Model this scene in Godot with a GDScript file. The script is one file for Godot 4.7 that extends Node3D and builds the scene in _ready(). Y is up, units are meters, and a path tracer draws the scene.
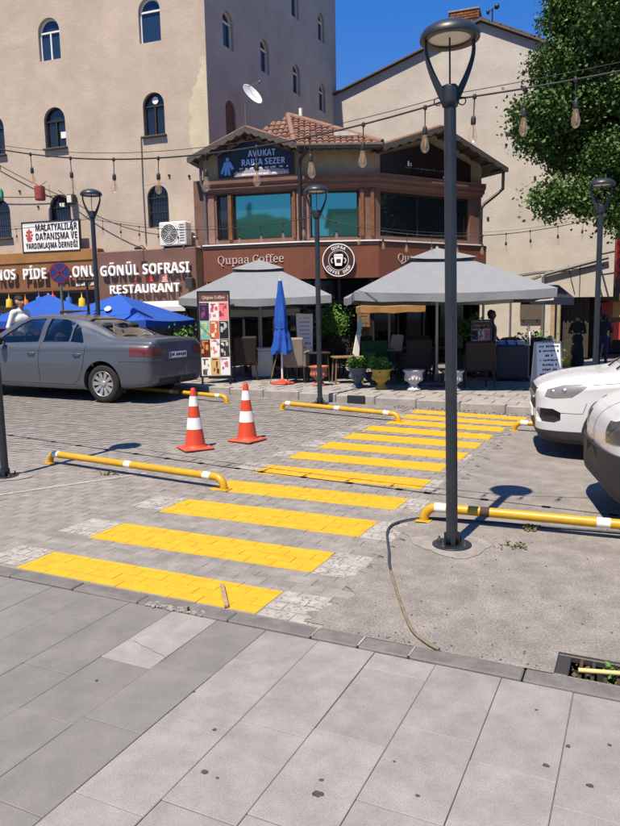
extends Node3D
# A sunny street corner: yellow zebra crossing on block paving, lamp posts, a corner coffee house, parked vehicles.
# World: x right, y up, z towards the camera. The street frame (u along the kerb, v across the road) is turned by STREET.

const STREET := deg_to_rad(25.8)
const EYE := 1.6
var KU := Vector3(cos(STREET), 0, sin(STREET))     # along the kerb, to the right
var KV := Vector3(sin(STREET), 0, -cos(STREET))    # across the road, away from the camera
var mats := {}
var names := {}
var rng := RandomNumberGenerator.new()


class Shape:
	var v := PackedVector3Array()
	var n := PackedVector3Array()
	var t := PackedVector2Array()
	var c := PackedColorArray()
	var col := Color(1, 1, 1)
	var xf := Transform3D()

	func put(p: Vector3, nn: Vector3, uv := Vector2.ZERO) -> void:
		v.append(xf * p); n.append((xf.basis * nn).normalized()); t.append(uv); c.append(col)

	func tri(a: Vector3, b: Vector3, d: Vector3) -> void:
		var nn := (b - a).cross(d - a)
		if nn.length_squared() < 1e-18: return
		nn = nn.normalized()
		put(a, nn); put(d, nn); put(b, nn)

	func tri_n(a: Vector3, b: Vector3, d: Vector3, na: Vector3, nb: Vector3, nd: Vector3) -> void:
		put(a, na); put(d, nd); put(b, nb)

	func quad(a: Vector3, b: Vector3, d: Vector3, e: Vector3) -> void:
		var nn := (b - a).cross(d - a) + (d - a).cross(e - a)
		if nn.length_squared() < 1e-18: return
		nn = nn.normalized()
		put(a, nn, Vector2(0, 1)); put(d, nn, Vector2(1, 0)); put(b, nn, Vector2(1, 1))
		put(a, nn, Vector2(0, 1)); put(e, nn, Vector2(0, 0)); put(d, nn, Vector2(1, 0))

	# box with optional chamfer; at = centre
	func box(at: Vector3, size: Vector3, bevel := 0.0, turn := Basis()) -> Shape:
		var h := size * 0.5
		var b := minf(bevel, minf(h.x, minf(h.y, h.z)) * 0.9)
		if b <= 0.0:
			var q := []
			for i in 8:
				q.append(at + turn * Vector3(h.x * (1 if i & 1 else -1), h.y * (1 if i & 2 else -1), h.z * (1 if i & 4 else -1)))
			quad(q[4], q[5], q[7], q[6]); quad(q[1], q[0], q[2], q[3]); quad(q[5], q[1], q[3], q[7])
			quad(q[0], q[4], q[6], q[2]); quad(q[6], q[7], q[3], q[2]); quad(q[0], q[1], q[5], q[4])
			return self
		for ax in 3:
			for s in [-1.0, 1.0]:
				var u := (ax + 1) % 3
				var w := (ax + 2) % 3
				var f := []
				for k in [[-1, -1], [1, -1], [1, 1], [-1, 1]]:
					var p := Vector3()
					p[ax] = s * h[ax]; p[u] = k[0] * (h[u] - b); p[w] = k[1] * (h[w] - b)
					f.append(at + turn * p)
				if s > 0: quad(f[0], f[1], f[2], f[3])
				else: quad(f[3], f[2], f[1], f[0])
				# edges of this face towards +-u
				for e in [-1.0, 1.0]:
					var p0 := Vector3(); var p1 := Vector3(); var p2 := Vector3(); var p3 := Vector3()
					p0[ax] = s * h[ax]; p0[u] = e * (h[u] - b); p0[w] = -(h[w] - b)
					p1 = p0; p1[w] = h[w] - b
					p2[ax] = s * (h[ax] - b); p2[u] = e * h[u]; p2[w] = h[w] - b
					p3 = p2; p3[w] = -(h[w] - b)
					if s * e > 0: quad(at + turn * p1, at + turn * p0, at + turn * p3, at + turn * p2)
					else: quad(at + turn * p0, at + turn * p1, at + turn * p2, at + turn * p3)
		for i in 8:
			var sx := 1.0 if i & 1 else -1.0
			var sy := 1.0 if i & 2 else -1.0
			var sz := 1.0 if i & 4 else -1.0
			var a := at + turn * Vector3(sx * h.x, sy * (h.y - b), sz * (h.z - b))
			var d := at + turn * Vector3(sx * (h.x - b), sy * h.y, sz * (h.z - b))
			var e := at + turn * Vector3(sx * (h.x - b), sy * (h.y - b), sz * h.z)
			if sx * sy * sz > 0: tri(a, d, e)
			else: tri(a, e, d)
		return self

	# box between two corner points
	func slab(a: Vector3, b: Vector3, bevel := 0.0) -> Shape:
		return box((a + b) * 0.5, (b - a).abs(), bevel)

	# bar of rectangular section from a to b
	func bar(a: Vector3, b: Vector3, w: float, d: float, up := Vector3.UP, bevel := 0.0) -> Shape:
		var z := (b - a).normalized()
		var x := up.cross(z)
		if x.length() < 1e-4: x = Vector3.RIGHT.cross(z)
		if x.length() < 1e-4: x = Vector3.FORWARD.cross(z)
		x = x.normalized()
		return box((a + b) * 0.5, Vector3(w, d, a.distance_to(b)), bevel, Basis(x, z.cross(x), z))

	# smooth tube through points
	func tube(pts: Array, rad, sides := 8, caps := true) -> Shape:
		var rings := []
		var k := pts.size()
		var side := Vector3.ZERO
		for i in k:
			var d: Vector3 = (pts[mini(i + 1, k - 1)] - pts[maxi(i - 1, 0)]).normalized()
			if side == Vector3.ZERO:
				side = d.cross(Vector3.UP if absf(d.y) < 0.9 else Vector3.RIGHT).normalized()
			else:
				side = (side - d * side.dot(d)).normalized()
			var up := d.cross(side)
			var r: float = rad[i] if rad is Array else rad
			var ring := PackedVector3Array()
			for j in sides:
				var a := TAU * j / sides
				ring.append(pts[i] + (side * cos(a) + up * sin(a)) * r)
			rings.append(ring)
		return loft(rings, caps)

	# rings of equal size, closed around; smooth normals
	func loft(rings: Array, caps := true, closed := true) -> Shape:
		var rows := rings.size()
		var cols: int = rings[0].size()
		var nn := []
		for i in rows:
			var line := PackedVector3Array()
			for j in cols:
				var l := (j - 1 + cols) % cols if closed else maxi(j - 1, 0)
				var r := (j + 1) % cols if closed else mini(j + 1, cols - 1)
				var du: Vector3 = rings[i][r] - rings[i][l]
				var dv: Vector3 = rings[mini(i + 1, rows - 1)][j] - rings[maxi(i - 1, 0)][j]
				var q := du.cross(dv)
				if q.length_squared() < 1e-16:
					q = du.cross(rings[mini(i + 1, rows - 1)][r] - rings[maxi(i - 1, 0)][r])
				line.append(q.normalized())
			nn.append(line)
		for i in rows - 1:
			for j in (cols if closed else cols - 1):
				var r := (j + 1) % cols
				tri_n(rings[i][j], rings[i][r], rings[i + 1][r], nn[i][j], nn[i][r], nn[i + 1][r])
				tri_n(rings[i][j], rings[i + 1][r], rings[i + 1][j], nn[i][j], nn[i + 1][r], nn[i + 1][j])
		if caps:
			for e in [0, rows - 1]:
				var m := Vector3.ZERO
				for p in rings[e]: m += p
				m /= cols
				for j in cols:
					if e == 0: tri(m, rings[e][(j + 1) % cols], rings[e][j])
					else: tri(m, rings[e][j], rings[e][(j + 1) % cols])
		return self

	# surface of revolution round the y axis through at; prof = [Vector2(r, y)]
	func lathe(prof: Array, seg := 16, at := Vector3.ZERO, caps := true, stretch := Vector2.ONE) -> Shape:
		var rings := []
		for p in prof:
			var ring := PackedVector3Array()
			for j in seg:
				var a := -TAU * j / seg
				ring.append(at + Vector3(cos(a) * p.x * stretch.x, p.y, sin(a) * p.x * stretch.y))
			rings.append(ring)
		return loft(rings, caps)

	# polygon (counter-clockwise in x,y) extruded from z0 to z1 (z1 > z0)
	func prism(poly: PackedVector2Array, z0: float, z1: float) -> Shape:
		if Geometry2D.is_polygon_clockwise(poly):
			poly = poly.duplicate(); poly.reverse()
		# Godot counts clockwise in a y-down frame; make it counter-clockwise in y-up
		var area := 0.0
		for i in poly.size():
			area += poly[i].cross(poly[(i + 1) % poly.size()])
		if area < 0: poly.reverse()
		var id := Geometry2D.triangulate_polygon(poly)
		for i in range(0, id.size(), 3):
			var a := poly[id[i]]; var b := poly[id[i + 1]]; var d := poly[id[i + 2]]
			if (b - a).cross(d - a) < 0:
				var s := b; b = d; d = s
			tri(Vector3(a.x, a.y, z1), Vector3(b.x, b.y, z1), Vector3(d.x, d.y, z1))
			tri(Vector3(a.x, a.y, z0), Vector3(d.x, d.y, z0), Vector3(b.x, b.y, z0))
		for i in poly.size():
			var a := poly[i]; var b := poly[(i + 1) % poly.size()]
			quad(Vector3(a.x, a.y, z0), Vector3(b.x, b.y, z0), Vector3(b.x, b.y, z1), Vector3(a.x, a.y, z1))
		return self

	func disc(at: Vector3, r: float, seg := 20, axis := Vector3.BACK) -> Shape:
		var x := axis.cross(Vector3.UP if absf(axis.y) < 0.9 else Vector3.RIGHT).normalized()
		var y := axis.cross(x)
		for j in seg:
			var a := TAU * j / seg; var b := TAU * (j + 1) / seg
			tri(at, at + (x * cos(a) + y * sin(a)) * r, at + (x * cos(b) + y * sin(b)) * r)
		return self

	func ball(at: Vector3, r: Vector3, seg := 10, rows := 7) -> Shape:
		var prof := []
		for i in rows + 1:
			var a := PI * i / rows - PI / 2
			prof.append(Vector2(maxf(cos(a), 0.001), sin(a)))
		var keep := xf
		xf = xf * Transform3D(Basis.from_scale(r), at)
		var k := n.size()
		lathe(prof, seg, Vector3.ZERO, false)
		xf = keep
		# normals of a stretched ball
		for i in range(k, n.size()):
			var loc := (xf.affine_inverse() * v[i] - at) / (r * r)
			n[i] = (xf.basis * loc).normalized()
		return self

	func mesh(m: Material = null) -> ArrayMesh:
		var a := []
		a.resize(Mesh.ARRAY_MAX)
		a[Mesh.ARRAY_VERTEX] = v; a[Mesh.ARRAY_NORMAL] = n; a[Mesh.ARRAY_TEX_UV] = t; a[Mesh.ARRAY_COLOR] = c
		var am := ArrayMesh.new()
		am.add_surface_from_arrays(Mesh.PRIMITIVE_TRIANGLES, a)
		if m: am.surface_set_material(0, m)
		return am


func S(t := Transform3D()) -> Shape:
	var s := Shape.new(); s.xf = t
	return s

func numbered(called: String) -> String:
	names[called] = names.get(called, -1) + 1
	return called if names[called] == 0 else "%s_%03d" % [called, names[called]]

func obj(called: String, s, m: Material, parent: Node = self, at := Transform3D()) -> MeshInstance3D:
	var o := MeshInstance3D.new()
	o.name = numbered(called) if parent == self else called
	o.mesh = s.mesh() if s is Shape else s
	o.material_override = m
	o.transform = at
	if called.ends_with("_print"): o.set_meta("kind", "stuff")
	parent.add_child(o, true)
	return o

func tag(o: Node, label: String, category: String, group := "", kind := "") -> Node:
	if label: o.set_meta("label", label)
	if category: o.set_meta("category", category)
	if group: o.set_meta("group", group)
	if kind: o.set_meta("kind", kind)
	return o

func thing(called: String, label: String, category: String, at := Transform3D(), group := "") -> Node3D:
	var o := Node3D.new()
	o.name = numbered(called)
	o.transform = at
	add_child(o, true)
	tag(o, label, category, group)
	return o

func node(called: String, parent: Node, at := Transform3D()) -> Node3D:
	var o := Node3D.new(); o.name = called; o.transform = at
	parent.add_child(o, true)
	return o

func copy(o: Node3D, at: Transform3D, label := "") -> Node3D:
	var c: Node3D = o.duplicate()
	var base := str(o.name)
	var re := RegEx.create_from_string("_\\d\\d\\d$")
	c.name = numbered(re.sub(base, ""))
	add_child(c, true)
	c.transform = at
	if label: c.set_meta("label", label)
	return c

func T(p: Vector3, yaw_deg := 0.0) -> Transform3D:
	return Transform3D(Basis(Vector3.UP, deg_to_rad(yaw_deg)), p)

# frame of a wall from ground point a to b (left to right seen from outside): x along it, y up, z out of the wall
func wall_frame(a: Vector2, b: Vector2, y := 0.0) -> Transform3D:
	var e := (b - a).normalized()
	var x := Vector3(e.x, 0, e.y)
	return Transform3D(Basis(x, Vector3.UP, x.cross(Vector3.UP)), Vector3(a.x, y, a.y))

# height of the street: it rises a little towards the far left
func lift(u: float, v: float) -> float:
	return smoothstep(4.0, 11.0, v) * clampf(-0.027 * (u + 0.5), -0.1, 0.28)

func uv(u: float, v: float, up := 0.0) -> Vector3:
	return KU * u + KV * v + Vector3(0, lift(u, v) + up, 0)

func height_at(x: float, z: float) -> float:
	var p := Vector3(x, 0, z)
	return lift(p.dot(KU), p.dot(KV))

func lin(r: float, g: float, b: float, a := 1.0) -> Color:
	var q := Color(r, g, b).linear_to_srgb()
	q.a = a
	return q

func mat(called: String, colour: Color, rough := 0.8, metal := 0.0, spec := 0.5) -> StandardMaterial3D:
	if mats.has(called): return mats[called]
	var m := StandardMaterial3D.new()
	m.resource_name = called
	m.albedo_color = colour
	m.roughness = rough
	m.metallic = metal
	m.metallic_specular = spec
	mats[called] = m
	return m

var texs := {}
func noise_tex(key: String, seed_: int, freq: float, oct: int, lo: Color, hi: Color, size := 512, kind := FastNoiseLite.TYPE_SIMPLEX_SMOOTH, mid := 0.5) -> NoiseTexture2D:
	if texs.has(key): return texs[key]
	var f := FastNoiseLite.new()
	f.seed = seed_; f.frequency = freq; f.fractal_octaves = oct; f.noise_type = kind
	f.fractal_gain = 0.72
	var nt := NoiseTexture2D.new()
	nt.width = size; nt.height = size; nt.seamless = true; nt.noise = f
	var g := Gradient.new()
	g.set_color(0, lo); g.set_color(1, hi)
	g.set_offset(0, mid - 0.4); g.set_offset(1, mid + 0.4)
	nt.color_ramp = g
	texs[key] = nt
	return nt

# grained matter: a colour broken up by coarse patches and fine grain, with a little relief, in world space
func grain(called: String, base: Color, spread := 0.25, coarse := 0.35, fine := 3.0, rough := 0.85, relief := 0.0, world := true, speck := -1.0, metal := 0.0) -> StandardMaterial3D:
	if mats.has(called): return mats[called]
	if speck < 0.0: speck = spread
	var m := mat(called, base, rough, metal)
	var lo := Color(1 - spread, 1 - spread, 1 - spread)
	m.albedo_texture = noise_tex("a%.2f" % spread, 7, 0.012, 5, lo, Color(1, 1, 1))
	m.uv1_triplanar = true
	m.uv1_world_triplanar = world
	m.uv1_scale = Vector3.ONE * coarse
	m.detail_enabled = true
	m.detail_albedo = noise_tex("d%.2f" % speck, 23, 0.16, 3, Color(1 - speck, 1 - speck, 1 - speck), Color(1, 1, 1), 512)
	m.detail_blend_mode = BaseMaterial3D.BLEND_MODE_MUL
	m.detail_uv_layer = BaseMaterial3D.DETAIL_UV_2
	m.uv2_triplanar = true
	m.uv2_world_triplanar = world
	m.uv2_scale = Vector3.ONE * fine
	if relief > 0.0:
		m.heightmap_enabled = true
		m.heightmap_texture = noise_tex("h", 5, 0.2, 3, Color.BLACK, Color.WHITE, 512)
		m.heightmap_scale = relief
	return m

func words(text: String, m: Material, parent: Node, at: Vector3, height: float, wide := 0.0, deep := 0.03, font := "Droid Sans", bold := true, called := "lettering") -> MeshInstance3D:
	var t := TextMesh.new()
	var sf := SystemFont.new()
	sf.font_names = [font]
	sf.font_weight = 700 if bold else 400
	t.font = sf
	t.text = text
	t.font_size = 48
	t.curve_step = 1.5
	# cap height is about 0.714 of the font size
	t.pixel_size = height / (48 * 0.714)
	t.depth = deep
	t.vertical_alignment = VERTICAL_ALIGNMENT_CENTER
	var o := MeshInstance3D.new()
	o.name = called
	o.mesh = t
	o.material_override = m
	parent.add_child(o, true)
	o.position = at
	if wide > 0.0:
		var w := t.get_aabb().size.x
		if w > 0.001: o.scale = Vector3(wide / w, 1, 1)
	return o


func _ready() -> void:
	rng.seed = 4711
	# ---- camera
	var cam = Camera3D.new()
	cam.name = "camera"
	cam.fov = 61.83
	cam.near = 0.05
	cam.far = 1500.0
	var pitch = deg_to_rad(7.8)
	var roll = deg_to_rad(1.1)
	var fw = Vector3(0, -sin(pitch), -cos(pitch))
	var dn = fw.cross(Vector3.RIGHT)
	var rt = Vector3.RIGHT * cos(roll) + dn * sin(roll)
	var dr = -Vector3.RIGHT * sin(roll) + dn * cos(roll)
	cam.transform = Transform3D(Basis(rt, -dr, -fw), Vector3(0, EYE, 0))
	add_child(cam)
	cam.current = true
	# ---- sky, exposure
	var sky_m = ProceduralSkyMaterial.new()
	sky_m.sky_top_color = Color(0.1, 0.34, 0.62)
	sky_m.sky_horizon_color = Color(0.66, 0.75, 0.85)
	sky_m.sky_curve = 0.085
	sky_m.ground_bottom_color = Color(0.3, 0.28, 0.26)
	sky_m.ground_horizon_color = Color(0.42, 0.44, 0.46)
	sky_m.sky_energy_multiplier = 1.0
	sky_m.sun_angle_max = 1.0
	var sky = Sky.new()
	sky.sky_material = sky_m
	var env = Environment.new()
	env.background_mode = Environment.BG_SKY
	env.sky = sky
	env.tonemap_mode = Environment.TONE_MAPPER_LINEAR
	env.tonemap_exposure = 1.85
	env.sdfgi_enabled = true
	env.ssao_enabled = true
	env.ssil_enabled = true
	var we = WorldEnvironment.new()
	we.name = "world_environment"
	we.environment = env
	add_child(we)
	# ---- sun: high, behind the camera's left shoulder
	var sun = DirectionalLight3D.new()
	sun.name = "sun"
	sun.light_energy = 1.4
	sun.light_color = Color(1.0, 0.945, 0.86)
	sun.light_angular_distance = 0.5
	sun.shadow_enabled = true
	add_child(sun)
	sun.look_at_from_position(Vector3.ZERO, Vector3(0.9, -3.36, -1.5))
	# ---- the place
	materials()
	street()
	near_pavement()
	far_pavement()
	tan_building()
	coffee_house()
	gable_building()
	lane_on_the_right()
	trees()
	lamps_and_lights()
	barriers_and_cones()
	await vehicles()
	terrace()
	restaurant_front()
	people()
	small_things()
	mirrored_side()


func materials() -> void:
	grain("paver a", lin(0.4, 0.37, 0.343), 0.2, 0.6, 1.6, 0.9, 0.12, true, 0.34)
	grain("paver b", lin(0.375, 0.347, 0.32), 0.2, 0.6, 1.6, 0.9, 0.12, true, 0.34)
	grain("paver c", lin(0.425, 0.395, 0.365), 0.2, 0.6, 1.6, 0.9, 0.12, true, 0.34)
	grain("joint sand", lin(0.33, 0.3, 0.272), 0.3, 0.9, 2.0, 1.0)
	grain("worn asphalt", lin(0.365, 0.335, 0.305), 0.2, 0.45, 0.75, 0.95, 0.06, true, 0.32)
	grain("concrete pale", lin(0.42, 0.39, 0.35), 0.25, 0.7, 6.0, 0.9, 0.2)
	grain("slab dark", lin(0.235, 0.225, 0.215), 0.12, 0.5, 1.8, 0.7, 0.05, true, 0.2)
	grain("slab dark b", lin(0.25, 0.24, 0.23), 0.12, 0.5, 1.8, 0.7, 0.05, true, 0.2)
	grain("slab light", lin(0.355, 0.332, 0.312), 0.14, 0.6, 1.7, 0.75, 0.05, true, 0.22)
	grain("slab light b", lin(0.34, 0.317, 0.297), 0.14, 0.6, 1.7, 0.75, 0.05, true, 0.22)
	grain("slab light c", lin(0.37, 0.348, 0.328), 0.14, 0.6, 1.7, 0.75, 0.05, true, 0.22)
	grain("kerb stone", lin(0.25, 0.235, 0.22), 0.22, 0.8, 1.6, 0.85, 0.1, true, 0.3)
	grain("kerb far", lin(0.46, 0.43, 0.4), 0.22, 0.6, 1.6, 0.9, 0.1)
	grain("paint yellow", lin(0.78, 0.43, 0.016), 0.1, 0.9, 1.8, 0.6, 0.05, true, 0.14)
	grain("paint white", lin(0.5, 0.475, 0.43), 0.2, 1.2, 2.0, 0.8, 0.05)
	grain("pipe yellow", lin(0.7, 0.39, 0.015), 0.14, 0.8, 5.0, 0.42, 0.0)
	mat("pipe white", lin(0.7, 0.68, 0.64), 0.5)
	grain("rust dark", lin(0.09, 0.05, 0.03), 0.3, 2.0, 9.0, 0.8)
	grain("lamp paint", lin(0.028, 0.036, 0.048), 0.2, 1.0, 6.0, 0.42)
	mat("lamp lens", lin(0.62, 0.6, 0.54), 0.4)
	mat("black", lin(0.012, 0.012, 0.013), 0.6)
	mat("black gloss", lin(0.012, 0.012, 0.013), 0.2)
	mat("hole", lin(0.006, 0.006, 0.006), 1.0, 0.0, 0.1)
	mat("steel", lin(0.4, 0.4, 0.4), 0.35, 0.9)
	mat("iron", lin(0.06, 0.058, 0.056), 0.6, 0.5)
	mat("white", lin(0.72, 0.72, 0.7), 0.5)
	mat("white plastic", lin(0.66, 0.66, 0.63), 0.4)
	mat("letter white", lin(0.78, 0.77, 0.74), 0.45)
	grain("stucco tan", lin(0.57, 0.475, 0.385), 0.13, 0.1, 0.5, 0.95, 0.4)
	grain("stucco patch", lin(0.66, 0.58, 0.42), 0.12, 0.2, 2.5, 0.95, 0.4)
	grain("stucco grey", lin(0.6, 0.555, 0.495), 0.12, 0.1, 0.5, 0.95, 0.4)
	grain("stucco cream", lin(0.5, 0.39, 0.24), 0.16, 0.3, 3.0, 0.95, 0.3)
	grain("stucco brown", lin(0.23, 0.115, 0.082), 0.18, 0.3, 3.0, 0.8, 0.2)
	grain("sign brown", lin(0.19, 0.062, 0.03), 0.1, 0.3, 2.0, 0.5)
	grain("sign taupe", lin(0.2, 0.105, 0.075), 0.12, 0.3, 2.0, 0.5)
	grain("wood orange", lin(0.34, 0.135, 0.035), 0.3, 0.8, 4.0, 0.55)
	grain("wood dark", lin(0.05, 0.028, 0.018), 0.3, 1.0, 5.0, 0.6)
	grain("wood light", lin(0.4, 0.25, 0.12), 0.3, 1.0, 5.0, 0.6)
	grain("roof trim", lin(0.13, 0.115, 0.1), 0.3, 0.8, 5.0, 0.8)
	grain("metal dark", lin(0.02, 0.022, 0.026), 0.2, 1.0, 5.0, 0.45)
	grain("pipe grey", lin(0.18, 0.18, 0.18), 0.2, 1.0, 5.0, 0.5)
	var g = mat("glass mirror", lin(0.12, 0.42, 0.36), 0.03, 0.9)
	g.metallic_specular = 0.6
	mat("glass dark", lin(0.012, 0.016, 0.02), 0.04, 0.0, 0.8)
	mat("glass blue", lin(0.02, 0.045, 0.09), 0.04, 0.25, 0.8)
	mat("frame white", lin(0.7, 0.7, 0.68), 0.45)
	grain("frame brown", lin(0.035, 0.022, 0.016), 0.3, 1.0, 6.0, 0.6)
	var cl = mat("car glass", Color(0.05, 0.06, 0.06, 0.22), 0.03, 0.0, 0.6)
	cl.transparency = BaseMaterial3D.TRANSPARENCY_ALPHA
	var bulb = mat("bulb glass", Color(0.85, 0.72, 0.55, 0.16), 0.04, 0.0, 0.6)
	bulb.transparency = BaseMaterial3D.TRANSPARENCY_ALPHA
	var clear = mat("clear glass", Color(0.8, 0.85, 0.85, 0.12), 0.03, 0.0, 0.3)
	clear.transparency = BaseMaterial3D.TRANSPARENCY_ALPHA
	var fab = grain("fabric grey", lin(0.235, 0.25, 0.27), 0.07, 0.5, 6.0, 0.95)
	fab.backlight_enabled = true
	fab.backlight = lin(0.04, 0.042, 0.045)
	var fw = grain("fabric white", lin(0.66, 0.65, 0.62), 0.08, 0.5, 6.0, 0.95)
	fw.backlight_enabled = true
	fw.backlight = lin(0.12, 0.115, 0.1)
	var fb = grain("fabric blue", lin(0.01, 0.095, 0.5), 0.12, 0.6, 6.0, 0.85)
	fb.backlight_enabled = true
	fb.backlight = lin(0.0, 0.02, 0.12)
	grain("fabric navy", lin(0.008, 0.014, 0.04), 0.15, 0.6, 6.0, 0.9)


# ------------------------------------------------------------------ road
var stripes = [   # v near, v far, left u, right u
	[3.105, 3.44, -3.69, -1.86], [3.78, 4.175, -3.70, -1.845], [4.56, 4.985, -3.655, -1.83], [5.34, 5.72, -3.67, -1.81],
	[6.08, 6.46, -3.61, -1.81], [6.83, 7.19, -3.60, -1.83], [7.47, 7.86, -3.52, -1.765], [8.13, 8.53, -3.475, -1.745],
	[8.77, 9.16, -3.44, -1.725], [9.4, 9.79, -3.33, -1.685], [9.98, 10.34, -3.30, -1.6], [10.54, 10.9, -3.31, -1.55]]
const PAVE_EDGE := -1.45

func sheet(s: Shape, u0: float, u1: float, v0: float, v1: float, up: float, step := 0.5) -> void:
	var nu = maxi(1, int(ceil((u1 - u0) / step)))
	var nv = maxi(1, int(ceil((v1 - v0) / step)))
	for i in nu:
		for j in nv:
			var a = lerpf(u0, u1, float(i) / nu); var b = lerpf(u0, u1, float(i + 1) / nu)
			var c = lerpf(v0, v1, float(j) / nv); var d = lerpf(v0, v1, float(j + 1) / nv)
			s.quad(uv(a, c, up), uv(b, c, up), uv(b, d, up), uv(a, d, up))

func street() -> void:
	# the land under everything
	var g = S()
	g.box(Vector3(0, -1.25, -100), Vector3(700, 2.0, 900))
	tag(obj("ground", g, grain("earth", lin(0.2, 0.18, 0.15), 0.3, 0.2, 2.0, 1.0)), "", "", "", "structure")
	# bed of the block paving: joint sand
	var road = node("road", self)
	names["road"] = 0
	tag(road, "", "", "", "structure")
	var s = S()
	sheet(s, -34, PAVE_EDGE, 3.08, 11.2, -0.0045)
	obj("joint_sand", s, mats["joint sand"], road)
	# worn asphalt on the right, with a hole for the gully; ragged left edge over the blocks
	s = S()
	sheet(s, PAVE_EDGE, -0.3, 3.08, 3.3, 0.003, 0.1)
	sheet(s, 0.42, 40, 3.08, 3.3, 0.003, 2.0)
	sheet(s, -0.3, 0.42, 3.08, 3.065, 0.003)
	sheet(s, PAVE_EDGE, 40, 3.3, 11.2, 0.003, 0.5)
	var ns = FastNoiseLite.new(); ns.seed = 3; ns.frequency = 2.2; ns.fractal_octaves = 4
	var v = 3.09
	var e0 = -0.2
	while v < 11.18:
		var v2 = v + 0.03
		var e1 = 0.1 + 0.16 * ns.get_noise_1d(v2) + 0.1 * ns.get_noise_2d(v2 * 4, 9.0)
		e1 = clampf(e1, 0.0, 0.4)
		if v > 3.09: s.quad(uv(PAVE_EDGE - e0, v, 0.003), uv(PAVE_EDGE + 0.001, v, 0.003), uv(PAVE_EDGE + 0.001, v2, 0.003), uv(PAVE_EDGE - e1, v2, 0.003))
		e0 = e1
		v = v2
	obj("worn_asphalt", s, mats["worn asphalt"], road)
	# loose grit and small stones swept to the kerb and over the worn surface
	for part in 2:
		s = S()
		for k in [420, 380][part]:
			var gu = rng.randf_range(-1.3, 2.5); var gv = 3.1 + pow(rng.randf(), 2.2) * 3.5
			if part == 1: gu = rng.randf_range(-3.8, 1.5); gv = 10.9 + rng.randf() * 0.28
			if gu > -0.32 and gu < 0.45 and gv < 3.33: continue
			var r = rng.randf_range(0.0025, 0.006) * (1.0 if part == 0 else 2.0)
			s.box(uv(gu, gv, 0.003 + r * 0.3), Vector3(r * 2, r, r * 1.6), r * 0.3, Basis(Vector3(rng.randfn(), 3, rng.randfn()).normalized(), rng.randf() * 3))
		tag(obj("grit", s, grain("grit", lin(0.3, 0.26, 0.22), 0.5, 8.0, 30.0, 1.0), road), "", "", "", "stuff")
	# block paving: 20 x 10 cm blocks in running bond along the kerb
	var lay = Basis(KU, Vector3.UP, -KV)
	var variants = []
	for k in 3:
		var b = S()
		b.box(Vector3(0, -0.03, 0), Vector3(0.1985, 0.06, 0.0985), 0.0025)
		variants.append(b.mesh())
	var vm = [mats["paver a"], mats["paver b"], mats["paver c"]]
	var rest = [S(), S(), S()]
	var near = []
	var rows = int((11.15 - 3.095) / 0.1)
	for r in rows:
		var vc = 3.095 + 0.05 + r * 0.1
		var off = 0.1 * (r % 2)
		var u = PAVE_EDGE - 0.1 - off
		while u > -12.5:
			var p = KU * u + KV * vc
			# only blocks that the camera could see
			if p.z < -2.6 and absf(p.x) < -p.z * 0.62 + 0.6:
				var cell = [u, vc, rng.randi() % 3, rng.randf_range(-0.0015, 0.0015), rng.randf_range(-0.006, 0.006)]
				near.append(cell)
			u -= 0.2
	near.sort_custom(func(x, y): return (KU * x[0] + KV * x[1]).length() < (KU * y[0] + KV * y[1]).length())
	for i in near.size():
		var q: Array = near[i]
		var at = uv(q[0], q[1], q[3])
		var turn = lay * Basis(Vector3.UP, q[4])
		if i < 290:
			var o = MeshInstance3D.new()
			o.name = "paving_block"
			o.mesh = variants[q[2]]; o.material_override = vm[q[2]]
			o.transform = Transform3D(turn, at)
			road.add_child(o, true)
		else:
			var far_ = at.length() > 9.0
			var rs: Shape = rest[q[2]]
			rs.xf = Transform3D(turn, at)
			var w = 0.0993; var d = 0.0493
			if far_:
				rs.quad(Vector3(-w, 0, d), Vector3(w, 0, d), Vector3(w, 0, -d), Vector3(-w, 0, -d))
			else:
				var bv = 0.0025
				var a = [Vector3(-w + bv, 0, d - bv), Vector3(w - bv, 0, d - bv), Vector3(w - bv, 0, -d + bv), Vector3(-w + bv, 0, -d + bv)]
				var b = [Vector3(-w, -0.01, d), Vector3(w, -0.01, d), Vector3(w, -0.01, -d), Vector3(-w, -0.01, -d)]
				rs.quad(a[0], a[1], a[2], a[3])
				for k in 4: rs.quad(b[k], b[(k + 1) % 4], a[(k + 1) % 4], a[k])
	for k in 3:
		rest[k].xf = Transform3D()
		tag(obj("paving_blocks", rest[k], vm[k], road), "", "", "", "stuff")
	paint(near)
	drain()

# paint follows the blocks: every block's top inside the marking is coated
func coat(s: Shape, blocks: Array, rect: Array, skew: float, flaky: bool) -> void:
	for q in blocks:
		if q[1] < rect[0] - 0.06 or q[1] > rect[1] + 0.06: continue
		if q[0] < rect[2] - 0.4 or q[0] > rect[3] + 0.4: continue
		var v0 = maxf(q[1] - 0.048, rect[0]); var v1 = minf(q[1] + 0.048, rect[1])
		if v1 - v0 < 0.004: continue
		var mid = (v0 + v1) * 0.5
		var sh = skew * (mid - rect[0])
		var u0 = maxf(q[0] - 0.098, rect[2] + sh); var u1 = minf(q[0] + 0.098, rect[3] + sh)
		if u1 - u0 < 0.004: continue
		if flaky:
			flakes(s, u0, u1, v0, v1, q[3])
			continue
		var up: float = 0.0018 + q[3]
		s.quad(uv(u0, v0, up), uv(u1, v0, up), uv(u1, v1, up), uv(u0, v1, up))
		for e in [[u0, v0, u1, v0], [u1, v0, u1, v1], [u1, v1, u0, v1], [u0, v1, u0, v0]]:
			s.quad(uv(e[0], e[1], -0.005), uv(e[2], e[3], -0.005), uv(e[2], e[3], up), uv(e[0], e[1], up))

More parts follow.
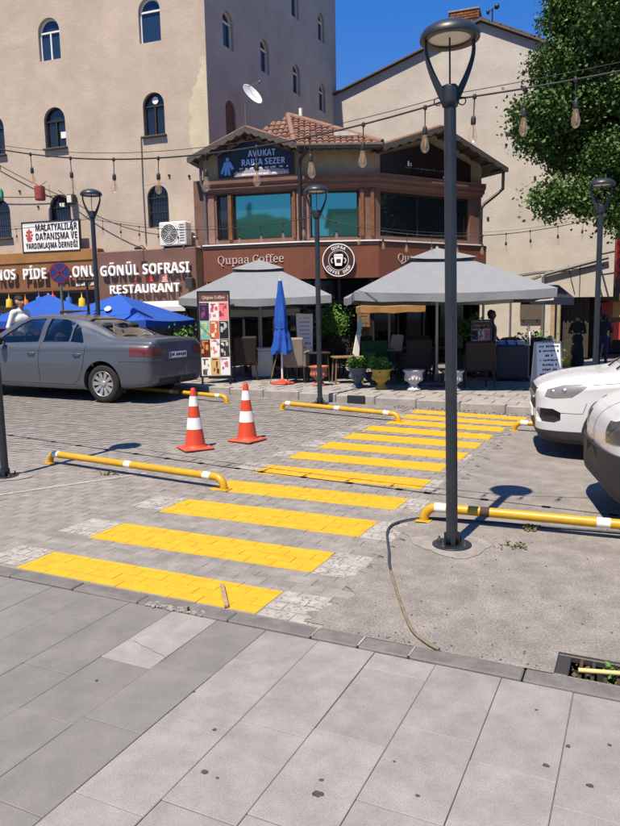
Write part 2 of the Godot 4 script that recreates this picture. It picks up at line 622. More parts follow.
var flake_fine = FastNoiseLite.new()
var flake_big = FastNoiseLite.new()
# worn paint: only flakes of it are left
func flakes(s: Shape, u0: float, u1: float, v0: float, v1: float, up: float) -> void:
	flake_fine.seed = 12; flake_fine.frequency = 9.0; flake_fine.fractal_octaves = 3
	flake_big.seed = 5; flake_big.frequency = 2.0
	var c = 0.011
	var nu = maxi(1, int((u1 - u0) / c)); var nv = maxi(1, int((v1 - v0) / c))
	for i in nu:
		for j in nv:
			var a = lerpf(u0, u1, float(i) / nu); var b = lerpf(u0, u1, float(i + 1) / nu)
			var d = lerpf(v0, v1, float(j) / nv); var e = lerpf(v0, v1, float(j + 1) / nv)
			var w = flake_fine.get_noise_2d(a * 3.0, d * 3.0) + 0.5 * flake_big.get_noise_2d(a * 2, d * 2)
			if w > -0.38:
				s.quad(uv(a, d, up + 0.0012), uv(b, d, up + 0.0012), uv(b, e, up + 0.0012), uv(a, e, up + 0.0012))

func paint(blocks: Array) -> void:
	var zebra = node("zebra_crossing", self)
	names["zebra_crossing"] = 0
	tag(zebra, "", "", "", "structure")
	for i in stripes.size():
		var r: Array = stripes[i]
		var s = S()
		# wavy hand-taped edges
		coat(s, blocks, r, 0.0, false)
		sheet(s, r[2] + 0.004, r[3] - 0.004, r[0] + 0.004, r[1] - 0.004, -0.0012 if i < 5 else 0.0037, 0.5)
		obj("stripe", s, mats["paint yellow"], zebra)
	# remains of the older white crossing beside the stripes: worn flakes
	for i in stripes.size():
		var r: Array = stripes[i]
		var wide: float = [0.34, 0.34, 0.33, 0.0, 0.3, 0.25, 0.26, 0.25, 0.22, 0.0, 0.2, 0.1][i]
		if wide > 0.0:
			var s = S()
			coat(s, blocks, [r[0] + 0.03, r[1] + 0.02, r[2] - wide, r[2] - 0.01], 0.0, true)
			if s.v.size(): obj("worn_white_paint", s, mats["paint white"], zebra)
		var wr: float = [0.34, 0.28, 0.26, 0.2, 0.12, 0.08, 0.06, 0.0, 0.0, 0.0, 0.0, 0.0][i]
		if wr > 0.0:
			var s = S()
			coat(s, blocks, [r[0] - 0.01, r[1] + 0.02, r[3] + 0.01, r[3] + wr], 0.0, true)
			if s.v.size(): obj("worn_white_paint", s, mats["paint white"], zebra)
	# white bay line at the left
	var s = S()
	var a = Vector2(-5.75, 3.95); var b = Vector2(-4.66, 5.66)
	var d = (b - a).normalized(); var w = Vector2(-d.y, d.x) * 0.03
	for k in 14:
		var p = a.lerp(b, k / 14.0); var q = a.lerp(b, (k + 0.97) / 14.0)
		s.quad(uv(p.x + w.x, p.y + w.y, 0.0035), uv(p.x - w.x, p.y - w.y, 0.0035), uv(q.x - w.x, q.y - w.y, 0.0035), uv(q.x + w.x, q.y + w.y, 0.0035))
	tag(obj("bay_line", s, mats["paint white"]), "", "", "", "structure")

func drain() -> void:
	var o = thing("drainage_channel", "narrow slotted drainage channel crossing the road under the yellow stripes", "drain")
	var pts = [Vector2(-12, 7.25), Vector2(-7.47, 6.66), Vector2(-3.54, 6.13), Vector2(-1.71, 5.96), Vector2(3.0, 5.62), Vector2(9, 5.5)]
	var s = S(); var holes = S()
	var run = 0.0
	for i in pts.size() - 1:
		var a: Vector2 = pts[i]; var b: Vector2 = pts[i + 1]
		var d = (b - a).normalized(); var w = Vector2(-d.y, d.x)
		var k = maxi(1, int(a.distance_to(b) / 0.5))
		for j in k:
			var p = a.lerp(b, float(j) / k); var q = a.lerp(b, float(j + 1) / k)
			var f = 0.011
			s.quad(uv(p.x - w.x * f, p.y - w.y * f, 0.0042), uv(q.x - w.x * f, q.y - w.y * f, 0.0042), uv(q.x + w.x * f, q.y + w.y * f, 0.0042), uv(p.x + w.x * f, p.y + w.y * f, 0.0042))
		var dist = 0.0
		while dist < a.distance_to(b):
			var c = a + d * dist
			var h = 0.034
			var e = 0.028
			holes = S()
			holes.quad(uv(c.x - d.x * h - w.x * e, c.y - d.y * h - w.y * e, 0.0052), uv(c.x + d.x * h - w.x * e, c.y + d.y * h - w.y * e, 0.0052), uv(c.x + d.x * h + w.x * e, c.y + d.y * h + w.y * e, 0.0052), uv(c.x - d.x * h + w.x * e, c.y - d.y * h + w.y * e, 0.0052))
			dist += 0.52
			if absf(c.x + 3.0) < 6.5: obj("inlet", holes, mats["hole"], o)
	obj("slot", s, mats["iron"], o)


# ------------------------------------------------------------------ pavements
func near_pavement() -> void:
	var p = node("pavement", self)
	names["pavement"] = 0
	tag(p, "", "", "", "structure")
	var s = S()
	s.quad(uv(-30, -12, -0.01), uv(30, -12, -0.01), uv(30, 2.97, -0.01), uv(-30, 2.97, -0.01))
	obj("bedding_mortar", s, mats["joint sand"], p)
	var lay = Basis(KU, Vector3.UP, -KV)
	# columns of slabs, 0.3 m wide, and the joints across them (v)
	var cuts = {-10: [2.66], -9: [2.19, 1.7], -8: [2.385, 1.9], -7: [2.45, 1.96], -6: [2.62, 2.12, 1.6], -5: [2.2, 1.69], -4: [2.8, 2.27, 1.75], -3: [2.43, 1.96], -2: [2.32, 1.82], -1: [2.2, 1.68], -11: [2.65, 2.15], -12: [2.4, 1.9], 0: [2.45, 1.95], 1: [2.3, 1.8]}
	var made = 0
	for c in range(-22, 12):
		var ul = -0.205 + (c + 1) * 0.3
		var marks: Array = [2.955]
		if cuts.has(c): marks.append_array(cuts[c])
		else: marks.append(2.955 - rng.randf_range(0.2, 0.5))
		while marks[-1] > -1.0: marks.append(marks[-1] - 0.5)
		for i in marks.size() - 1:
			var v1: float = marks[i]; var v0: float = marks[i + 1]
			var mid = KU * (ul + 0.15) + KV * (v0 + v1) * 0.5
			if mid.z > -0.2 or absf(mid.x) > -mid.z * 0.62 + 1.3: continue
			made += 1
			if made > 290: continue
			var b = S()
			var dz = rng.randf_range(-0.0018, 0.0012)
			var g = 0.0012
			b.box(Vector3(0, -0.03 + dz, 0), Vector3(0.3 - 2 * g, 0.06, (v1 - v0) - 2 * g), 0.0022)
			var dark = c <= -7
			if c == -8 and i == 0: dark = false
			var k = rng.randi() % 3
			var m: Material = mats[["slab dark", "slab dark b", "slab dark"][k]] if dark else mats[["slab light", "slab light b", "slab light c"][k]]
			obj("paving_slab", b, m, p, Transform3D(lay * Basis(Vector3.UP, rng.randf_range(-0.002, 0.002)), uv(ul + 0.15, (v0 + v1) * 0.5)))
	# flush kerb stones
	var us = [-6.6, -6.1, -5.6, -5.1, -4.6, -4.1, -3.585, -3.055, -2.56, -2.205, -1.95, -1.455, -1.2, -0.94, -0.42, 0.1, 0.6, 1.1, 1.6, 2.1, 2.6]
	for i in us.size() - 1:
		var b = S()
		var w: float = us[i + 1] - us[i]
		b.box(Vector3(0, -0.05 + rng.randf_range(0.0, 0.006), 0), Vector3(w - 0.006, 0.112, 0.112), 0.007)
		obj("kerb_stone", b, mats["kerb stone"], p, Transform3D(lay, uv((us[i] + us[i + 1]) * 0.5, 3.016)))
	# pale cement in two kerb joints, stains dropped on the slabs
	s = S()
	for q in [[-1.455, 2.0], [-1.2, 2.0], [-0.94, 1.2], [-2.2, 1.4]]:
		s.quad(uv(q[0] - 0.006, 2.965, 0.0088), uv(q[0] + 0.006, 2.965, 0.0088), uv(q[0] + 0.006, 3.07, 0.0088), uv(q[0] - 0.006, 3.07, 0.0088))
	obj("cement_joint", s, mats["concrete pale"], p)
	s = S()
	var sp = [[0.52, -0.93, 1.93, 0.017], [0.3, -1.35, 1.87, 0.012], [0, -0.62, 2.06, 0.008], [0, -0.25, 2.4, 0.012], [0, -0.19, 2.55, 0.009], [0, -0.95, 2.0, 0.008], [0, -0.48, 1.94, 0.013], [0, -1.46, 2.1, 0.008], [0, -1.29, 1.86, 0.006], [0, -1.7, 2.3, 0.007], [0, -0.1, 2.35, 0.012], [0, -0.75, 2.2, 0.006], [0, -2.16, 2.2, 0.007], [0, -0.05, 2.62, 0.007], [0, -0.33, 2.75, 0.006]]
	for q in sp:
		var pts = []
		for k in 11:
			var a = TAU * k / 11
			var r: float = q[3] * rng.randf_range(0.7, 1.2)
			pts.append(uv(q[1] + cos(a) * r * 1.1, q[2] + sin(a) * r, 0.0022))
		for k in 11: s.tri(uv(q[1], q[2], 0.0022), pts[k], pts[(k + 1) % 11])
	obj("gum_stains", s, grain("gum stain", lin(0.11, 0.1, 0.095), 0.3, 5, 20, 0.9), p)
	# crack across the pale slab and a crumbled cement edge by the kerb
	s = S()
	var a0 = Vector2(-2.265, 2.575); var a1 = Vector2(-2.0, 2.5)
	for k in 8:
		var b0 = a0.lerp(a1, k / 8.0) + Vector2(0, 0.004 * sin(k * 2.1)); var b1 = a0.lerp(a1, (k + 1) / 8.0) + Vector2(0, 0.004 * sin(k * 2.1 + 2.1))
		s.quad(uv(b0.x, b0.y, 0.0022), uv(b1.x, b1.y, 0.0022), uv(b1.x, b1.y + 0.0022, 0.0022), uv(b0.x, b0.y + 0.0022, 0.0022))
	obj("crack", s, mats["joint sand"], p)
	s = S()
	for k in 60:
		var c = Vector2(rng.randf_range(-2.5, -2.1), 2.975 + rng.randf_range(-0.03, 0.03))
		var r = rng.randf_range(0.004, 0.013)
		s.box(uv(c.x, c.y, 0.003 + r * 0.2), Vector3(r * 2, r * 0.8, r * 1.5), 0.002, Basis(Vector3.UP, rng.randf() * 3))
	tag(obj("cement_crumbs", s, mats["concrete pale"], p), "", "", "", "stuff")

func far_pavement() -> void:
	var p = node("far_pavement", self)
	names["far_pavement"] = 0
	tag(p, "", "", "", "structure")
	var lay = Basis(KU, Vector3.UP, -KV)
	var s = S()
	sheet(s, -34, 9, 11.33, 17.2, 0.122, 0.8)
	sheet(s, -34, -4.6, 17.2, 30, 0.122, 1.0)
	for q in [[-4.6, 17.2, 9.0, 17.2], [-4.6, 30.0, -4.6, 17.2]]:
		s.quad(uv(q[2], q[3], 0.122), uv(q[0], q[1], 0.122), uv(q[0], q[1], -0.3), uv(q[2], q[3], -0.3))
	obj("bedding_mortar", s, mats["joint sand"], p)
	# kerb stones
	var u = -16.0
	while u < 8.0:
		var b = S()
		b.box(Vector3(0, -0.02 + rng.randf_range(-0.004, 0.004), 0), Vector3(0.732, 0.31, 0.15), 0.014)
		obj("kerb_stone", b, mats["kerb far"], p, Transform3D(lay, uv(u + 0.37, 11.27)))
		u += 0.74
	# slabs of the first strip, the rest as one part
	var rest = S()
	var count = 0
	var v = 11.35
	var row = 0
	while v < 17.1:
		u = -15.0 - 0.2 * (row % 2)
		while u < 7.0:
			var mid = KU * (u + 0.2) + KV * (v + 0.2)
			if absf(mid.x) < -mid.z * 0.6:
				if v < 13.3 and count < 270:
					count += 1
					var b = S()
					b.box(Vector3(0, 0.1 + rng.randf_range(-0.003, 0.002), 0), Vector3(0.394, 0.06, 0.394), 0.006)
					obj("paving_slab", b, mats[["kerb far", "slab light c", "kerb far"][rng.randi() % 3]], p, Transform3D(lay, uv(u + 0.2, v + 0.2)))
				else:
					rest.xf = Transform3D(lay, uv(u + 0.2, v + 0.2))
					rest.quad(Vector3(-0.197, 0.13, 0.197), Vector3(0.197, 0.13, 0.197), Vector3(0.197, 0.13, -0.197), Vector3(-0.197, 0.13, -0.197))
			u += 0.4
		v += 0.4
		row += 1
	rest.xf = Transform3D()
	tag(obj("paving_slabs", rest, mats["kerb far"], p), "", "", "", "stuff")


# ------------------------------------------------------------------ buildings
# front of a wall w x h with openings [x0, x1, y0, y1, arched], jambs going in by deep
func wall_shape(w: float, h: float, y_from: float, holes: Array, deep := 0.16) -> Shape:
	var s = S()
	var xs = [0.0, w]; var ys = [y_from, h]
	for o in holes:
		xs.append(o[0]); xs.append(o[1]); ys.append(o[2]); ys.append(o[3])
	xs.sort(); ys.sort()
	for i in xs.size() - 1:
		for j in ys.size() - 1:
			var a: float = xs[i]; var b: float = xs[i + 1]; var c: float = ys[j]; var d: float = ys[j + 1]
			if b - a < 0.0005 or d - c < 0.0005: continue
			var mx = (a + b) * 0.5; var my = (c + d) * 0.5
			var inside = false
			for o in holes:
				if mx > o[0] and mx < o[1] and my > o[2] and my < o[3]: inside = true
			if not inside: s.quad(Vector3(a, c, 0), Vector3(b, c, 0), Vector3(b, d, 0), Vector3(a, d, 0))
	for o in holes:
		var path = arch(o[0], o[1], o[2], o[3], o[4])
		for i in path.size():
			var p: Vector2 = path[i]; var q: Vector2 = path[(i + 1) % path.size()]
			s.quad(Vector3(p.x, p.y, 0), Vector3(p.x, p.y, -deep), Vector3(q.x, q.y, -deep), Vector3(q.x, q.y, 0))
		if o[4]:
			# fill between the arch and its rectangle
			for i in path.size() - 1:
				var p: Vector2 = path[i]; var q: Vector2 = path[i + 1]
				if p.y < o[3] - (o[1] - o[0]) * 0.5 - 0.001 or q.y < o[3] - (o[1] - o[0]) * 0.5 - 0.001: continue
				s.quad(Vector3(q.x, q.y, 0), Vector3(p.x, p.y, 0), Vector3(p.x, o[3], 0), Vector3(q.x, o[3], 0))
	return s

func arch(x0: float, x1: float, y0: float, y1: float, arched: bool, k := 14) -> Array:
	if not arched: return [Vector2(x0, y0), Vector2(x1, y0), Vector2(x1, y1), Vector2(x0, y1)]
	var r = (x1 - x0) * 0.5
	var out = [Vector2(x0, y0), Vector2(x1, y0)]
	for i in k + 1:
		var a = PI * i / k
		out.append(Vector2((x0 + x1) * 0.5 + cos(a) * r, y1 - r + sin(a) * r))
	return out

func window(parent: Node, fr: Transform3D, o: Array, frame_m: Material, glass: Material, style := "cross", sill: Material = null, deep := 0.13) -> Node3D:
	var w = node("window", parent, fr)
	var path = arch(o[0] + 0.003, o[1] - 0.003, o[2] + 0.003, o[3] - 0.003, o[4])
	var poly = PackedVector2Array(path)
	var s = S()
	s.prism(poly, -deep - 0.012, -deep + 0.004)
	obj("pane", s, glass, w)
	var fs = S()
	var t = 0.045
	for i in path.size():
		var p: Vector2 = path[i]; var q: Vector2 = path[(i + 1) % path.size()]
		var mid: Vector2 = (p + q) * 0.5
		var inn = (Vector2((o[0] + o[1]) * 0.5, (o[2] + o[3]) * 0.45) - mid)
		var d = (q - p).normalized()
		var nn = Vector2(-d.y, d.x)
		if nn.dot(inn) < 0: nn = -nn
		var c0 = p + nn * t * 0.5; var c1 = q + nn * t * 0.5
		fs.bar(Vector3(c0.x, c0.y, -deep + 0.02), Vector3(c1.x, c1.y, -deep + 0.02), 0.04, t, Vector3.BACK)
	var xm: float = (o[0] + o[1]) * 0.5
	var spring: float = o[3] - (o[1] - o[0]) * 0.5 if o[4] else o[3] - 0.3
	if style != "none":
		fs.bar(Vector3(o[0] + 0.01, spring, -deep + 0.022), Vector3(o[1] - 0.01, spring, -deep + 0.022), 0.045, 0.055, Vector3.BACK)
	if style == "cross" or style == "open":
		fs.bar(Vector3(xm, o[2] + 0.01, -deep + 0.022), Vector3(xm, spring, -deep + 0.022), 0.045, 0.05, Vector3.BACK)
	obj("frame", fs, frame_m, w)
	if style == "open":
		var leaf = S(Transform3D(Basis(Vector3.UP, 1.1), Vector3(o[0] + 0.03, 0, -deep + 0.05)))
		var lw: float = (o[1] - o[0]) * 0.5 - 0.04
		for e in [[0.0, o[2] + 0.05, lw, o[2] + 0.05], [0.0, spring - 0.04, lw, spring - 0.04], [0.02, o[2] + 0.05, 0.02, spring - 0.04], [lw, o[2] + 0.05, lw, spring - 0.04]]:
			leaf.bar(Vector3(e[0], e[1], 0), Vector3(e[2], e[3], 0), 0.03, 0.035, Vector3.BACK)
		obj("open_leaf", leaf, frame_m, w)
	if style == "bars":
		var bs = S()
		for k in 8:
			var x = lerpf(o[0] + 0.04, o[1] - 0.04, k / 7.0)
			var top: float = spring + sqrt(maxf(0.0, pow((o[1] - o[0]) * 0.5, 2) - pow(x - xm, 2))) if o[4] else o[3]
			bs.tube([Vector3(x, o[2], -0.03), Vector3(x, top - 0.01, -0.03)], 0.008, 5)
		bs.tube([Vector3(o[0], spring, -0.03), Vector3(o[1], spring, -0.03)], 0.01, 5)
		bs.tube([Vector3(o[0], (spring + o[2]) * 0.5, -0.03), Vector3(o[1], (spring + o[2]) * 0.5, -0.03)], 0.01, 5)
		obj("iron_bars", bs, mats["metal dark"], w)
	if sill:
		var ss = S()
		ss.box(Vector3(xm, o[2] - 0.02, 0.01), Vector3(o[1] - o[0] + 0.1, 0.05, 0.18), 0.008)
		obj("sill", ss, sill, w)
	return w

func tan_building() -> void:
	var b = thing("apartment_building", "tall tan stucco apartment block with rows of arched windows, at the upper left", "building")
	var c0 = Vector2(-2.59, -19.5)
	var fl = Vector2(-21.38, -26.34)
	var sb = Vector2(1.255, -28.08)
	var front = wall_frame(fl, c0)
	var side = wall_frame(c0, sb)
	var top = 14.6
	var fh = []
	for col in [[0.9, 1.6], [4.35, 5.05], [7.75, 8.45], [11.15, 11.85], [12.36, 13.06], [14.57, 15.32], [17.97, 18.65]]:
		for y in [4.25, 6.72, 9.17, 11.6]:
			if col[0] == 11.15: continue
			fh.append([col[0], col[1], y, y + 1.15, true])
	var sh = []
	for x in [0.93, 3.14, 5.46, 7.7]:
		for y in [9.17, 11.6]: sh.append([x, x + 0.58, y, y + 0.98, true])
	sh.append([0.93, 1.51, 6.79, 7.77, true])
	obj("front_wall", wall_shape(20, top, 0, fh), mats["stucco tan"], b, front)
	obj("side_wall", wall_shape(9.4, top, 0, sh), mats["stucco tan"], b, side)
	# back and far side, flat roof
	var s = S()
	var d = sb - c0
	var bl = fl + d
	s.quad(Vector3(sb.x, 0, sb.y), Vector3(bl.x, 0, bl.y), Vector3(bl.x, top, bl.y), Vector3(sb.x, top, sb.y))
	s.quad(Vector3(bl.x, 0, bl.y), Vector3(fl.x, 0, fl.y), Vector3(fl.x, top, fl.y), Vector3(bl.x, top, bl.y))
	obj("rear_wall", s, mats["stucco tan"], b)
	s = S()
	s.quad(Vector3(fl.x, top, fl.y), Vector3(c0.x, top, c0.y), Vector3(sb.x, top, sb.y), Vector3(bl.x, top, bl.y))
	obj("roof", s, mats["concrete pale"], b)
	for o in fh:
		var row: float = o[2]
		if row > 9.0: window(b, front, o, mats["frame white"], mats["glass blue"], "single" if o[0] > 16 else "cross")
		elif row > 6: window(b, front, o, mats["frame brown"], mats["glass dark"], "open", mats["roof trim"])
		else: window(b, front, o, mats["frame brown"], mats["glass dark"], "bars", mats["roof trim"] if o[0] < 14 else null)
	for o in sh:
		if o[2] < 8.0:
			var w = node("blocked_window", b, side)
			var p = S()
			p.prism(PackedVector2Array(arch(o[0] + 0.002, o[1] - 0.002, o[2] + 0.002, o[3] - 0.002, true)), -0.1, -0.05)
			obj("infill", p, grain("infill", lin(0.24, 0.13, 0.1), 0.3, 0.8, 5, 0.95), w)
		else: window(b, side, o, mats["frame white"], mats["glass dark"], "single")
	# unfinished pale plaster along the corner
	var pp = PackedVector2Array()
	var ns = FastNoiseLite.new(); ns.seed = 31; ns.frequency = 1.3; ns.fractal_octaves = 4
	pp.append(Vector2(19.99, 6.1)); pp.append(Vector2(19.99, 8.6))
	for k in 30:
		var y = lerpf(8.6, 6.15, k / 29.0)
		var x = 19.86 - 0.42 * smoothstep(8.7, 7.2, y) + 0.16 * ns.get_noise_1d(y * 3.0)
		pp.append(Vector2(minf(x, 19.95), y))
	s = S()
	s.prism(pp, 0.001, 0.005)
	obj("plaster_patch", s, mats["stucco patch"], b, front)
	# paler cleaned plaster under a window, conduit, small fixings
	s = S()
	var q2 = PackedVector2Array([Vector2(17.9, 5.42), Vector2(17.9, 6.66), Vector2(18.62, 6.66), Vector2(18.66, 6.2), Vector2(18.6, 5.45)])
	s.prism(q2, 0.001, 0.003)
	obj("plaster_patch", s, grain("stucco tan b", lin(0.56, 0.46, 0.36), 0.12, 0.2, 2.2, 0.95, 0.3), b, front)
	s = S()
	s.tube([Vector3(17.87, 3.8, 0.02), Vector3(17.86, 5.5, 0.02), Vector3(17.88, 6.74, 0.02)], 0.016, 6)
	obj("conduit", s, mats["pipe grey"], b, front)
	s = S()
	s.tube([Vector3(15.46, 5.3, 0.02), Vector3(15.46, 5.8, 0.02)], 0.012, 6)
	obj("conduit", s, mats["pipe grey"], b, front)
	s = S()
	for p in [[19.35, 5.55], [18.72, 5.62], [13.5, 5.6], [14.15, 5.1], [16.05, 4.1], [12.8, 6.4]]:
		s.box(Vector3(p[0], p[1], 0.02), Vector3(0.06, 0.06, 0.05), 0.01)
	obj("fixing", s, mats["black"], b, front)
	# paper notices stuck in two windows
	s = S()
	s.slab(Vector3(15.07, 7.0, -0.1), Vector3(15.26, 7.18, -0.095))
	s.disc(Vector3(18.32, 7.68, -0.095), 0.1, 14)
	s.slab(Vector3(14.85, 5.05, -0.1), Vector3(15.05, 5.17, -0.095))
	obj("notice", s, mats["white"], b, front)


func sweep(path: Array, prof: Array, s: Shape, closed := false) -> void:
	# path: ground points (Vector2 x,z) left to right seen from outside; prof: [Vector2(out, y)] bottom to top
	var k = path.size()
	var rows = []
	for i in k:
		var a: Vector2 = path[maxi(i - 1, 0)]; var b: Vector2 = path[i]; var c: Vector2 = path[mini(i + 1, k - 1)]
		var d0 = (b - a).normalized() if i > 0 else (c - b).normalized()
		var d1 = (c - b).normalized() if i < k - 1 else d0
		var n0 = Vector2(-d0.y, d0.x); var n1 = Vector2(-d1.y, d1.x)
		var m = (n0 + n1).normalized()
		m /= maxf(0.3, m.dot(n0))
		var line = []
		for p in prof: line.append(Vector3(b.x + m.x * p.x, p.y, b.y + m.y * p.x))
		rows.append(line)
	for i in k - 1:
		for j in prof.size() - 1:
			s.quad(rows[i][j], rows[i + 1][j], rows[i + 1][j + 1], rows[i][j + 1])
	for e in [0, k - 1]:
		for j in range(1, prof.size() - 1):
			if e == 0: s.tri(rows[e][0], rows[e][j], rows[e][j + 1])
			else: s.tri(rows[e][0], rows[e][j + 1], rows[e][j])

func bargeboard(s: Shape, a: Vector3, b: Vector3, out: Vector3, drop := 0.2, teeth := 9) -> void:
	# board along a..b with a scalloped lower edge, 3 cm thick in direction out
	var k = teeth * 6
	var prev = []
	for i in k + 1:
		var t = float(i) / k
		var p = a.lerp(b, t)
		var low = p - Vector3(0, drop * (0.72 + 0.28 * absf(sin(PI * t * teeth))), 0)
		var now = [p, low, p - out * 0.03, low - out * 0.03]
		if i > 0:
			s.quad(prev[1], now[1], now[0], prev[0])
			s.quad(now[3], prev[3], prev[2], now[2])
			s.quad(prev[3], now[3], now[1], prev[1])
		prev = now

# curved clay tiles over a roof plane; poly in plane coordinates (x along the eave, y up the slope)
func tiles(parent: Node, o: Vector3, ex: Vector3, ey: Vector3, poly: PackedVector2Array, ms: Array) -> void:
	var tw = 0.15; var tl = 0.24
	var nn = ex.cross(ey).normalized()
	var tile = S()
	var rings = []
	for e in 2:
		var ring = PackedVector3Array()
		for j in 5:
			var a = PI * j / 4
			var w = 0.074 - 0.01 * e
			ring.append(Vector3(cos(a) * w, (0.27 * e), sin(a) * 0.036 + 0.026 * (1 - e) + 0.01))
		rings.append(ring)
	tile.loft(rings, false, false)
	# front lip
	for j in 4: tile.quad(rings[0][j] - Vector3(0, 0, 0.028), rings[0][j + 1] - Vector3(0, 0, 0.028), rings[0][j + 1], rings[0][j])
	var tm = tile.mesh()
	var mn = Vector2(1e9, 1e9); var mx = Vector2(-1e9, -1e9)
	for p in poly: mn = mn.min(p); mx = mx.max(p)
	var y = mn.y
	while y < mx.y:
		var x = mn.x
		while x < mx.x:
			var c = Vector2(x + tw * 0.5, y + tl * 0.4)
			if Geometry2D.is_point_in_polygon(c, poly):
				var bs = Basis(ex, ey, nn) * Basis(Vector3.BACK, rng.randf_range(-0.03, 0.03))
				obj("roof_tile", tm, ms[rng.randi() % ms.size()], parent, Transform3D(bs, o + ex * c.x + ey * y + nn * rng.randf_range(0.0, 0.012)))
			x += tw
		y += tl

func coffee_house() -> void:
	var b = thing("coffee_house", "two-storey brown corner coffee house with tiled roof and mirrored upper windows", "building")
	var cl = Vector2(-2.93, -18.62); var ca = Vector2(-0.1, -18.0); var cb = Vector2(1.75, -18.0); var cr = Vector2(4.86, -19.8)
	# the body ends a little before the roof overhang
	var re = (cr - cb).normalized()
	var crw = cb + re * 3.62
	var fl = wall_frame(cl, ca); var fc = wall_frame(ca, cb); var fr = wall_frame(cb, crw)
	var path = [cl + (cl - ca).normalized() * -0.28, ca, cb, crw]
	var back = crw + Vector2(0.35, -3.6)
	var bleft = cl + Vector2(0.7, -3.4)
	var s: Shape
	# upper storey walls with their openings
	var hl = [[0.62, 0.92, 3.66, 4.82, false], [1.05, 2.62, 3.66, 4.82, false]]
	var hc = [[0.2, 1.44, 3.64, 4.8, false]]
	var hr = [[0.16, 3.2, 3.66, 4.78, false]]
	obj("upper_wall", wall_shape(2.9, 5.2, 3.55, hl, 0.12), mats["stucco brown"], b, fl)
	obj("upper_wall", wall_shape(1.845, 5.2, 3.55, hc, 0.12), mats["stucco brown"], b, fc)
	obj("upper_wall", wall_shape(3.62, 5.2, 3.55, hr, 0.12), mats["stucco brown"], b, fr)
	# cream band under the eaves, with the gable triangles
	s = S(fl); s.prism(PackedVector2Array([Vector2(0.28, 5.18), Vector2(2.9, 5.18), Vector2(2.9, 5.74), Vector2(1.57, 6.24), Vector2(0.28, 5.72)]), -0.2, 0.0)
	obj("gable", s, mats["stucco cream"], b)
	s = S(fc); s.prism(PackedVector2Array([Vector2(0, 5.18), Vector2(1.845, 5.18), Vector2(1.845, 5.78), Vector2(0, 5.78)]), -0.2, 0.0)
	obj("frieze", s, mats["stucco cream"], b)
	s = S(fr); s.prism(PackedVector2Array([Vector2(0, 5.18), Vector2(3.62, 5.18), Vector2(3.62, 5.7), Vector2(1.86, 6.34), Vector2(0, 5.74)]), -0.2, 0.0)
	obj("gable", s, mats["stucco cream"], b)
	# moulded ledge that runs round above the windows
	s = S()
	sweep(path, [Vector2(0.0, 4.84), Vector2(0.05, 4.84), Vector2(0.07, 4.9), Vector2(0.13, 4.93), Vector2(0.13, 5.0), Vector2(0.18, 5.05), Vector2(0.18, 5.14), Vector2(0.2, 5.17), Vector2(0.0, 5.19)], s)
	obj("ledge", s, mats["stucco brown"], b)
	# sign band, with a white edging on top, and the ceiling of the ground floor
	s = S()
	sweep(path, [Vector2(0.0, 2.6), Vector2(0.22, 2.6), Vector2(0.22, 3.5), Vector2(0.0, 3.5)], s)
	obj("sign_band", s, mats["sign brown"], b)
	s = S()
	sweep(path, [Vector2(0.0, 3.503), Vector2(0.25, 3.503), Vector2(0.25, 3.535), Vector2(0.0, 3.56)], s)
	obj("white_edging", s, mats["white"], b)
	s = S()
	sweep(path, [Vector2(0.223, 3.43), Vector2(0.24, 3.43), Vector2(0.24, 3.47), Vector2(0.223, 3.47)], s)
	obj("dark_strip", s, mats["wood dark"], b)  # thin darker brown strip just below the white edging
	# windows: mirrored sheets in dark frames
	for q in [[fl, hl[0], "glass dark"], [fl, hl[1], "glass mirror"], [fc, hc[0], "glass mirror"]]:
		window(b, q[0], q[1], mats["frame brown"], mats[q[2]], "none")
	var wr = window(b, fr, hr[0], mats["frame brown"], mats["glass dark"], "none")
	s = S(); s.bar(Vector3(1.42, 3.66, -0.1), Vector3(1.42, 4.78, -0.1), 0.05, 0.05, Vector3.BACK)
	obj("mullion", s, mats["frame brown"], wr)
	# wooden posts between the windows and pink corner pilasters
	for q in [[fl, 0.985, 0.1], [fl, 2.7, 0.07], [fc, 1.52, 0.1], [fc, 1.78, 0.1]]:
		s = S(q[0]); s.box(Vector3(q[1], 4.24, 0.02), Vector3(q[2], 1.16, 0.06), 0.01)
		obj("wooden_post", s, mats["wood orange"], b)
	for q in [[fl, 2.82, 0.12], [fl, 0.44, 0.24], [fc, 0.1, 0.14]]:
		s = S(q[0]); s.box(Vector3(q[1], 4.2, 0.012), Vector3(q[2], 1.24, 0.03), 0.005)
		obj("pilaster", s, grain("pilaster pink", lin(0.33, 0.19, 0.15), 0.15, 0.4, 4, 0.9), b)
	# closed sides and back
	s = S()
	var ring = [crw, back, bleft, path[0]]
	for i in 3:
		var p: Vector2 = ring[i]; var q: Vector2 = ring[i + 1]
		s.quad(Vector3(p.x, 0, p.y), Vector3(q.x, 0, q.y), Vector3(q.x, 5.7, q.y), Vector3(p.x, 5.7, p.y))
	obj("outer_wall", s, mats["stucco grey"], b)
	# ceiling slab over the ground floor
	s = S()
	var cz = 2.75
	s.quad(Vector3(path[0].x, cz, path[0].y), Vector3(bleft.x, cz, bleft.y), Vector3(back.x, cz, back.y), Vector3(crw.x, cz, crw.y))
	s.tri(Vector3(path[0].x, cz, path[0].y), Vector3(crw.x, cz, crw.y), Vector3(ca.x, cz, ca.y))
	s.tri(Vector3(ca.x, cz, ca.y), Vector3(crw.x, cz, crw.y), Vector3(cb.x, cz, cb.y))
	obj("ceiling", s, mats["wood dark"], b)
	var tinted = mat("tinted glass", Color(0.03, 0.03, 0.03, 0.55), 0.04, 0.0, 0.3)
	tinted.transparency = BaseMaterial3D.TRANSPARENCY_ALPHA
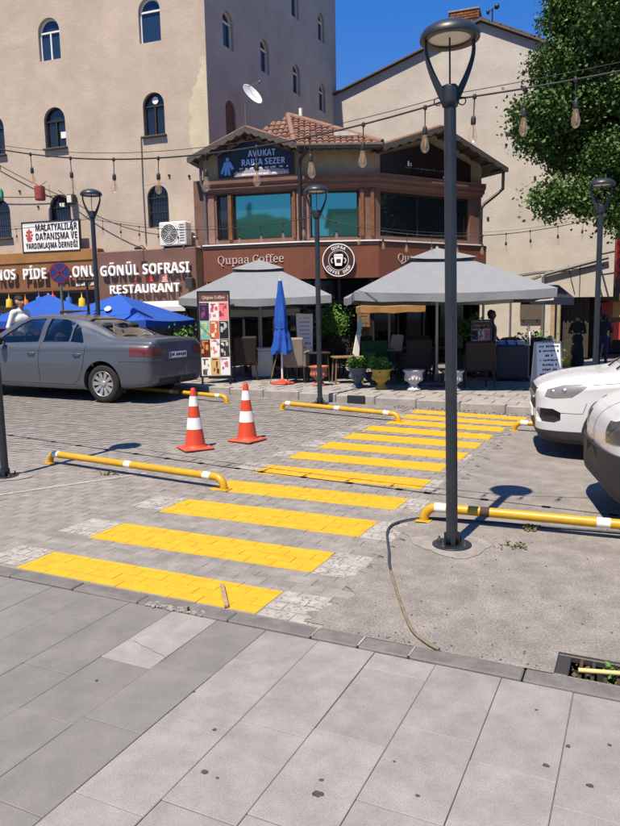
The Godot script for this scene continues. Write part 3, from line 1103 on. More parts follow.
	# ground floor: shopfront glass in dark frames on a low plinth
	for q in [[fl, 0.3, 2.88, 3], [fc, 0.02, 1.83, 2], [fr, 0.02, 3.6, 4]]:
		var w = node("shopfront", b, q[0])
		var pane = S()
		pane.slab(Vector3(q[1], 0.35, -0.32), Vector3(q[2], 2.6, -0.31))
		obj("pane", pane, tinted, w)
		var f = S()
		for k in q[3] + 1:
			var x = lerpf(q[1] + 0.03, q[2] - 0.03, float(k) / q[3])
			f.box(Vector3(x, 1.45, -0.3), Vector3(0.07, 2.45, 0.07), 0.005)
		f.slab(Vector3(q[1], 2.0, -0.33), Vector3(q[2], 2.06, -0.27))
		f.slab(Vector3(q[1], 0.1, -0.36), Vector3(q[2], 0.42, -0.26))
		obj("frame", f, mats["frame brown"], w)
	# dark sheets added inside so that the room reads as shaded
	s = S()
	for i in 3:
		var p: Vector2 = ring[i].lerp(Vector2(0.8, -20), 0.03); var q: Vector2 = ring[i + 1].lerp(Vector2(0.8, -20), 0.03)
		s.quad(Vector3(q.x, 0, q.y), Vector3(p.x, 0, p.y), Vector3(p.x, 2.74, p.y), Vector3(q.x, 2.74, q.y))
	obj("shade_lining", s, mats["wood dark"], b)
	# counter and shelves inside
	s = S()
	s.box(Vector3(0.6, 0.75, -20.3), Vector3(3.2, 1.0, 0.5), 0.02)
	s.box(Vector3(0.6, 1.9, -21.0), Vector3(3.6, 0.05, 0.3))
	s.box(Vector3(0.6, 1.5, -21.0), Vector3(3.6, 0.05, 0.3))
	obj("counter", s, mats["wood dark"], b)
	s = S()
	s.quad(Vector3(-2.6, 0.2, -18.6), Vector3(4.6, 0.2, -19.7), Vector3(4.6, 0.2, -22.5), Vector3(-2.6, 0.2, -21.5))
	obj("floor", s, mats["wood dark"], b)
	# ---- roof: a hipped pyramid with two gables
	var clay = [grain("clay a", lin(0.38, 0.185, 0.125), 0.3, 0.8, 5, 0.9), grain("clay b", lin(0.32, 0.15, 0.105), 0.3, 0.8, 5, 0.9), grain("clay c", lin(0.43, 0.24, 0.17), 0.3, 0.8, 5, 0.9), grain("clay d", lin(0.36, 0.215, 0.165), 0.35, 0.8, 5, 0.9)]
	var roof = node("roof", b)
	var apex = Vector3(-0.45, 7.15, -20.1)
	var e0 = Vector3(-0.25, 5.78, -17.62); var e1 = Vector3(1.95, 5.78, -17.62)
	var eL = Vector3(cl.x - 0.1, 5.72, cl.y + 0.35); var eR = Vector3(5.1, 5.5, -19.6)
	s = S()
	var k0 = Vector3(-0.1, 5.74, -18.25); var k1 = Vector3(1.7, 5.74, -18.25); var kL = Vector3(-2.7, 5.7, -18.85); var kR = Vector3(4.75, 5.6, -20.0)
	s.tri(e0, e1, apex); s.tri(kL, k0, apex); s.tri(k1, kR, apex); s.tri(k0, e0, apex); s.tri(e1, k1, apex)
	s.tri(kR, Vector3(back.x, 5.7, back.y - 0.3), apex); s.tri(Vector3(back.x, 5.7, back.y - 0.3), Vector3(bleft.x, 5.7, bleft.y - 0.3), apex); s.tri(Vector3(bleft.x, 5.7, bleft.y - 0.3), kL, apex)
	obj("roof_deck", s, clay[1], roof)
	# tiles on the faces that show
	for q in [[e0, e1], [k1, kR], [kL, k0]]:
		var ex: Vector3 = (q[1] - q[0]).normalized()
		var nn = ex.cross(apex - q[0]).normalized()
		var ey = nn.cross(ex)
		var ap: Vector3 = apex - q[0]
		var poly = PackedVector2Array([Vector2(0, 0), Vector2((q[1] - q[0]).length(), 0), Vector2(ap.dot(ex), ap.dot(ey))])
		tiles(roof, q[0], ex, ey, poly, clay)
	# hip caps
	s = S()
	for q in [e0, e1]:
		s.tube([q.lerp(apex, 0.02) + Vector3(0, 0.05, 0), apex + Vector3(0, 0.06, 0)], 0.075, 7)
	obj("hip_tiles", s, clay[2], roof)
	# gable roofs
	for g in [[fl, 0.02, 5.66, 1.57, 6.31, 3.02, 5.78, 0.42, 2.0], [fr, -0.1, 5.74, 1.86, 6.42, 4.2, 5.58, 0.42, 2.4]]:
		var f: Transform3D = g[0]
		var gs = S(f)
		var zf: float = g[7]; var zb: float = -g[8]
		var al = Vector3(g[1], g[2], zf); var ap = Vector3(g[3], g[4], zf); var ar = Vector3(g[5], g[6], zf)
		var bl = Vector3(g[1], g[2], zb); var bp = Vector3(g[3], g[4], zb); var br = Vector3(g[5], g[6], zb)
		for k in [[al, ap, bp, bl], [ap, ar, br, bp]]:
			gs.quad(k[0], k[1], k[2], k[3])
			var dn = Vector3(0, -0.07, 0)
			gs.quad(k[3] + dn, k[2] + dn, k[1] + dn, k[0] + dn)
		obj("gable_roof", gs, mats["roof trim"], roof)
		var bs = S(f)
		bargeboard(bs, al + Vector3(0, 0.03, 0.015), ap + Vector3(0, 0.03, 0.015), Vector3.BACK, 0.16, 7)
		bargeboard(bs, ap + Vector3(0, 0.03, 0.015), ar + Vector3(0, 0.03, 0.015), Vector3.BACK, 0.16, 8)
		obj("bargeboard", bs, mats["roof trim"], roof)
		# rafters under the overhang
		var rs = S(f)
		for k in 6:
			for sd in [[al, ap], [ap, ar]]:
				var p: Vector3 = sd[0].lerp(sd[1], (k + 0.5) / 6.0) + Vector3(0, -0.1, 0)
				rs.bar(p + Vector3(0, 0, -0.03), Vector3(p.x, p.y, 0.0), 0.06, 0.06)
		obj("rafters", rs, grain("rafter wood", lin(0.16, 0.06, 0.035), 0.3, 1, 5, 0.7), roof)
		# tiles on the gable slopes
		var cols = S(f)
		for sd in [[al, ap, bl], [ar, ap, br]]:
			var across: Vector3 = sd[1] - sd[0]
			for k in 9:
				var z0 = lerpf(zf, zb, k / 9.0); var z1 = lerpf(zf, zb, (k + 0.85) / 9.0)
				cols.tube([Vector3(sd[0].x, sd[0].y + 0.02, (z0 + z1) * 0.5), Vector3(sd[1].x, sd[1].y + 0.02, (z0 + z1) * 0.5)], 0.07, 6)
		obj("gable_tiles", cols, clay[0], roof)
	# eave fascia and gutter of the middle face
	s = S()
	bargeboard(s, Vector3(-0.2, 5.8, -17.6), Vector3(1.9, 5.8, -17.6), Vector3.BACK, 0.13, 9)
	obj("bargeboard", s, mats["roof trim"], roof)
	s = S()
	s.tube([Vector3(-0.2, 5.78, -17.53), Vector3(1.9, 5.77, -17.53)], 0.05, 8)
	obj("gutter", s, mats["roof trim"], roof)
	# flue, skylight
	s = S(); s.tube([Vector3(-0.1, 6.6, -20.0), Vector3(-0.1, 7.35, -20.0)], 0.05, 8)
	obj("flue", s, mats["white"], roof)
	s = S()
	var sk = Transform3D(Basis(Vector3.RIGHT, deg_to_rad(29)), Vector3(1.05, 6.21, -18.28))
	s.xf = sk; s.box(Vector3.ZERO, Vector3(0.62, 0.06, 0.4), 0.01)
	obj("skylight", s, mats["concrete pale"], roof)
	# downpipes
	var pipes = S()
	pipes.tube([Vector3(0.0, 5.76, -17.5), Vector3(0.02, 5.62, -17.52), Vector3(-0.12, 5.5, -17.75), Vector3(-0.15, 5.3, -17.78), Vector3(-0.15, 3.56, -17.78)], 0.045, 8)
	obj("downpipe", pipes, mats["metal dark"], b)
	pipes = S()
	var ed = cb + re * 4.05
	pipes.tube([Vector3(ed.x + 0.2, 5.48, ed.y + 0.32), Vector3(ed.x + 0.2, 5.05, ed.y + 0.3), Vector3(ed.x + 0.05, 4.92, ed.y + 0.25), Vector3(ed.x - 0.35, 4.62, ed.y + 0.4), Vector3(ed.x - 0.42, 4.5, ed.y + 0.42), Vector3(ed.x - 0.42, 3.4, ed.y + 0.42)], 0.045, 8)
	obj("downpipe", pipes, mats["metal dark"], b)
	pipes = S(fl)
	pipes.tube([Vector3(0.3, 5.6, 0.2), Vector3(0.3, 5.1, 0.22), Vector3(0.33, 4.9, 0.06), Vector3(0.33, 3.5, 0.06)], 0.04, 8)
	obj("downpipe", pipes, mats["pipe grey"], b)
	# ---- lettering on the band
	var lm = mat("letter pink", lin(0.5, 0.38, 0.35), 0.5)
	words("Qupaa Coffee", lm, b, Vector3.ZERO, 0.2, 1.86, 0.012, "Droid Serif", false).transform = fl * Transform3D(Basis(), Vector3(1.56, 3.13, 0.235)) * Transform3D(Basis.from_scale(Vector3(1.0, 1, 1)), Vector3.ZERO)
	words("Qupaa Coffee", lm, b, Vector3.ZERO, 0.2, 1.86, 0.012, "Droid Serif", false).transform = fr * Transform3D(Basis(), Vector3(1.42, 3.1, 0.235))
	# ---- signs hung on it
	logo_sign(fc * T(Vector3(0.89, 3.04, 0.24)))
	# lawyer's board on the left gable
	var ls = thing("lawyer_sign", "dark lawyer's signboard with pale blue lettering on the left gable of the coffee house", "sign", fl)
	s = S(); s.prism(PackedVector2Array([Vector2(0.72, 5.2), Vector2(2.72, 5.2), Vector2(2.72, 5.72), Vector2(2.3, 5.86), Vector2(1.57, 6.12), Vector2(1.0, 5.88), Vector2(0.72, 5.76)]), 0.02, 0.07)
	obj("board", s, mat("board navy", lin(0.012, 0.012, 0.02), 0.3), ls)
	var pb = mat("letter blue", lin(0.42, 0.58, 0.78), 0.4)
	words("AVUKAT", pb, ls, Vector3(1.9, 5.76, 0.085), 0.15, 0.72, 0.02)
	words("RABİA SEZER", pb, ls, Vector3(1.93, 5.55, 0.085), 0.15, 1.14, 0.02)
	s = S()
	s.ball(Vector3(0.98, 5.66, 0.08), Vector3(0.05, 0.055, 0.015), 10, 6)
	s.prism(PackedVector2Array([Vector2(0.9, 5.6), Vector2(1.06, 5.6), Vector2(1.16, 5.42), Vector2(1.08, 5.4), Vector2(1.03, 5.5), Vector2(1.06, 5.27), Vector2(0.99, 5.27), Vector2(0.98, 5.4), Vector2(0.95, 5.27), Vector2(0.88, 5.27), Vector2(0.92, 5.48), Vector2(0.84, 5.3), Vector2(0.79, 5.33)]), 0.072, 0.085)
	obj("emblem", s, mat("emblem blue", lin(0.16, 0.36, 0.66), 0.4), ls)
	s = S()
	var hp = PackedVector2Array([Vector2(1.15, 5.22)])
	for k in 24: hp.append(Vector2(1.15 + k * 0.062, 5.3 + 0.05 * absf(sin(k * 1.7)) + 0.06 * sin(k * 0.14)))
	hp.append(Vector2(2.6, 5.22))
	s.prism(hp, 0.071, 0.074)
	obj("printed_hills", s, mat("print grey", lin(0.3, 0.28, 0.32), 0.4), ls)
	s = S()
	small_print(s, 1.35, 2.5, 5.265, 0.05, 0.076)
	small_print(s, 1.3, 2.55, 5.41, 0.045, 0.076)
	obj("small_print", s, mats["letter white"], ls)
	# dark board on the right gable
	var rsn = thing("gable_signboard", "dark brown signboard with small white marks filling the right gable of the coffee house", "sign", fr)
	s = S(); s.prism(PackedVector2Array([Vector2(0.16, 5.2), Vector2(3.15, 5.2), Vector2(3.15, 5.66), Vector2(1.7, 6.08), Vector2(0.16, 5.64)]), 0.02, 0.07)
	obj("board", s, mat("board brown", lin(0.03, 0.016, 0.014), 0.25), rsn)
	s = S()
	for k in 12: s.slab(Vector3(0.35 + k * 0.23, 5.24, 0.071), Vector3(0.352 + k * 0.23, 5.62 + 0.2 * (1 - absf(k - 6) / 6.0), 0.076))
	obj("seams", s, mats["black"], rsn)
	s = S()
	s.box(Vector3(1.0, 5.5, 0.08), Vector3(0.05, 0.12, 0.01)); s.box(Vector3(1.08, 5.48, 0.08), Vector3(0.03, 0.08, 0.01))
	s.box(Vector3(2.28, 5.25, 0.08), Vector3(0.25, 0.05, 0.01), 0.01)
	obj("marks", s, mats["letter white"], rsn)
	s = S()
	small_print(s, 0.9, 2.2, 5.4, 0.04, 0.073)
	obj("small_print", s, mat("letter dim", lin(0.16, 0.13, 0.13), 0.5), rsn)

# a line of print too small to read
func small_print(s: Shape, x0: float, x1: float, y: float, h: float, z: float) -> void:
	var x = x0
	while x < x1:
		var w = rng.randf_range(0.3, 0.8) * h
		if rng.randf() > 0.14: s.box(Vector3(x + w * 0.5, y + rng.randf_range(-0.1, 0.1) * h, z), Vector3(w, h * rng.randf_range(0.6, 1.0), 0.002))
		x += w + h * 0.25

func logo_sign(at: Transform3D) -> void:
	var o = thing("round_logo_sign", "round brown and white coffee shop emblem sign between the two brown fascia letterings", "sign", at)
	var brown = mat("logo brown", lin(0.055, 0.022, 0.014), 0.4)
	var s = S(Transform3D(Basis(Vector3.RIGHT, PI / 2), Vector3.ZERO))
	s.lathe([Vector2(0.0, -0.0), Vector2(0.415, 0.0), Vector2(0.42, 0.01), Vector2(0.42, 0.06), Vector2(0.41, 0.07), Vector2(0.0, 0.07)], 40, Vector3.ZERO, false)
	obj("disc", s, brown, o)
	for q in [[0.385, 0.408, 40], [0.245, 0.256, 36]]:
		s = S()
		for k in q[2]:
			var a: float = TAU * k / q[2]; var c: float = TAU * (k + 1) / q[2]
			s.quad(Vector3(cos(a) * q[1], sin(a) * q[1], 0.074), Vector3(cos(c) * q[1], sin(c) * q[1], 0.074), Vector3(cos(c) * q[0], sin(c) * q[0], 0.074), Vector3(cos(a) * q[0], sin(a) * q[0], 0.074))
		obj("ring", s, mats["letter white"], o)
	# paper cup emblem
	s = S()
	s.prism(PackedVector2Array([Vector2(-0.085, -0.14), Vector2(0.085, -0.14), Vector2(0.115, 0.09), Vector2(-0.115, 0.09)]), 0.071, 0.08)
	s.prism(PackedVector2Array([Vector2(-0.125, 0.1), Vector2(0.125, 0.1), Vector2(0.1, 0.15), Vector2(-0.1, 0.15)]), 0.071, 0.08)
	for d in [-1, 1]:
		for k in 7:
			var a = -1.1 + k * 0.37
			s.box(Vector3(d * (0.13 + 0.05 * cos(a)), -0.01 + 0.06 * sin(a), 0.075), Vector3(0.024, 0.024, 0.008))
	obj("cup_emblem", s, mats["letter white"], o)
	s = S()
	s.box(Vector3(0, -0.02, 0.083), Vector3(0.11, 0.09, 0.004), 0.001)
	obj("cup_print", s, brown, o)
	# words round the rim
	for q in [["QUPAA", 0.318, PI / 2, 0.24, 1.0], ["COFFEE SHOP", 0.322, -PI / 2, 0.205, -1.0]]:
		var t: String = q[0]
		for i in t.length():
			if t[i] == " ": continue
			var a: float = q[2] - q[4] * (i - (t.length() - 1) * 0.5) * q[3]
			var w = words(t[i], mats["letter white"], o, Vector3.ZERO, 0.075, 0.0, 0.008, "Droid Sans", true, "letter")
			w.transform = Transform3D(Basis(Vector3.BACK, a - PI / 2 if q[4] > 0 else a + PI / 2), Vector3(cos(a) * q[1], sin(a) * q[1], 0.077))

func gable_building() -> void:
	var b = thing("gabled_building", "plain beige building with a sloping gable wall and brick chimney behind the coffee house", "building")
	var ga = Vector2(-3.04, -29.42); var gb = Vector2(13.87, -23.26)
	var f = wall_frame(ga, gb)
	var s = S(f)
	# gable wall with a shop opening at its right end
	var pts = PackedVector2Array([Vector2(1.0, 0), Vector2(12.9, 0), Vector2(12.9, 2.18), Vector2(14.6, 2.16), Vector2(14.6, 9.6), Vector2(9.95, 11.85), Vector2(1.0, 8.9)])
	s.prism(pts, -0.35, 0.0)
	obj("gable_wall", s, mats["stucco grey"], b)
	# shop opening: side piers, shutters, floor and inner wall
	s = S(f); s.slab(Vector3(12.55, 0.0, 0.005), Vector3(12.88, 2.3, 0.1), 0.01)
	obj("pier", s, mats["stucco cream"], b)
	s = S(f)
	for k in 12: s.box(Vector3(13.0 + k * 0.075, 1.1, -0.45 - 0.03 * (k % 2)), Vector3(0.07, 2.2, 0.03), 0.004)
	obj("shutter", s, grain("shutter brown", lin(0.1, 0.075, 0.055), 0.3, 1, 5, 0.8), b)
	s = S(f); s.slab(Vector3(12.4, 0, -2.4), Vector3(14.6, 2.6, -2.3))
	obj("inner_wall", s, mats["wood dark"], b)
	# side wall of the lane and the rear
	var rf = f * T(Vector3(14.6, 0, 0))
	s = S(rf)
	s.quad(Vector3(0, 2.2, 0), Vector3(0, 2.2, -14), Vector3(0, 9.6, -14), Vector3(0, 9.6, 0))
	s.quad(Vector3(0, 0, -2.4), Vector3(0, 0, -14), Vector3(0, 2.2, -14), Vector3(0, 2.2, -2.4))
	obj("side_wall", s, mats["stucco grey"], b)
	s = S(f)
	s.quad(Vector3(1, 0, -14), Vector3(1, 0, 0), Vector3(1, 8.9, 0), Vector3(1, 8.9, -14))
	s.quad(Vector3(14.6, 0, -14), Vector3(1, 0, -14), Vector3(1, 8.9, -14), Vector3(14.6, 9.6, -14))
	obj("rear_wall", s, mats["stucco grey"], b)
	# roof slopes with verge boards
	var roof = node("roof", b)
	s = S(f)
	for q in [[Vector2(0.7, 8.86), Vector2(9.95, 11.92)], [Vector2(9.95, 11.92), Vector2(14.95, 9.5)]]:
		var a: Vector2 = q[0]; var c: Vector2 = q[1]
		s.quad(Vector3(a.x, a.y, 0.07), Vector3(c.x, c.y, 0.07), Vector3(c.x, c.y, -14.2), Vector3(a.x, a.y, -14.2))
		s.quad(Vector3(a.x, a.y - 0.06, -14.2), Vector3(c.x, c.y - 0.06, -14.2), Vector3(c.x, c.y - 0.06, 0.07), Vector3(a.x, a.y - 0.06, 0.07))
	obj("roof_deck", s, grain("roof sheet", lin(0.16, 0.13, 0.12), 0.3, 0.5, 3, 0.8), roof)
	s = S(f)
	s.bar(Vector3(0.7, 8.84, 0.08), Vector3(9.95, 11.9, 0.08), 0.05, 0.2, Vector3.BACK)
	s.bar(Vector3(9.95, 11.9, 0.08), Vector3(14.95, 9.48, 0.08), 0.05, 0.2, Vector3.BACK)
	obj("verge_board", s, grain("verge", lin(0.2, 0.185, 0.17), 0.3, 0.8, 4, 0.8), roof)
	s = S(f)
	for k in 14:
		var t = k / 14.0
		s.bar(Vector3(lerpf(9.95, 14.9, t) , lerpf(11.98, 9.58, t), -0.06), Vector3(lerpf(9.95, 14.9, t + 0.062), lerpf(11.98, 9.58, t + 0.062), -0.06), 0.36, 0.05, Vector3.UP)
	obj("verge_tiles", s, grain("verge tile", lin(0.3, 0.14, 0.09), 0.35, 1, 4, 0.9), roof)
	# brick chimney at the ridge
	var ch = node("chimney", b, f * T(Vector3(9.3, 11.55, -0.75)))
	s = S(); s.box(Vector3(0, 0.2, 0), Vector3(1.0, 1.2, 0.7), 0.01)
	obj("render_coat", s, mats["stucco grey"], ch)
	var bm = [grain("brick a", lin(0.42, 0.14, 0.06), 0.3, 1, 5, 0.9), grain("brick b", lin(0.5, 0.22, 0.1), 0.3, 1, 5, 0.9)]
	var bk = S(); bk.box(Vector3.ZERO, Vector3(0.235, 0.07, 0.11), 0.006)
	var bmesh = bk.mesh()
	for r in 5:
		for k in 5:
			var x = -0.5 + 0.13 + k * 0.25 - 0.1 * (r % 2)
			if r < 2 and k > 2: continue
			obj("brick", bmesh, bm[rng.randi() % 2], ch, T(Vector3(clampf(x, -0.4, 0.42), 0.5 + r * 0.085, 0.36)))
			if k < 3: obj("brick", bmesh, bm[rng.randi() % 2], ch, T(Vector3(-0.5, 0.5 + r * 0.085, 0.22 - k * 0.25), 90))
	s = S(); s.box(Vector3(0, 0.96, 0), Vector3(1.12, 0.06, 0.82), 0.01)
	obj("cap", s, mats["concrete pale"], ch)
	# roof clutter: mast brackets
	s = S(f)
	s.tube([Vector3(10.35, 11.7, 0.1), Vector3(10.35, 12.2, 0.1)], 0.03, 6)
	s.ball(Vector3(10.5, 12.25, 0.1), Vector3(0.09, 0.09, 0.09)); s.ball(Vector3(10.2, 12.12, 0.1), Vector3(0.06, 0.09, 0.06))
	s.tube([Vector3(10.2, 12.12, 0.1), Vector3(10.5, 12.25, 0.1)], 0.02, 5)
	s.bar(Vector3(10.5, 11.78, -0.3), Vector3(11.8, 11.14, -0.3), 0.1, 0.16)
	obj("roof_bracket", s, mats["metal dark"], b)
	# pipe along the wall and the vent box
	s = S(f)
	s.tube([Vector3(12.28, 0.4, 0.1), Vector3(12.28, 2.9, 0.1), Vector3(12.34, 3.0, 0.1), Vector3(14.4, 3.5, 0.12)], 0.06, 8)
	obj("downpipe", s, mats["pipe grey"], b)
	s = S(f)
	s.slab(Vector3(11.5, 1.4, 0.01), Vector3(12.24, 2.0, 0.12), 0.01)
	s.box(Vector3(11.62, 1.36, 0.05), Vector3(0.04, 0.1, 0.04)); s.box(Vector3(12.1, 1.36, 0.05), Vector3(0.04, 0.1, 0.04))
	obj("meter_box", s, grain("box brown", lin(0.14, 0.11, 0.09), 0.2, 1, 5, 0.8), b)
	s = S(f)
	for p in [[10.3, 5.1], [9.4, 3.9], [11.9, 6.4], [10.9, 8.0]]: s.box(Vector3(p[0], p[1], 0.02), Vector3(0.08, 0.1, 0.05), 0.01)
	obj("fixing", s, mats["black"], b)
	# loose cables hanging on the wall
	s = S(f)
	for q in [[8.3, 3.1, 14.3, 3.25, 0.12], [9.0, 2.95, 12.2, 3.0, 0.25], [13.1, 3.3, 13.35, 2.3, 0.05], [13.5, 3.3, 13.5, 2.2, 0.0]]:
		var pl = []
		for k in 9:
			var t = k / 8.0
			pl.append(Vector3(lerpf(q[0], q[2], t), lerpf(q[1], q[3], t) - q[4] * 4 * t * (1 - t) * (1 + 0.4 * sin(k * 2.0)), 0.03))
		s.tube(pl, 0.012, 5)
	obj("wall_cable", s, mats["black"], b)


# ------------------------------------------------------------------ lamps, strings of bulbs
func make_lamp(at: Transform3D, label: String) -> Node3D:
	var o = thing("street_lamp", label, "street lamp", at, "street lamps with round heads")
	var m: Material = mats["lamp paint"]
	var s = S()
	s.lathe([Vector2(0.0, 0.0), Vector2(0.135, 0.0), Vector2(0.137, 0.004), Vector2(0.137, 0.014), Vector2(0.132, 0.018), Vector2(0.0, 0.018)], 28, Vector3.ZERO, false)
	var bp = obj("base_plate", s, m, o)
	for k in 4:
		s = S()
		var a = PI / 4 + k * PI / 2
		s.lathe([Vector2(0.016, 0.018), Vector2(0.016, 0.03), Vector2(0.008, 0.031), Vector2(0.008, 0.05), Vector2(0.001, 0.051)], 6, Vector3(cos(a) * 0.105, 0, sin(a) * 0.105), false)
		obj("bolt", s, mats["iron"], bp)
	s = S()
	s.lathe([Vector2(0.0, 0.015), Vector2(0.043, 0.015), Vector2(0.042, 0.08), Vector2(0.04, 0.1), Vector2(0.039, 2.94), Vector2(0.039, 2.96)], 20, Vector3.ZERO, false)
	for k in 4:
		var a = k * PI / 2
		var d = Vector3(cos(a), 0, sin(a))
		s.bar(d * 0.04 + Vector3(0, 0.018, 0), d * 0.04 + Vector3(0, 0.1, 0), 0.006, 0.03)
	obj("pole", s, m, o)
	# fork: two curved blades carrying the head
	var br = node("fork", o)
	s = S()
	s.lathe([Vector2(0.0, 2.93), Vector2(0.05, 2.93), Vector2(0.055, 2.96), Vector2(0.055, 3.05), Vector2(0.05, 3.06), Vector2(0.0, 3.06)], 6, Vector3.ZERO, false)
	obj("collar", s, m, br)
	for d in [-1.0, 1.0]:
		s = S()
		var outer = []; var inner = []
		for k in 13:
			var t = k / 12.0
			var y = lerpf(2.94, 3.345, t)
			var x = 0.045 + 0.125 * sin(t * PI * 0.5) - 0.012 * smoothstep(0.75, 1.0, t)
			var w = lerpf(0.075, 0.018, pow(t, 0.6))
			outer.append(Vector2(d * x, y)); inner.append(Vector2(d * (x - w * 0.8), y + w * 0.25))
		for k in 12:
			var q = [outer[k], outer[k + 1], inner[k + 1], inner[k]]
			s.prism(PackedVector2Array(q), -0.013, 0.013)
		obj("blade", s, m, br)
		s = S()
		var pl = []
		for k in 14:
			var a = TAU * k / 13.0
			pl.append(Vector3(d * (0.078 + 0.024 * cos(a)), 2.965 + 0.024 * sin(a), 0.0))
		s.tube(pl, 0.0042, 5)
		obj("scroll", s, m, br)
	s = S(); s.tube([Vector3(0, 3.05, 0), Vector3(0, 3.37, 0)], 0.006, 6)
	obj("rod", s, m, br)
	var hd = node("head", o)
	s = S()
	s.lathe([Vector2(0.135, 3.35), Vector2(0.135, 3.335), Vector2(0.186, 3.332), Vector2(0.19, 3.338), Vector2(0.188, 3.362), Vector2(0.172, 3.388), Vector2(0.13, 3.416), Vector2(0.07, 3.436), Vector2(0.001, 3.442)], 32, Vector3.ZERO, false)
	obj("hood", s, m, hd)
	s = S(); s.lathe([Vector2(0.0005, 3.349), Vector2(0.136, 3.349), Vector2(0.136, 3.352)], 28, Vector3.ZERO, false)
	obj("lens", s, mats["lamp lens"], hd)
	return o

func string_lights(label: String, pts: Array, sags: Array, bulbs: Array, spare := true) -> void:
	# pts: supports; sags: metres between them; bulbs: for each span the places (0..1)
	var o = thing("string_lights", label, "string lights", Transform3D(), "strings of bulbs over the street")
	var cable = S()
	for i in pts.size() - 1:
		var a: Vector3 = pts[i]; var b: Vector3 = pts[i + 1]
		var line = []; var top = []
		for k in 25:
			var t = k / 24.0
			var p = a.lerp(b, t) - Vector3(0, sags[i] * 4 * t * (1 - t), 0)
			line.append(p)
			top.append(a.lerp(b, t) + Vector3(0.01, 0.03 - (sags[i] - 0.02) * 4 * t * (1 - t), 0.015))
		cable.tube(line, 0.0065, 5)
		if spare: cable.tube(top, 0.0025, 4)
	obj("cable", cable, mats["black"], o)
	for i in pts.size() - 1:
		var a: Vector3 = pts[i]; var b: Vector3 = pts[i + 1]
		for t in bulbs[i]:
			var p: Vector3 = a.lerp(b, t) - Vector3(0, sags[i] * 4 * t * (1 - t), 0)
			var n = node("bulb", o, Transform3D(Basis(Vector3.BACK, rng.randf_range(-0.06, 0.06)), p))
			var s = S()
			s.lathe([Vector2(0.001, 0.016), Vector2(0.011, 0.012), Vector2(0.013, -0.012), Vector2(0.004, -0.02), Vector2(0.0035, -0.115), Vector2(0.012, -0.122), Vector2(0.016, -0.135), Vector2(0.017, -0.165), Vector2(0.013, -0.175), Vector2(0.0005, -0.176)].map(func(q): return q), 8, Vector3.ZERO, false)
			obj("socket", s, mats["black"], n)
			s = S()
			s.lathe([Vector2(0.0005, -0.288), Vector2(0.012, -0.284), Vector2(0.024, -0.27), Vector2(0.0285, -0.25), Vector2(0.026, -0.23), Vector2(0.018, -0.2), Vector2(0.014, -0.174)], 12, Vector3.ZERO, false)
			obj("glass", s, mats["bulb glass"], n)
			s = S()
			s.tube([Vector3(0, -0.175, 0), Vector3(0.004, -0.255, 0), Vector3(0.008, -0.2, 0)], 0.0035, 4)
			obj("filament", s, mat("filament", lin(0.5, 0.25, 0.06), 0.5), n)

func lamps_and_lights() -> void:
	make_lamp(Transform3D(Basis(Vector3.BACK, deg_to_rad(0.75)), Vector3(0.978, 0.002, -4.665)), "tall dark street lamp in the foreground behind the end of the yellow pipe barrier")
	var proto: Node3D = get_node("street_lamp")
	copy(proto, T(Vector3(-3.222, 0.006, -7.11)), "street lamp cut off by the left picture edge beside the near yellow pipe barrier")
	copy(proto, Transform3D(Basis.from_scale(Vector3.ONE * 1.07), Vector3(0.177, 0.122, -11.92)), "street lamp standing at the far kerb in front of the coffee house umbrellas")
	copy(proto, Transform3D(Basis.from_scale(Vector3.ONE * 1.1), Vector3(-4.2, 0.4, -13.95)), "street lamp behind the grey sedan in front of the restaurant signs")
	copy(proto, T(Vector3(4.36, 0.12, -10.5)), "street lamp beneath the big tree behind the white crossover")
	copy(proto, T(Vector3(3.55, 0.0, -4.05)), "street lamp just outside the right picture edge beside the near pavement")
	# pale concrete footings
	for q in [[-1.15, 4.63, "foreground"], [-6.0, 5.0, "left"]]:
		var s = S()
		var pts = []
		for k in 30:
			var a = TAU * k / 30
			var r = 0.23 + 0.035 * sin(a * 3.0 + q[0]) + rng.randf_range(-0.015, 0.015)
			pts.append(uv(q[0] + cos(a) * r * 1.15, q[1] + sin(a) * r, 0.0065))
		for k in 30: s.tri(uv(q[0], q[1], 0.012), pts[k], pts[(k + 1) % 30])
		tag(obj("lamp_footing", s, mats["concrete pale"]), "", "", "", "structure")
	var tn = []
	for k in 9: tn.append([0.16, 0.27, 0.38, 0.485, 0.588, 0.688, 0.783, 0.873, 0.966][k])
	string_lights("string of amber bulbs sagging between the foreground lamp and the left lamp", [Vector3(-3.23, 3.36, -7.1), Vector3(0.935, 2.975, -4.665), Vector3(3.5, 3.3, -4.05)], [0.24, 0.05], [tn, [0.06, 0.175, 0.29, 0.43, 0.55, 0.68, 0.8]])
	string_lights("thin string of bulbs between the far lamps in front of the coffee house sign", [Vector3(-9.5, 3.7, -15.5), Vector3(-4.23, 3.63, -13.95), Vector3(0.16, 3.3, -11.92), Vector3(4.34, 3.0, -10.5)], [0.15, 0.22, 0.3], [[0.2, 0.32, 0.44, 0.56, 0.68, 0.8, 0.92], [0.06, 0.15, 0.24, 0.33, 0.42, 0.51, 0.6, 0.69, 0.78, 0.87, 0.95], [0.08, 0.17, 0.26, 0.35, 0.44, 0.53, 0.62, 0.7, 0.78, 0.87, 0.95]])


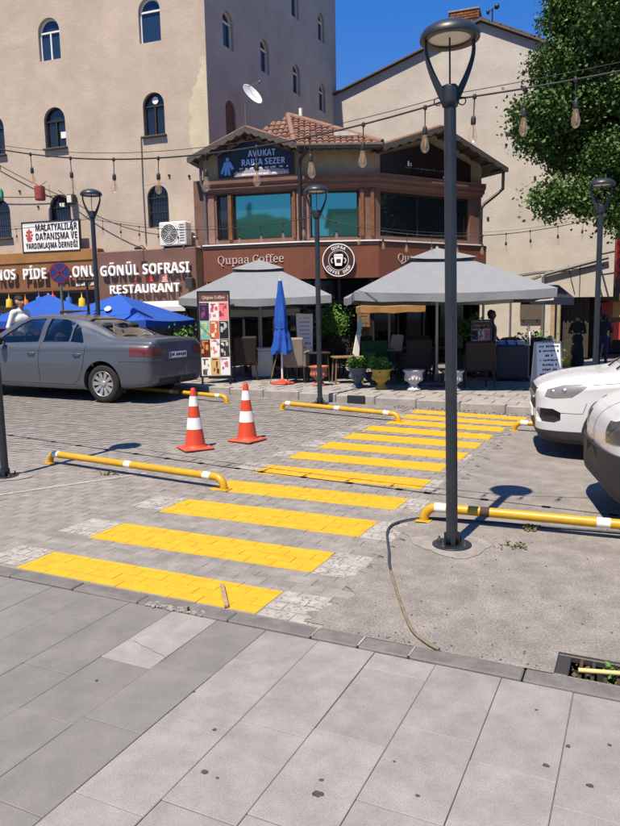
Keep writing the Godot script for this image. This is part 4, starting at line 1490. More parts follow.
# ------------------------------------------------------------------ pipe barriers, cones
func barrier(a: Vector2, b: Vector2, label: String, tape := []) -> void:
	var o = thing("pipe_barrier", label, "barrier", Transform3D(), "low yellow pipe barriers along the road")
	var pa = uv(a.x, a.y); var pb = uv(b.x, b.y)
	var d = (pb - pa).normalized()
	var h = 0.115; var r = 0.0365; var e = 0.1
	var line = []
	line.append(pa)
	for k in 7:
		var t = PI * 0.5 * k / 6.0
		line.append(pa + d * (e * (1 - cos(t))) + Vector3(0, h - e + e * sin(t), 0) * 1.0)
	for k in 7:
		var t = PI * 0.5 * (1 - k / 6.0)
		line.append(pb - d * (e * (1 - cos(t))) + Vector3(0, h - e + e * sin(t), 0))
	line.append(pb)
	var s = S()
	s.tube(line, r, 14)
	obj("pipe", s, mats["pipe yellow"], o)
	var up = Vector3(0, h, 0)
	var full = pa.distance_to(pb)
	for q in [0.13, full * 0.5, full - 0.2]:
		s = S()
		var c = pa.lerp(pb, q / full) + up
		s.tube([c - d * 0.045, c + d * 0.045], r + 0.0012, 14, false)
		obj("white_band", s, mats["pipe white"], o)
	for q in tape:
		s = S()
		var c = pa.lerp(pb, q / full) + up
		s.tube([c - d * 0.035, c + d * 0.035], r + 0.0014, 14, false)
		obj("brown_tape", s, mats["rust dark"], o)
	for p in [pa, pb]:
		s = S()
		s.box(p + Vector3(0, 0.006, 0), Vector3(0.12, 0.008, 0.12), 0.002, Basis(Vector3.UP, -STREET))
		obj("foot_plate", s, mats["pipe yellow"], o)

func barriers_and_cones() -> void:
	barrier(Vector2(-6.04, 5.66), Vector2(-3.52, 5.38), "low yellow pipe barrier with white bands at the left, beside the bay line")
	barrier(Vector2(-1.5, 5.14), Vector2(1.1, 5.26), "low yellow pipe barrier with a brown tape band behind the foreground lamp", [0.47])
	barrier(Vector2(-5.3, 9.92), Vector2(-3.2, 9.62), "low yellow pipe barrier in front of the far kerb lamp post")
	barrier(Vector2(-1.54, 9.6), Vector2(0.95, 9.75), "low yellow pipe barrier whose end pokes out in front of the white crossover")
	barrier(Vector2(-9.1, 10.5), Vector2(-6.55, 10.2), "low yellow pipe barrier behind the tail of the grey sedan", [1.9, 1.5])
	# traffic cones
	var labels = ["nearer left orange traffic cone with two white bands on the road", "farther right orange traffic cone with two white bands on the road"]
	var spots = [uv(-4.89, 6.87), uv(-4.54, 7.52)]
	var orange = grain("cone orange", lin(0.72, 0.07, 0.02), 0.12, 1.5, 7, 0.55)
	var pale = grain("cone red", lin(0.62, 0.1, 0.05), 0.15, 1.5, 7, 0.7)
	for i in 2:
		var o = thing("traffic_cone", labels[i], "traffic cone", T(spots[i] + Vector3(0, 0.003, 0), [28.0, 55.0][i]), "traffic cones beside the crossing")
		var s = S()
		var n = 24
		s.box(Vector3(0, 0.016, 0), Vector3(0.37, 0.03, 0.37), 0.012)
		obj("base", s, pale, o)
		var r = func(y: float) -> float: return lerpf(0.125, 0.028, (y - 0.03) / 0.72)
		for band in [[0.03, 0.25, false], [0.25, 0.39, true], [0.39, 0.53, false], [0.53, 0.65, true], [0.65, 0.745, false]]:
			s = S()
			var prof = []
			var ra = lerpf(0.125, 0.028, (band[0] - 0.03) / 0.72); var rb = lerpf(0.125, 0.028, (band[1] - 0.03) / 0.72)
			if band[0] < 0.1: prof = [Vector2(0.145, 0.03), Vector2(0.132, 0.045), Vector2(0.122, 0.07), Vector2(rb, band[1])]
			elif band[1] > 0.7: prof = [Vector2(ra, band[0]), Vector2(rb, 0.735), Vector2(0.02, 0.748), Vector2(0.001, 0.75)]
			else: prof = [Vector2(ra + (0.002 if band[2] else 0.0), band[0]), Vector2(rb + (0.002 if band[2] else 0.0), band[1])]
			s.lathe(prof, n, Vector3.ZERO, false)
			obj("white_band" if band[2] else "cone_section", s, mats["white"] if band[2] else orange, o)


# ------------------------------------------------------------------ trees
func clump(kind: int, leaf: float, count: int, radius: float) -> ArrayMesh:
	var r = RandomNumberGenerator.new(); r.seed = 77 + kind
	var s = S()
	for k in count:
		var p = Vector3(r.randfn(), r.randfn() * 0.75, r.randfn()) * radius * 0.5
		var d = Vector3(r.randfn(), r.randfn() * 0.5 - 0.2, r.randfn()).normalized()
		var side = d.cross(Vector3(r.randfn(), r.randfn() + 1.6, r.randfn())).normalized()
		var l = leaf * r.randf_range(0.7, 1.3)
		var w = l * 0.36
		var q = p + d * l * 0.45
		var up = side.cross(d).normalized() * w * 0.25
		var g = r.randf_range(0.65, 1.25)
		s.col = Color(g, g * r.randf_range(0.95, 1.05), g * r.randf_range(0.8, 1.0))
		s.tri(p, q + side * w + up, p + d * l)
		s.tri(p, p + d * l, q - side * w + up)
	return s.mesh()

func foliage(parent: Node, called: String, spots: Array, kinds: Array, m: Material, grow: Vector2) -> void:
	var st = SurfaceTool.new()
	st.begin(Mesh.PRIMITIVE_TRIANGLES)
	for i in spots.size():
		var b = Basis(Vector3(rng.randfn(), rng.randfn(), rng.randfn()).normalized(), rng.randf() * TAU)
		st.append_from(kinds[i % kinds.size()], 0, Transform3D(b.scaled(Vector3.ONE * rng.randf_range(grow.x, grow.y)), spots[i]))
	obj(called, st.commit(), m, parent)

func leaf_mat(called: String, c: Color) -> StandardMaterial3D:
	var m = mat(called, c, 0.55, 0.0, 0.4)
	m.vertex_color_use_as_albedo = true
	m.backlight_enabled = true
	m.backlight = c * 0.35
	return m

func tree(at: Vector3, label: String, lobes: Array, clumps: int, m: Material, kinds: Array, trunk_top: float) -> void:
	var o = thing("broadleaf_tree", label, "tree", T(at), "broadleaf trees")
	var s = S()
	var line = []; var rad = []
	for k in 9:
		var t = k / 8.0
		line.append(Vector3(0.12 * sin(t * 3), trunk_top * t, 0.1 * cos(t * 4)))
		rad.append(lerpf(0.3, 0.15, t) * (1.25 if k == 0 else 1.0))
	s.tube(line, rad, 12)
	for l in lobes:
		var c: Vector3 = l[0]
		var st: Vector3 = line[5 + (lobes.find(l) % 4)]
		var mid: Vector3 = st.lerp(c, 0.5) + Vector3(0, 0.25, 0)
		s.tube([st, mid, c], [0.07, 0.045, 0.015], 6)
	obj("trunk", s, grain("bark", lin(0.1, 0.08, 0.06), 0.4, 2, 6, 0.95), o)
	var spots = []
	var vol = 0.0
	for l in lobes: vol += pow(l[1], 2.0)
	for l in lobes:
		var n = int(clumps * pow(l[1], 2.0) / vol)
		for k in n:
			var d = Vector3(rng.randfn(), rng.randfn(), rng.randfn()).normalized()
			var r: float = l[1] * (0.5 + 0.5 * pow(rng.randf(), 0.5))
			var p: Vector3 = l[0] + Vector3(d.x, d.y * 0.8, d.z) * r
			spots.append(p)
	foliage(o, "crown", spots, kinds, m, Vector2(0.75, 1.3))

func trees() -> void:
	var kinds = []
	for k in 3: kinds.append(clump(k, 0.085, 110, 0.3))
	var m = leaf_mat("leaf green", lin(0.058, 0.12, 0.024))
	# the big tree at the right: trunk outside the picture, crown reaching in; many separate boughs
	var lobes = []
	var r = RandomNumberGenerator.new(); r.seed = 91
	for q in [[-2.55, 4.25, 0.8, 0.42], [-1.7, 4.35, 0.9, 0.5], [-2.75, 6.35, 0.5, 0.6], [-2.9, 5.75, 0.4, 0.4], [-2.2, 8.4, 0.4, 0.6], [-2.0, 9.3, 0.2, 0.6], [-2.5, 7.3, 0.5, 0.6], [-1.8, 10.2, 0.2, 0.7], [-0.9, 4.0, 1.0, 0.55], [-0.1, 4.1, 1.1, 0.6]]: lobes.append([Vector3(q[0], q[1], q[2]), q[3]])
	while lobes.size() < 74:
		var p = Vector3(r.randf_range(-2.7, 3.4), r.randf_range(4.1, 12.0), r.randf_range(-2.2, 1.7))
		var e = Vector3((p.x - 0.35) / 3.1, (p.y - 8.0) / 4.3, p.z / 2.3)
		if e.length() > 1.0 or e.length() < 0.45: continue
		lobes.append([p, r.randf_range(0.5, 0.85)])
	tree(Vector3(8.42, 0.0, -17.6), "big dark green broadleaf tree filling the upper right corner", lobes, 3900, m, kinds, 6.0)


# ------------------------------------------------------------------ the lane at the right
func lane_on_the_right() -> void:
	var l = node("lane", self)
	names["lane"] = 0
	tag(l, "", "", "", "structure")
	var s = S()
	s.quad(Vector3(1.0, -0.08, -16), Vector3(40, -0.08, 0), Vector3(60, -0.1, -90), Vector3(1, -0.1, -90))
	obj("lane_paving", s, mats["slab light"], l)
	# shop across the lane, deep in the shade
	var b = thing("bazaar_shop", "low bazaar shop with a brown awning at the end of the lane", "building", T(Vector3(11.4, -0.05, -27.6), -8))
	s = S(); s.slab(Vector3(-0.6, 0, -3), Vector3(9, 4.2, -2.6))
	s.slab(Vector3(-0.6, 0, -2.6), Vector3(-0.4, 4.2, 0.2)); s.slab(Vector3(8.8, 0, -2.6), Vector3(9, 4.2, 0.2))
	s.slab(Vector3(-0.6, 2.9, 0.0), Vector3(9, 4.6, 0.2))
	obj("wall", s, mats["stucco cream"], b)
	s = S(); s.slab(Vector3(-0.7, 4.6, -3.2), Vector3(9.2, 4.75, 0.4))
	obj("roof", s, mats["roof trim"], b)
	s = S()
	s.quad(Vector3(-0.4, 2.3, 1.7), Vector3(8, 2.3, 1.7), Vector3(8, 2.85, 0.2), Vector3(-0.4, 2.85, 0.2))
	s.quad(Vector3(-0.4, 2.1, 1.7), Vector3(8, 2.1, 1.7), Vector3(8, 2.3, 1.7), Vector3(-0.4, 2.3, 1.7))
	obj("awning", s, grain("awning brown", lin(0.2, 0.1, 0.045), 0.2, 1, 4, 0.9), b)
	s = S(); s.slab(Vector3(-0.2, 0, -1.8), Vector3(8, 0.9, -1.2), 0.02)
	obj("counter", s, mats["wood dark"], b)
	# goods hung out on the shop front
	var cols = [lin(0.5, 0.06, 0.04), lin(0.6, 0.3, 0.1), lin(0.6, 0.55, 0.5), lin(0.1, 0.05, 0.12), lin(0.05, 0.14, 0.1), lin(0.35, 0.12, 0.05), lin(0.55, 0.45, 0.1)]
	for k in 12:
		var g = S()
		var w = rng.randf_range(0.22, 0.36); var h = rng.randf_range(0.35, 0.7)
		g.prism(PackedVector2Array([Vector2(-w * 0.5, -h), Vector2(w * 0.5, -h), Vector2(w * 0.46, -0.15), Vector2(w * 0.8, -0.22), Vector2(w * 0.7, -0.04), Vector2(w * 0.2, 0), Vector2(-w * 0.2, 0), Vector2(-w * 0.7, -0.04), Vector2(-w * 0.8, -0.22), Vector2(-w * 0.46, -0.15)]), -0.03, 0.03)
		var c: int = k % cols.size()
		var o = obj("hung_garment", g, mat("garment %d" % c, cols[c], 0.9), self, b.transform * T(Vector3(0.0 + (k % 6) * 0.42, 2.05 - 0.75 * (k / 6), 1.4), rng.randf_range(-20, 20)))
		tag(o, "%s garment hanging under the bazaar awning, %s of the %s row" % [["red", "orange", "pale", "violet", "dark green", "rust brown", "mustard"][c], ["first", "second", "third", "fourth", "fifth", "sixth"][k % 6], ["upper", "lower"][k / 6]], "garment", "garments hung under the bazaar awning")
	# red sign standing out from the corner
	var sg = thing("red_shop_sign", "red vertical shop sign with dark lettering at the right edge under the tree", "sign", T(Vector3(10.45, 0, -23.0)))
	s = S(); s.slab(Vector3(-0.35, 2.75, -0.06), Vector3(0.5, 3.95, 0.06), 0.015)
	obj("panel", s, mat("sign red", lin(0.42, 0.025, 0.015), 0.4), sg)
	s = S(); s.slab(Vector3(-0.36, 2.45, -0.062), Vector3(0.5, 2.72, 0.062), 0.01)
	obj("lower_panel", s, mat("sign maroon", lin(0.12, 0.012, 0.02), 0.4), sg)
	s = S()
	for r in 5:
		small_print(s, -0.27, 0.42, 2.88 + r * 0.22, 0.13, 0.063)
	obj("small_print", s, mat("sign ink", lin(0.09, 0.01, 0.012), 0.5), sg)
	s = S(); s.tube([Vector3(-0.3, 3.6, -0.06), Vector3(-0.3, 3.6, -1.4)], 0.03, 6)
	s.tube([Vector3(-0.3, 2.9, -0.06), Vector3(-0.3, 2.9, -1.4)], 0.03, 6)
	obj("bracket", s, mats["metal dark"], sg)
	# far building closing the lane
	var f = thing("far_house", "pale far house closing the view at the end of the lane", "building", T(Vector3(20, -0.1, -60), -10))
	f.set_meta("label", "pale far house closing the view behind the bazaar shop")
	s = S(); s.box(Vector3(4, 5, -4), Vector3(30, 10, 8))
	obj("wall", s, mats["stucco grey"], f)
	s = S(); s.box(Vector3(4, 10.1, -4), Vector3(31, 0.3, 9))
	obj("roof", s, mats["roof trim"], f)


# ------------------------------------------------------------------ what the coffee house windows mirror (behind the camera)
func mirrored_side() -> void:
	var s = S()
	var rows = []
	var ns = FastNoiseLite.new(); ns.seed = 8; ns.frequency = 0.02; ns.fractal_octaves = 5
	for i in 25:
		var ring = PackedVector3Array()
		for j in 49:
			var r = i / 24.0
			var x = -160.0 + (j - 24) * 7.0; var z = 230.0 + i * 7.0
			var wide = 34.0 if x < -182.0 else 95.0
			var d = Vector2((x + 182.0) / wide, (z - 305.0) / 70.0).length()
			var h = 58.0 * exp(-d * d) + 5.0 * ns.get_noise_2d(x * 2.0, z * 2.0)
			ring.append(Vector3(x, maxf(h, 0.0) - 1.0, z))
		rows.append(ring)
	rows.reverse()
	s.loft(rows, false, false)
	tag(obj("hill", s, grain("hill green", lin(0.022, 0.022, 0.014), 0.5, 0.02, 0.15, 1.0)), "", "", "", "structure")
	var c = thing("castle_ruin", "small ruined keep on top of the hill behind the camera", "castle", T(Vector3(-183, 55, 305)))
	s = S(); s.box(Vector3(0, 4, 0), Vector3(2.2, 9, 2.2), 0.3); s.box(Vector3(3, 1, 0), Vector3(6, 3, 2), 0.3); s.box(Vector3(0.5, 9.0, 0), Vector3(1.0, 1.6, 2.0), 0.1)
	obj("keep", s, mats["stucco grey"], c)
	var b = thing("building_across", "shaded apartment house across the street behind the camera", "building", T(Vector3(3.4, 0, 24)))
	s = S(); s.slab(Vector3(-1.2, 0, 0), Vector3(9, 10.4, 10), 0.05)
	obj("wall", s, mats["stucco tan"], b)
	s = S(); s.slab(Vector3(-1.6, 10.45, -0.4), Vector3(9.4, 10.7, 10.4), 0.05)
	obj("roof", s, mats["roof trim"], b)
	var kinds = [clump(11, 0.16, 60, 0.6), clump(12, 0.16, 60, 0.6)]
	var lobes = []
	for q in [[0, 6, 0, 2.2], [1.8, 5, 1, 1.7], [-1.8, 5.2, -0.5, 1.7], [0.3, 7.6, 0.5, 1.8], [-0.6, 4.2, 1.2, 1.5], [1.0, 6.8, -1.6, 1.6], [-1.5, 6.6, -1.4, 1.5]]: lobes.append([Vector3(q[0], q[1], q[2]), q[3]])
	tree(Vector3(15.5, 0, -13.5), "broadleaf tree outside the picture at the right, mirrored in the coffee house window", lobes, 700, mats["leaf green"], kinds, 5.0)


# ------------------------------------------------------------------ vehicles
# car space: x from the tail (0) to the nose, y up, z to the car's right
func key(table: Array, x: float) -> float:
	if x <= table[0][0]: return table[0][1]
	for i in table.size() - 1:
		var a: Array = table[i]; var b: Array = table[i + 1]
		if x <= b[0]:
			# Catmull-Rom through the keys, limited
			var p: Array = table[maxi(i - 1, 0)]; var q: Array = table[mini(i + 2, table.size() - 1)]
			var h: float = b[0] - a[0]
			var t: float = (x - a[0]) / h
			var m0: float = (b[1] - p[1]) / maxf(0.001, b[0] - p[0]) * h
			var m1: float = (q[1] - a[1]) / maxf(0.001, q[0] - a[0]) * h
			var d: float = b[1] - a[1]
			if d * m0 <= 0: m0 = 0
			if d * m1 <= 0: m1 = 0
			if absf(m0) > 3 * absf(d): m0 = 3 * d
			if absf(m1) > 3 * absf(d): m1 = 3 * d
			var t2 = t * t; var t3 = t2 * t
			return (2 * t3 - 3 * t2 + 1) * a[1] + (t3 - 2 * t2 + t) * m0 + (-2 * t3 + 3 * t2) * b[1] + (t3 - t2) * m1
	return table[-1][1]

func car_ring(c: Dictionary, x: float, inset: float) -> PackedVector3Array:
	var w = key(c.wide, x) - inset
	var lo = key(c.low, x) + inset
	var belt = key(c.belt, x)
	var roof = maxf(key(c.roof, x) - inset, belt + 0.02)
	var wr = minf(key(c.roof_wide, x) - inset, w * 0.93)
	var g = roof - belt
	var cr = minf(0.07, g * 0.35)
	var pts = [Vector2(0, lo), Vector2(w * 0.55, lo), Vector2(w * 0.86, lo + 0.004), Vector2(w * 0.965, lo + 0.05), Vector2(w * 0.985, lo + 0.14),
		Vector2(w * 1.0, lo + (belt - lo) * 0.42), Vector2(w * 0.998, lo + (belt - lo) * 0.62), Vector2(w * 0.985, belt - 0.12), Vector2(w * 0.985, belt - 0.07), Vector2(w * 0.955, belt - 0.018),
		Vector2(w * 0.925, belt + 0.004), Vector2(lerpf(w * 0.915, wr, 0.28), belt + g * 0.25), Vector2(lerpf(w * 0.915, wr, 0.62) + 0.006, belt + g * 0.58), Vector2(wr + 0.012, roof - cr * 1.5), Vector2(wr - 0.035, roof - cr * 0.55), Vector2(wr * 0.78, roof - cr * 0.18), Vector2(wr * 0.4, roof - 0.002), Vector2(0, roof)]
	var fine = []
	for i in pts.size() - 1:
		var p0: Vector2 = pts[maxi(i - 1, 0)] if i > 0 else Vector2(-pts[1].x, pts[1].y)
		var p3: Vector2 = pts[i + 2] if i + 2 < pts.size() else Vector2(-pts[i].x, pts[i].y)
		fine.append(pts[i])
		fine.append((pts[i] + pts[i + 1]) * 0.5625 - (p0 + p3) * 0.0625)
	fine.append(pts[-1])
	pts = fine
	var ring = PackedVector3Array()
	# right side up, left side down: counter-clockwise round +x
	for i in pts.size(): ring.append(Vector3(x, pts[i].y, -pts[i].x))
	for i in range(pts.size() - 2, 0, -1): ring.append(Vector3(x, pts[i].y, pts[i].x))
	return ring

func car_loft(c: Dictionary, inset: float) -> Shape:
	var s = S()
	var n = 84
	var rings = []
	for i in n + 1:
		var t = float(i) / n
		# denser at both ends
		var e = t - sin(TAU * t) / TAU * 0.86
		var ring = car_ring(c, lerpf(c.x0, c.x1, e), inset)
		var x: float = lerpf(c.x0 + inset, c.x1 - inset, e)
		for k in ring.size(): ring[k].x = x
		rings.append(ring)
	s.loft(rings, true)
	return s

func solid(s: Shape, op := CSGShape3D.OPERATION_UNION) -> CSGMesh3D:
	var m = CSGMesh3D.new()
	m.mesh = s.mesh()
	m.operation = op
	return m

func side_prism(poly: Array, z0 := -1.2, z1 := 1.2) -> Shape:
	var s = S()
	s.prism(PackedVector2Array(poly), z0, z1)
	return s

# polygon in (z, y) pushed along x
func end_prism(poly: Array, x0: float, x1: float) -> Shape:
	var s = S(Transform3D(Basis(Vector3(0, 0, 1), Vector3.UP, Vector3(-1, 0, 0)), Vector3.ZERO))
	s.prism(PackedVector2Array(poly), -x1, -x0)
	return s

func bake(root: CSGShape3D, ref := {}) -> ArrayMesh:
	root.name = "workpiece"
	add_child(root)
	await get_tree().process_frame
	await get_tree().process_frame
	var m: ArrayMesh = root.bake_static_mesh()
	remove_child(root)
	root.free()
	return smoothed(m, ref)

# normals averaged over neighbouring faces that meet at less than 38 degrees
func smoothed(m: ArrayMesh, ref: Dictionary) -> ArrayMesh:
	if m == null or m.get_surface_count() == 0: return ArrayMesh.new()
	var a = m.surface_get_arrays(0)
	var v: PackedVector3Array = a[Mesh.ARRAY_VERTEX]
	var id: PackedInt32Array = a[Mesh.ARRAY_INDEX] if a[Mesh.ARRAY_INDEX] != null else PackedInt32Array(range(v.size()))
	var at = {}
	var fn = PackedVector3Array()
	var keys = []
	for i in range(0, id.size(), 3):
		var n = (v[id[i + 2]] - v[id[i]]).cross(v[id[i + 1]] - v[id[i]])
		fn.append(n)
		for k in 3:
			var q = Vector3i((v[id[i + k]] * 4000.0).round())
			keys.append(q)
			if not at.has(q): at[q] = []
			at[q].append(i / 3)
	var out = S()
	for i in range(0, id.size(), 3):
		var f = i / 3
		var own: Vector3 = fn[f]
		if own.length_squared() < 1e-16: continue
		var on = own.normalized()
		for k in 3:
			var sum = Vector3.ZERO
			if ref.has(keys[i + k]) and ref[keys[i + k]].dot(on) > 0.7:
				out.put(v[id[i + k]], ref[keys[i + k]])
				continue
			for g in at[keys[i + k]]:
				var q: Vector3 = fn[g]
				if q.length_squared() > 1e-16 and q.normalized().dot(on) > 0.64: sum += q
			out.put(v[id[i + k]], sum.normalized() if sum.length_squared() > 0 else on)
	return out.mesh()

func wheel(parent: Node, at: Vector3, r: float, side: float, dark_rim := false) -> void:
	var w = node("wheel", parent, Transform3D(Basis(Vector3.UP, 0.0 if side > 0 else PI), at))
	# axle along z, outer face towards +z here
	var lay = Transform3D(Basis(Vector3.RIGHT, PI / 2), Vector3.ZERO)
	var s = S(lay)
	s.lathe([Vector2(r * 0.62, -0.1), Vector2(r * 0.86, -0.105), Vector2(r * 0.97, -0.085), Vector2(r, -0.05), Vector2(r, 0.05), Vector2(r * 0.97, 0.085), Vector2(r * 0.86, 0.105), Vector2(r * 0.66, 0.098), Vector2(r * 0.64, 0.08), Vector2(r * 0.63, -0.1)], 36, Vector3.ZERO, false)
	obj("tyre", s, grain("tyre", lin(0.022, 0.021, 0.02), 0.3, 2, 9, 0.9), w)
	s = S(lay)
	s.lathe([Vector2(0.0005, -0.02), Vector2(r * 0.6, -0.03), Vector2(r * 0.61, 0.07), Vector2(r * 0.655, 0.085), Vector2(r * 0.66, 0.098)], 36, Vector3.ZERO, false)
	obj("rim_barrel", s, mat("rim dark", lin(0.03, 0.03, 0.032), 0.6), w)
	s = S()
	var n = 10
	for k in n:
		var a = TAU * k / n
		var d = Vector3(cos(a), sin(a), 0); var e = Vector3(-sin(a), cos(a), 0)
		var w0 = r * 0.055; var w1 = r * 0.115
		var q = [d * r * 0.14 - e * w0, d * r * 0.14 + e * w0, d * r * 0.64 + e * w1, d * r * 0.64 - e * w1]
		var zi = 0.075; var zo = 0.092
		s.quad(q[0] + Vector3(0, 0, zi), q[3] + Vector3(0, 0, zo), q[2] + Vector3(0, 0, zo), q[1] + Vector3(0, 0, zi))
		s.quad(q[1] + Vector3(0, 0, zi), q[2] + Vector3(0, 0, zo), q[2] + Vector3(0, 0, 0.04), q[1] + Vector3(0, 0, 0.03))
		s.quad(q[3] + Vector3(0, 0, zo), q[0] + Vector3(0, 0, zi), q[0] + Vector3(0, 0, 0.03), q[3] + Vector3(0, 0, 0.04))
	s.xf = lay
	s.lathe([Vector2(r * 0.16, 0.05), Vector2(r * 0.16, 0.088), Vector2(r * 0.1, 0.094), Vector2(0.0005, 0.095)], 18, Vector3.ZERO, false)
	s.lathe([Vector2(r * 0.62, 0.07), Vector2(r * 0.625, 0.1), Vector2(r * 0.665, 0.1), Vector2(r * 0.67, 0.09)], 36, Vector3.ZERO, false)
	obj("rim", s, mat("rim silver", lin(0.4, 0.4, 0.4), 0.35, 0.6) if not dark_rim else mats["rim dark"], w)

func seat(parent: Node, at: Vector3) -> void:
	var s = S(Transform3D(Basis(), at))
	s.box(Vector3(0.12, 0.1, 0), Vector3(0.5, 0.18, 0.48), 0.06)
	s.box(Vector3(-0.19, 0.42, 0), Vector3(0.16, 0.62, 0.46), 0.06, Basis(Vector3.BACK, 0.2))
	s.box(Vector3(-0.27, 0.82, 0), Vector3(0.1, 0.17, 0.26), 0.04, Basis(Vector3.BACK, 0.15))
	obj("seat", s, mat("seat cloth", lin(0.03, 0.03, 0.032), 0.9), parent)

func car_paint(called: String, c: Color, metal := 0.0) -> StandardMaterial3D:
	var m = mat(called, c, 0.38, metal)
	m.clearcoat_enabled = true
	m.clearcoat = 0.5
	m.clearcoat_roughness = 0.05
	return m

# c holds the shape tables and lists of openings; builds the body with real openings, panes, panel gaps and lamps
func make_car(called: String, label: String, category: String, at: Transform3D, c: Dictionary) -> Node3D:
	var o = thing(called, label, category, at, "")
	o.remove_meta("group")
	var root = CSGCombiner3D.new()
	var whole = car_loft(c, 0.0)
	var ref = {}
	for i in whole.v.size(): ref[Vector3i((whole.v[i] * 4000.0).round())] = whole.n[i]
	root.add_child(solid(whole))
	# cabin
	var cab = CSGCombiner3D.new(); cab.operation = CSGShape3D.OPERATION_SUBTRACTION
	cab.add_child(solid(car_loft(c, 0.035)))
	cab.add_child(solid(side_prism(c.cabin), CSGShape3D.OPERATION_INTERSECTION))
	root.add_child(cab)
	for p in c.side_glass: root.add_child(solid(side_prism(p), CSGShape3D.OPERATION_SUBTRACTION))
	for p in c.end_glass: root.add_child(solid(end_prism(p[0], p[1], p[2]), CSGShape3D.OPERATION_SUBTRACTION))
	for ax in c.axles:
		for d in [-1.0, 1.0]:
			var s = S(Transform3D(Basis(Vector3.RIGHT, PI / 2), Vector3(ax, c.axle_y, d * 0.82)))
			s.lathe([Vector2(0.0005, -0.3), Vector2(c.arch, -0.3), Vector2(c.arch, 0.3), Vector2(0.0005, 0.3)], 40, Vector3.ZERO, true)
			root.add_child(solid(s, CSGShape3D.OPERATION_SUBTRACTION))
	# panel gaps: thin cuts, 1 cm deep
	var cut = CSGCombiner3D.new(); cut.operation = CSGShape3D.OPERATION_SUBTRACTION
	for l in c.gaps:
		for i in l.size() - 1:
			var a: Vector2 = l[i]; var b: Vector2 = l[i + 1]
			var d = (b - a).normalized(); var w = Vector2(-d.y, d.x) * 0.0045
			a -= d * 0.004; b += d * 0.004
			cut.add_child(solid(side_prism([a - w, b - w, b + w, a + w])))
	var core = solid(car_loft(c, 0.012), CSGShape3D.OPERATION_SUBTRACTION)
	cut.add_child(core)
	if c.gaps.size(): root.add_child(cut)
	for h in c.holes:
		var hole = CSGCombiner3D.new(); hole.operation = CSGShape3D.OPERATION_SUBTRACTION
		hole.add_child(solid(h[0]))
		if h[1] > 0.0: hole.add_child(solid(car_loft(c, h[1]), CSGShape3D.OPERATION_SUBTRACTION))
		root.add_child(hole)
	obj("body", await bake(root, ref), c.paint, o)
	# panes
	root = CSGCombiner3D.new()
	for p in c.side_glass: root.add_child(solid(side_prism(p)))
	for p in c.end_glass: root.add_child(solid(end_prism(p[0], p[1], p[2])))
	root.add_child(solid(car_loft(c, 0.008), CSGShape3D.OPERATION_INTERSECTION))
	root.add_child(solid(car_loft(c, 0.014), CSGShape3D.OPERATION_SUBTRACTION))
	obj("window_glass", await bake(root), mats["car glass"], o)
	# fitted panels that follow the skin: lamps, trims, grilles
	for p in c.panels:
		root = CSGCombiner3D.new()
		for q in p[1]: root.add_child(solid(q))
		var outer = car_loft(c, -p[3])
		var skin_ref = {}
		for i in outer.v.size(): skin_ref[Vector3i((outer.v[i] * 4000.0).round())] = outer.n[i]
		root.add_child(solid(outer, CSGShape3D.OPERATION_INTERSECTION))
		root.add_child(solid(car_loft(c, p[4] if p.size() > 4 else 0.03), CSGShape3D.OPERATION_SUBTRACTION))
		obj(p[0], await bake(root, skin_ref), p[2], o)
	for ax in c.axles:
		for d in [-1.0, 1.0]: wheel(o, Vector3(ax, c.wheel_r, d * (c.track - 0.1)), c.wheel_r, d)
	for q in c.seats: seat(o, q)
	return o

func vehicles() -> void:
	await sedan()
	await crossover()
	await van()

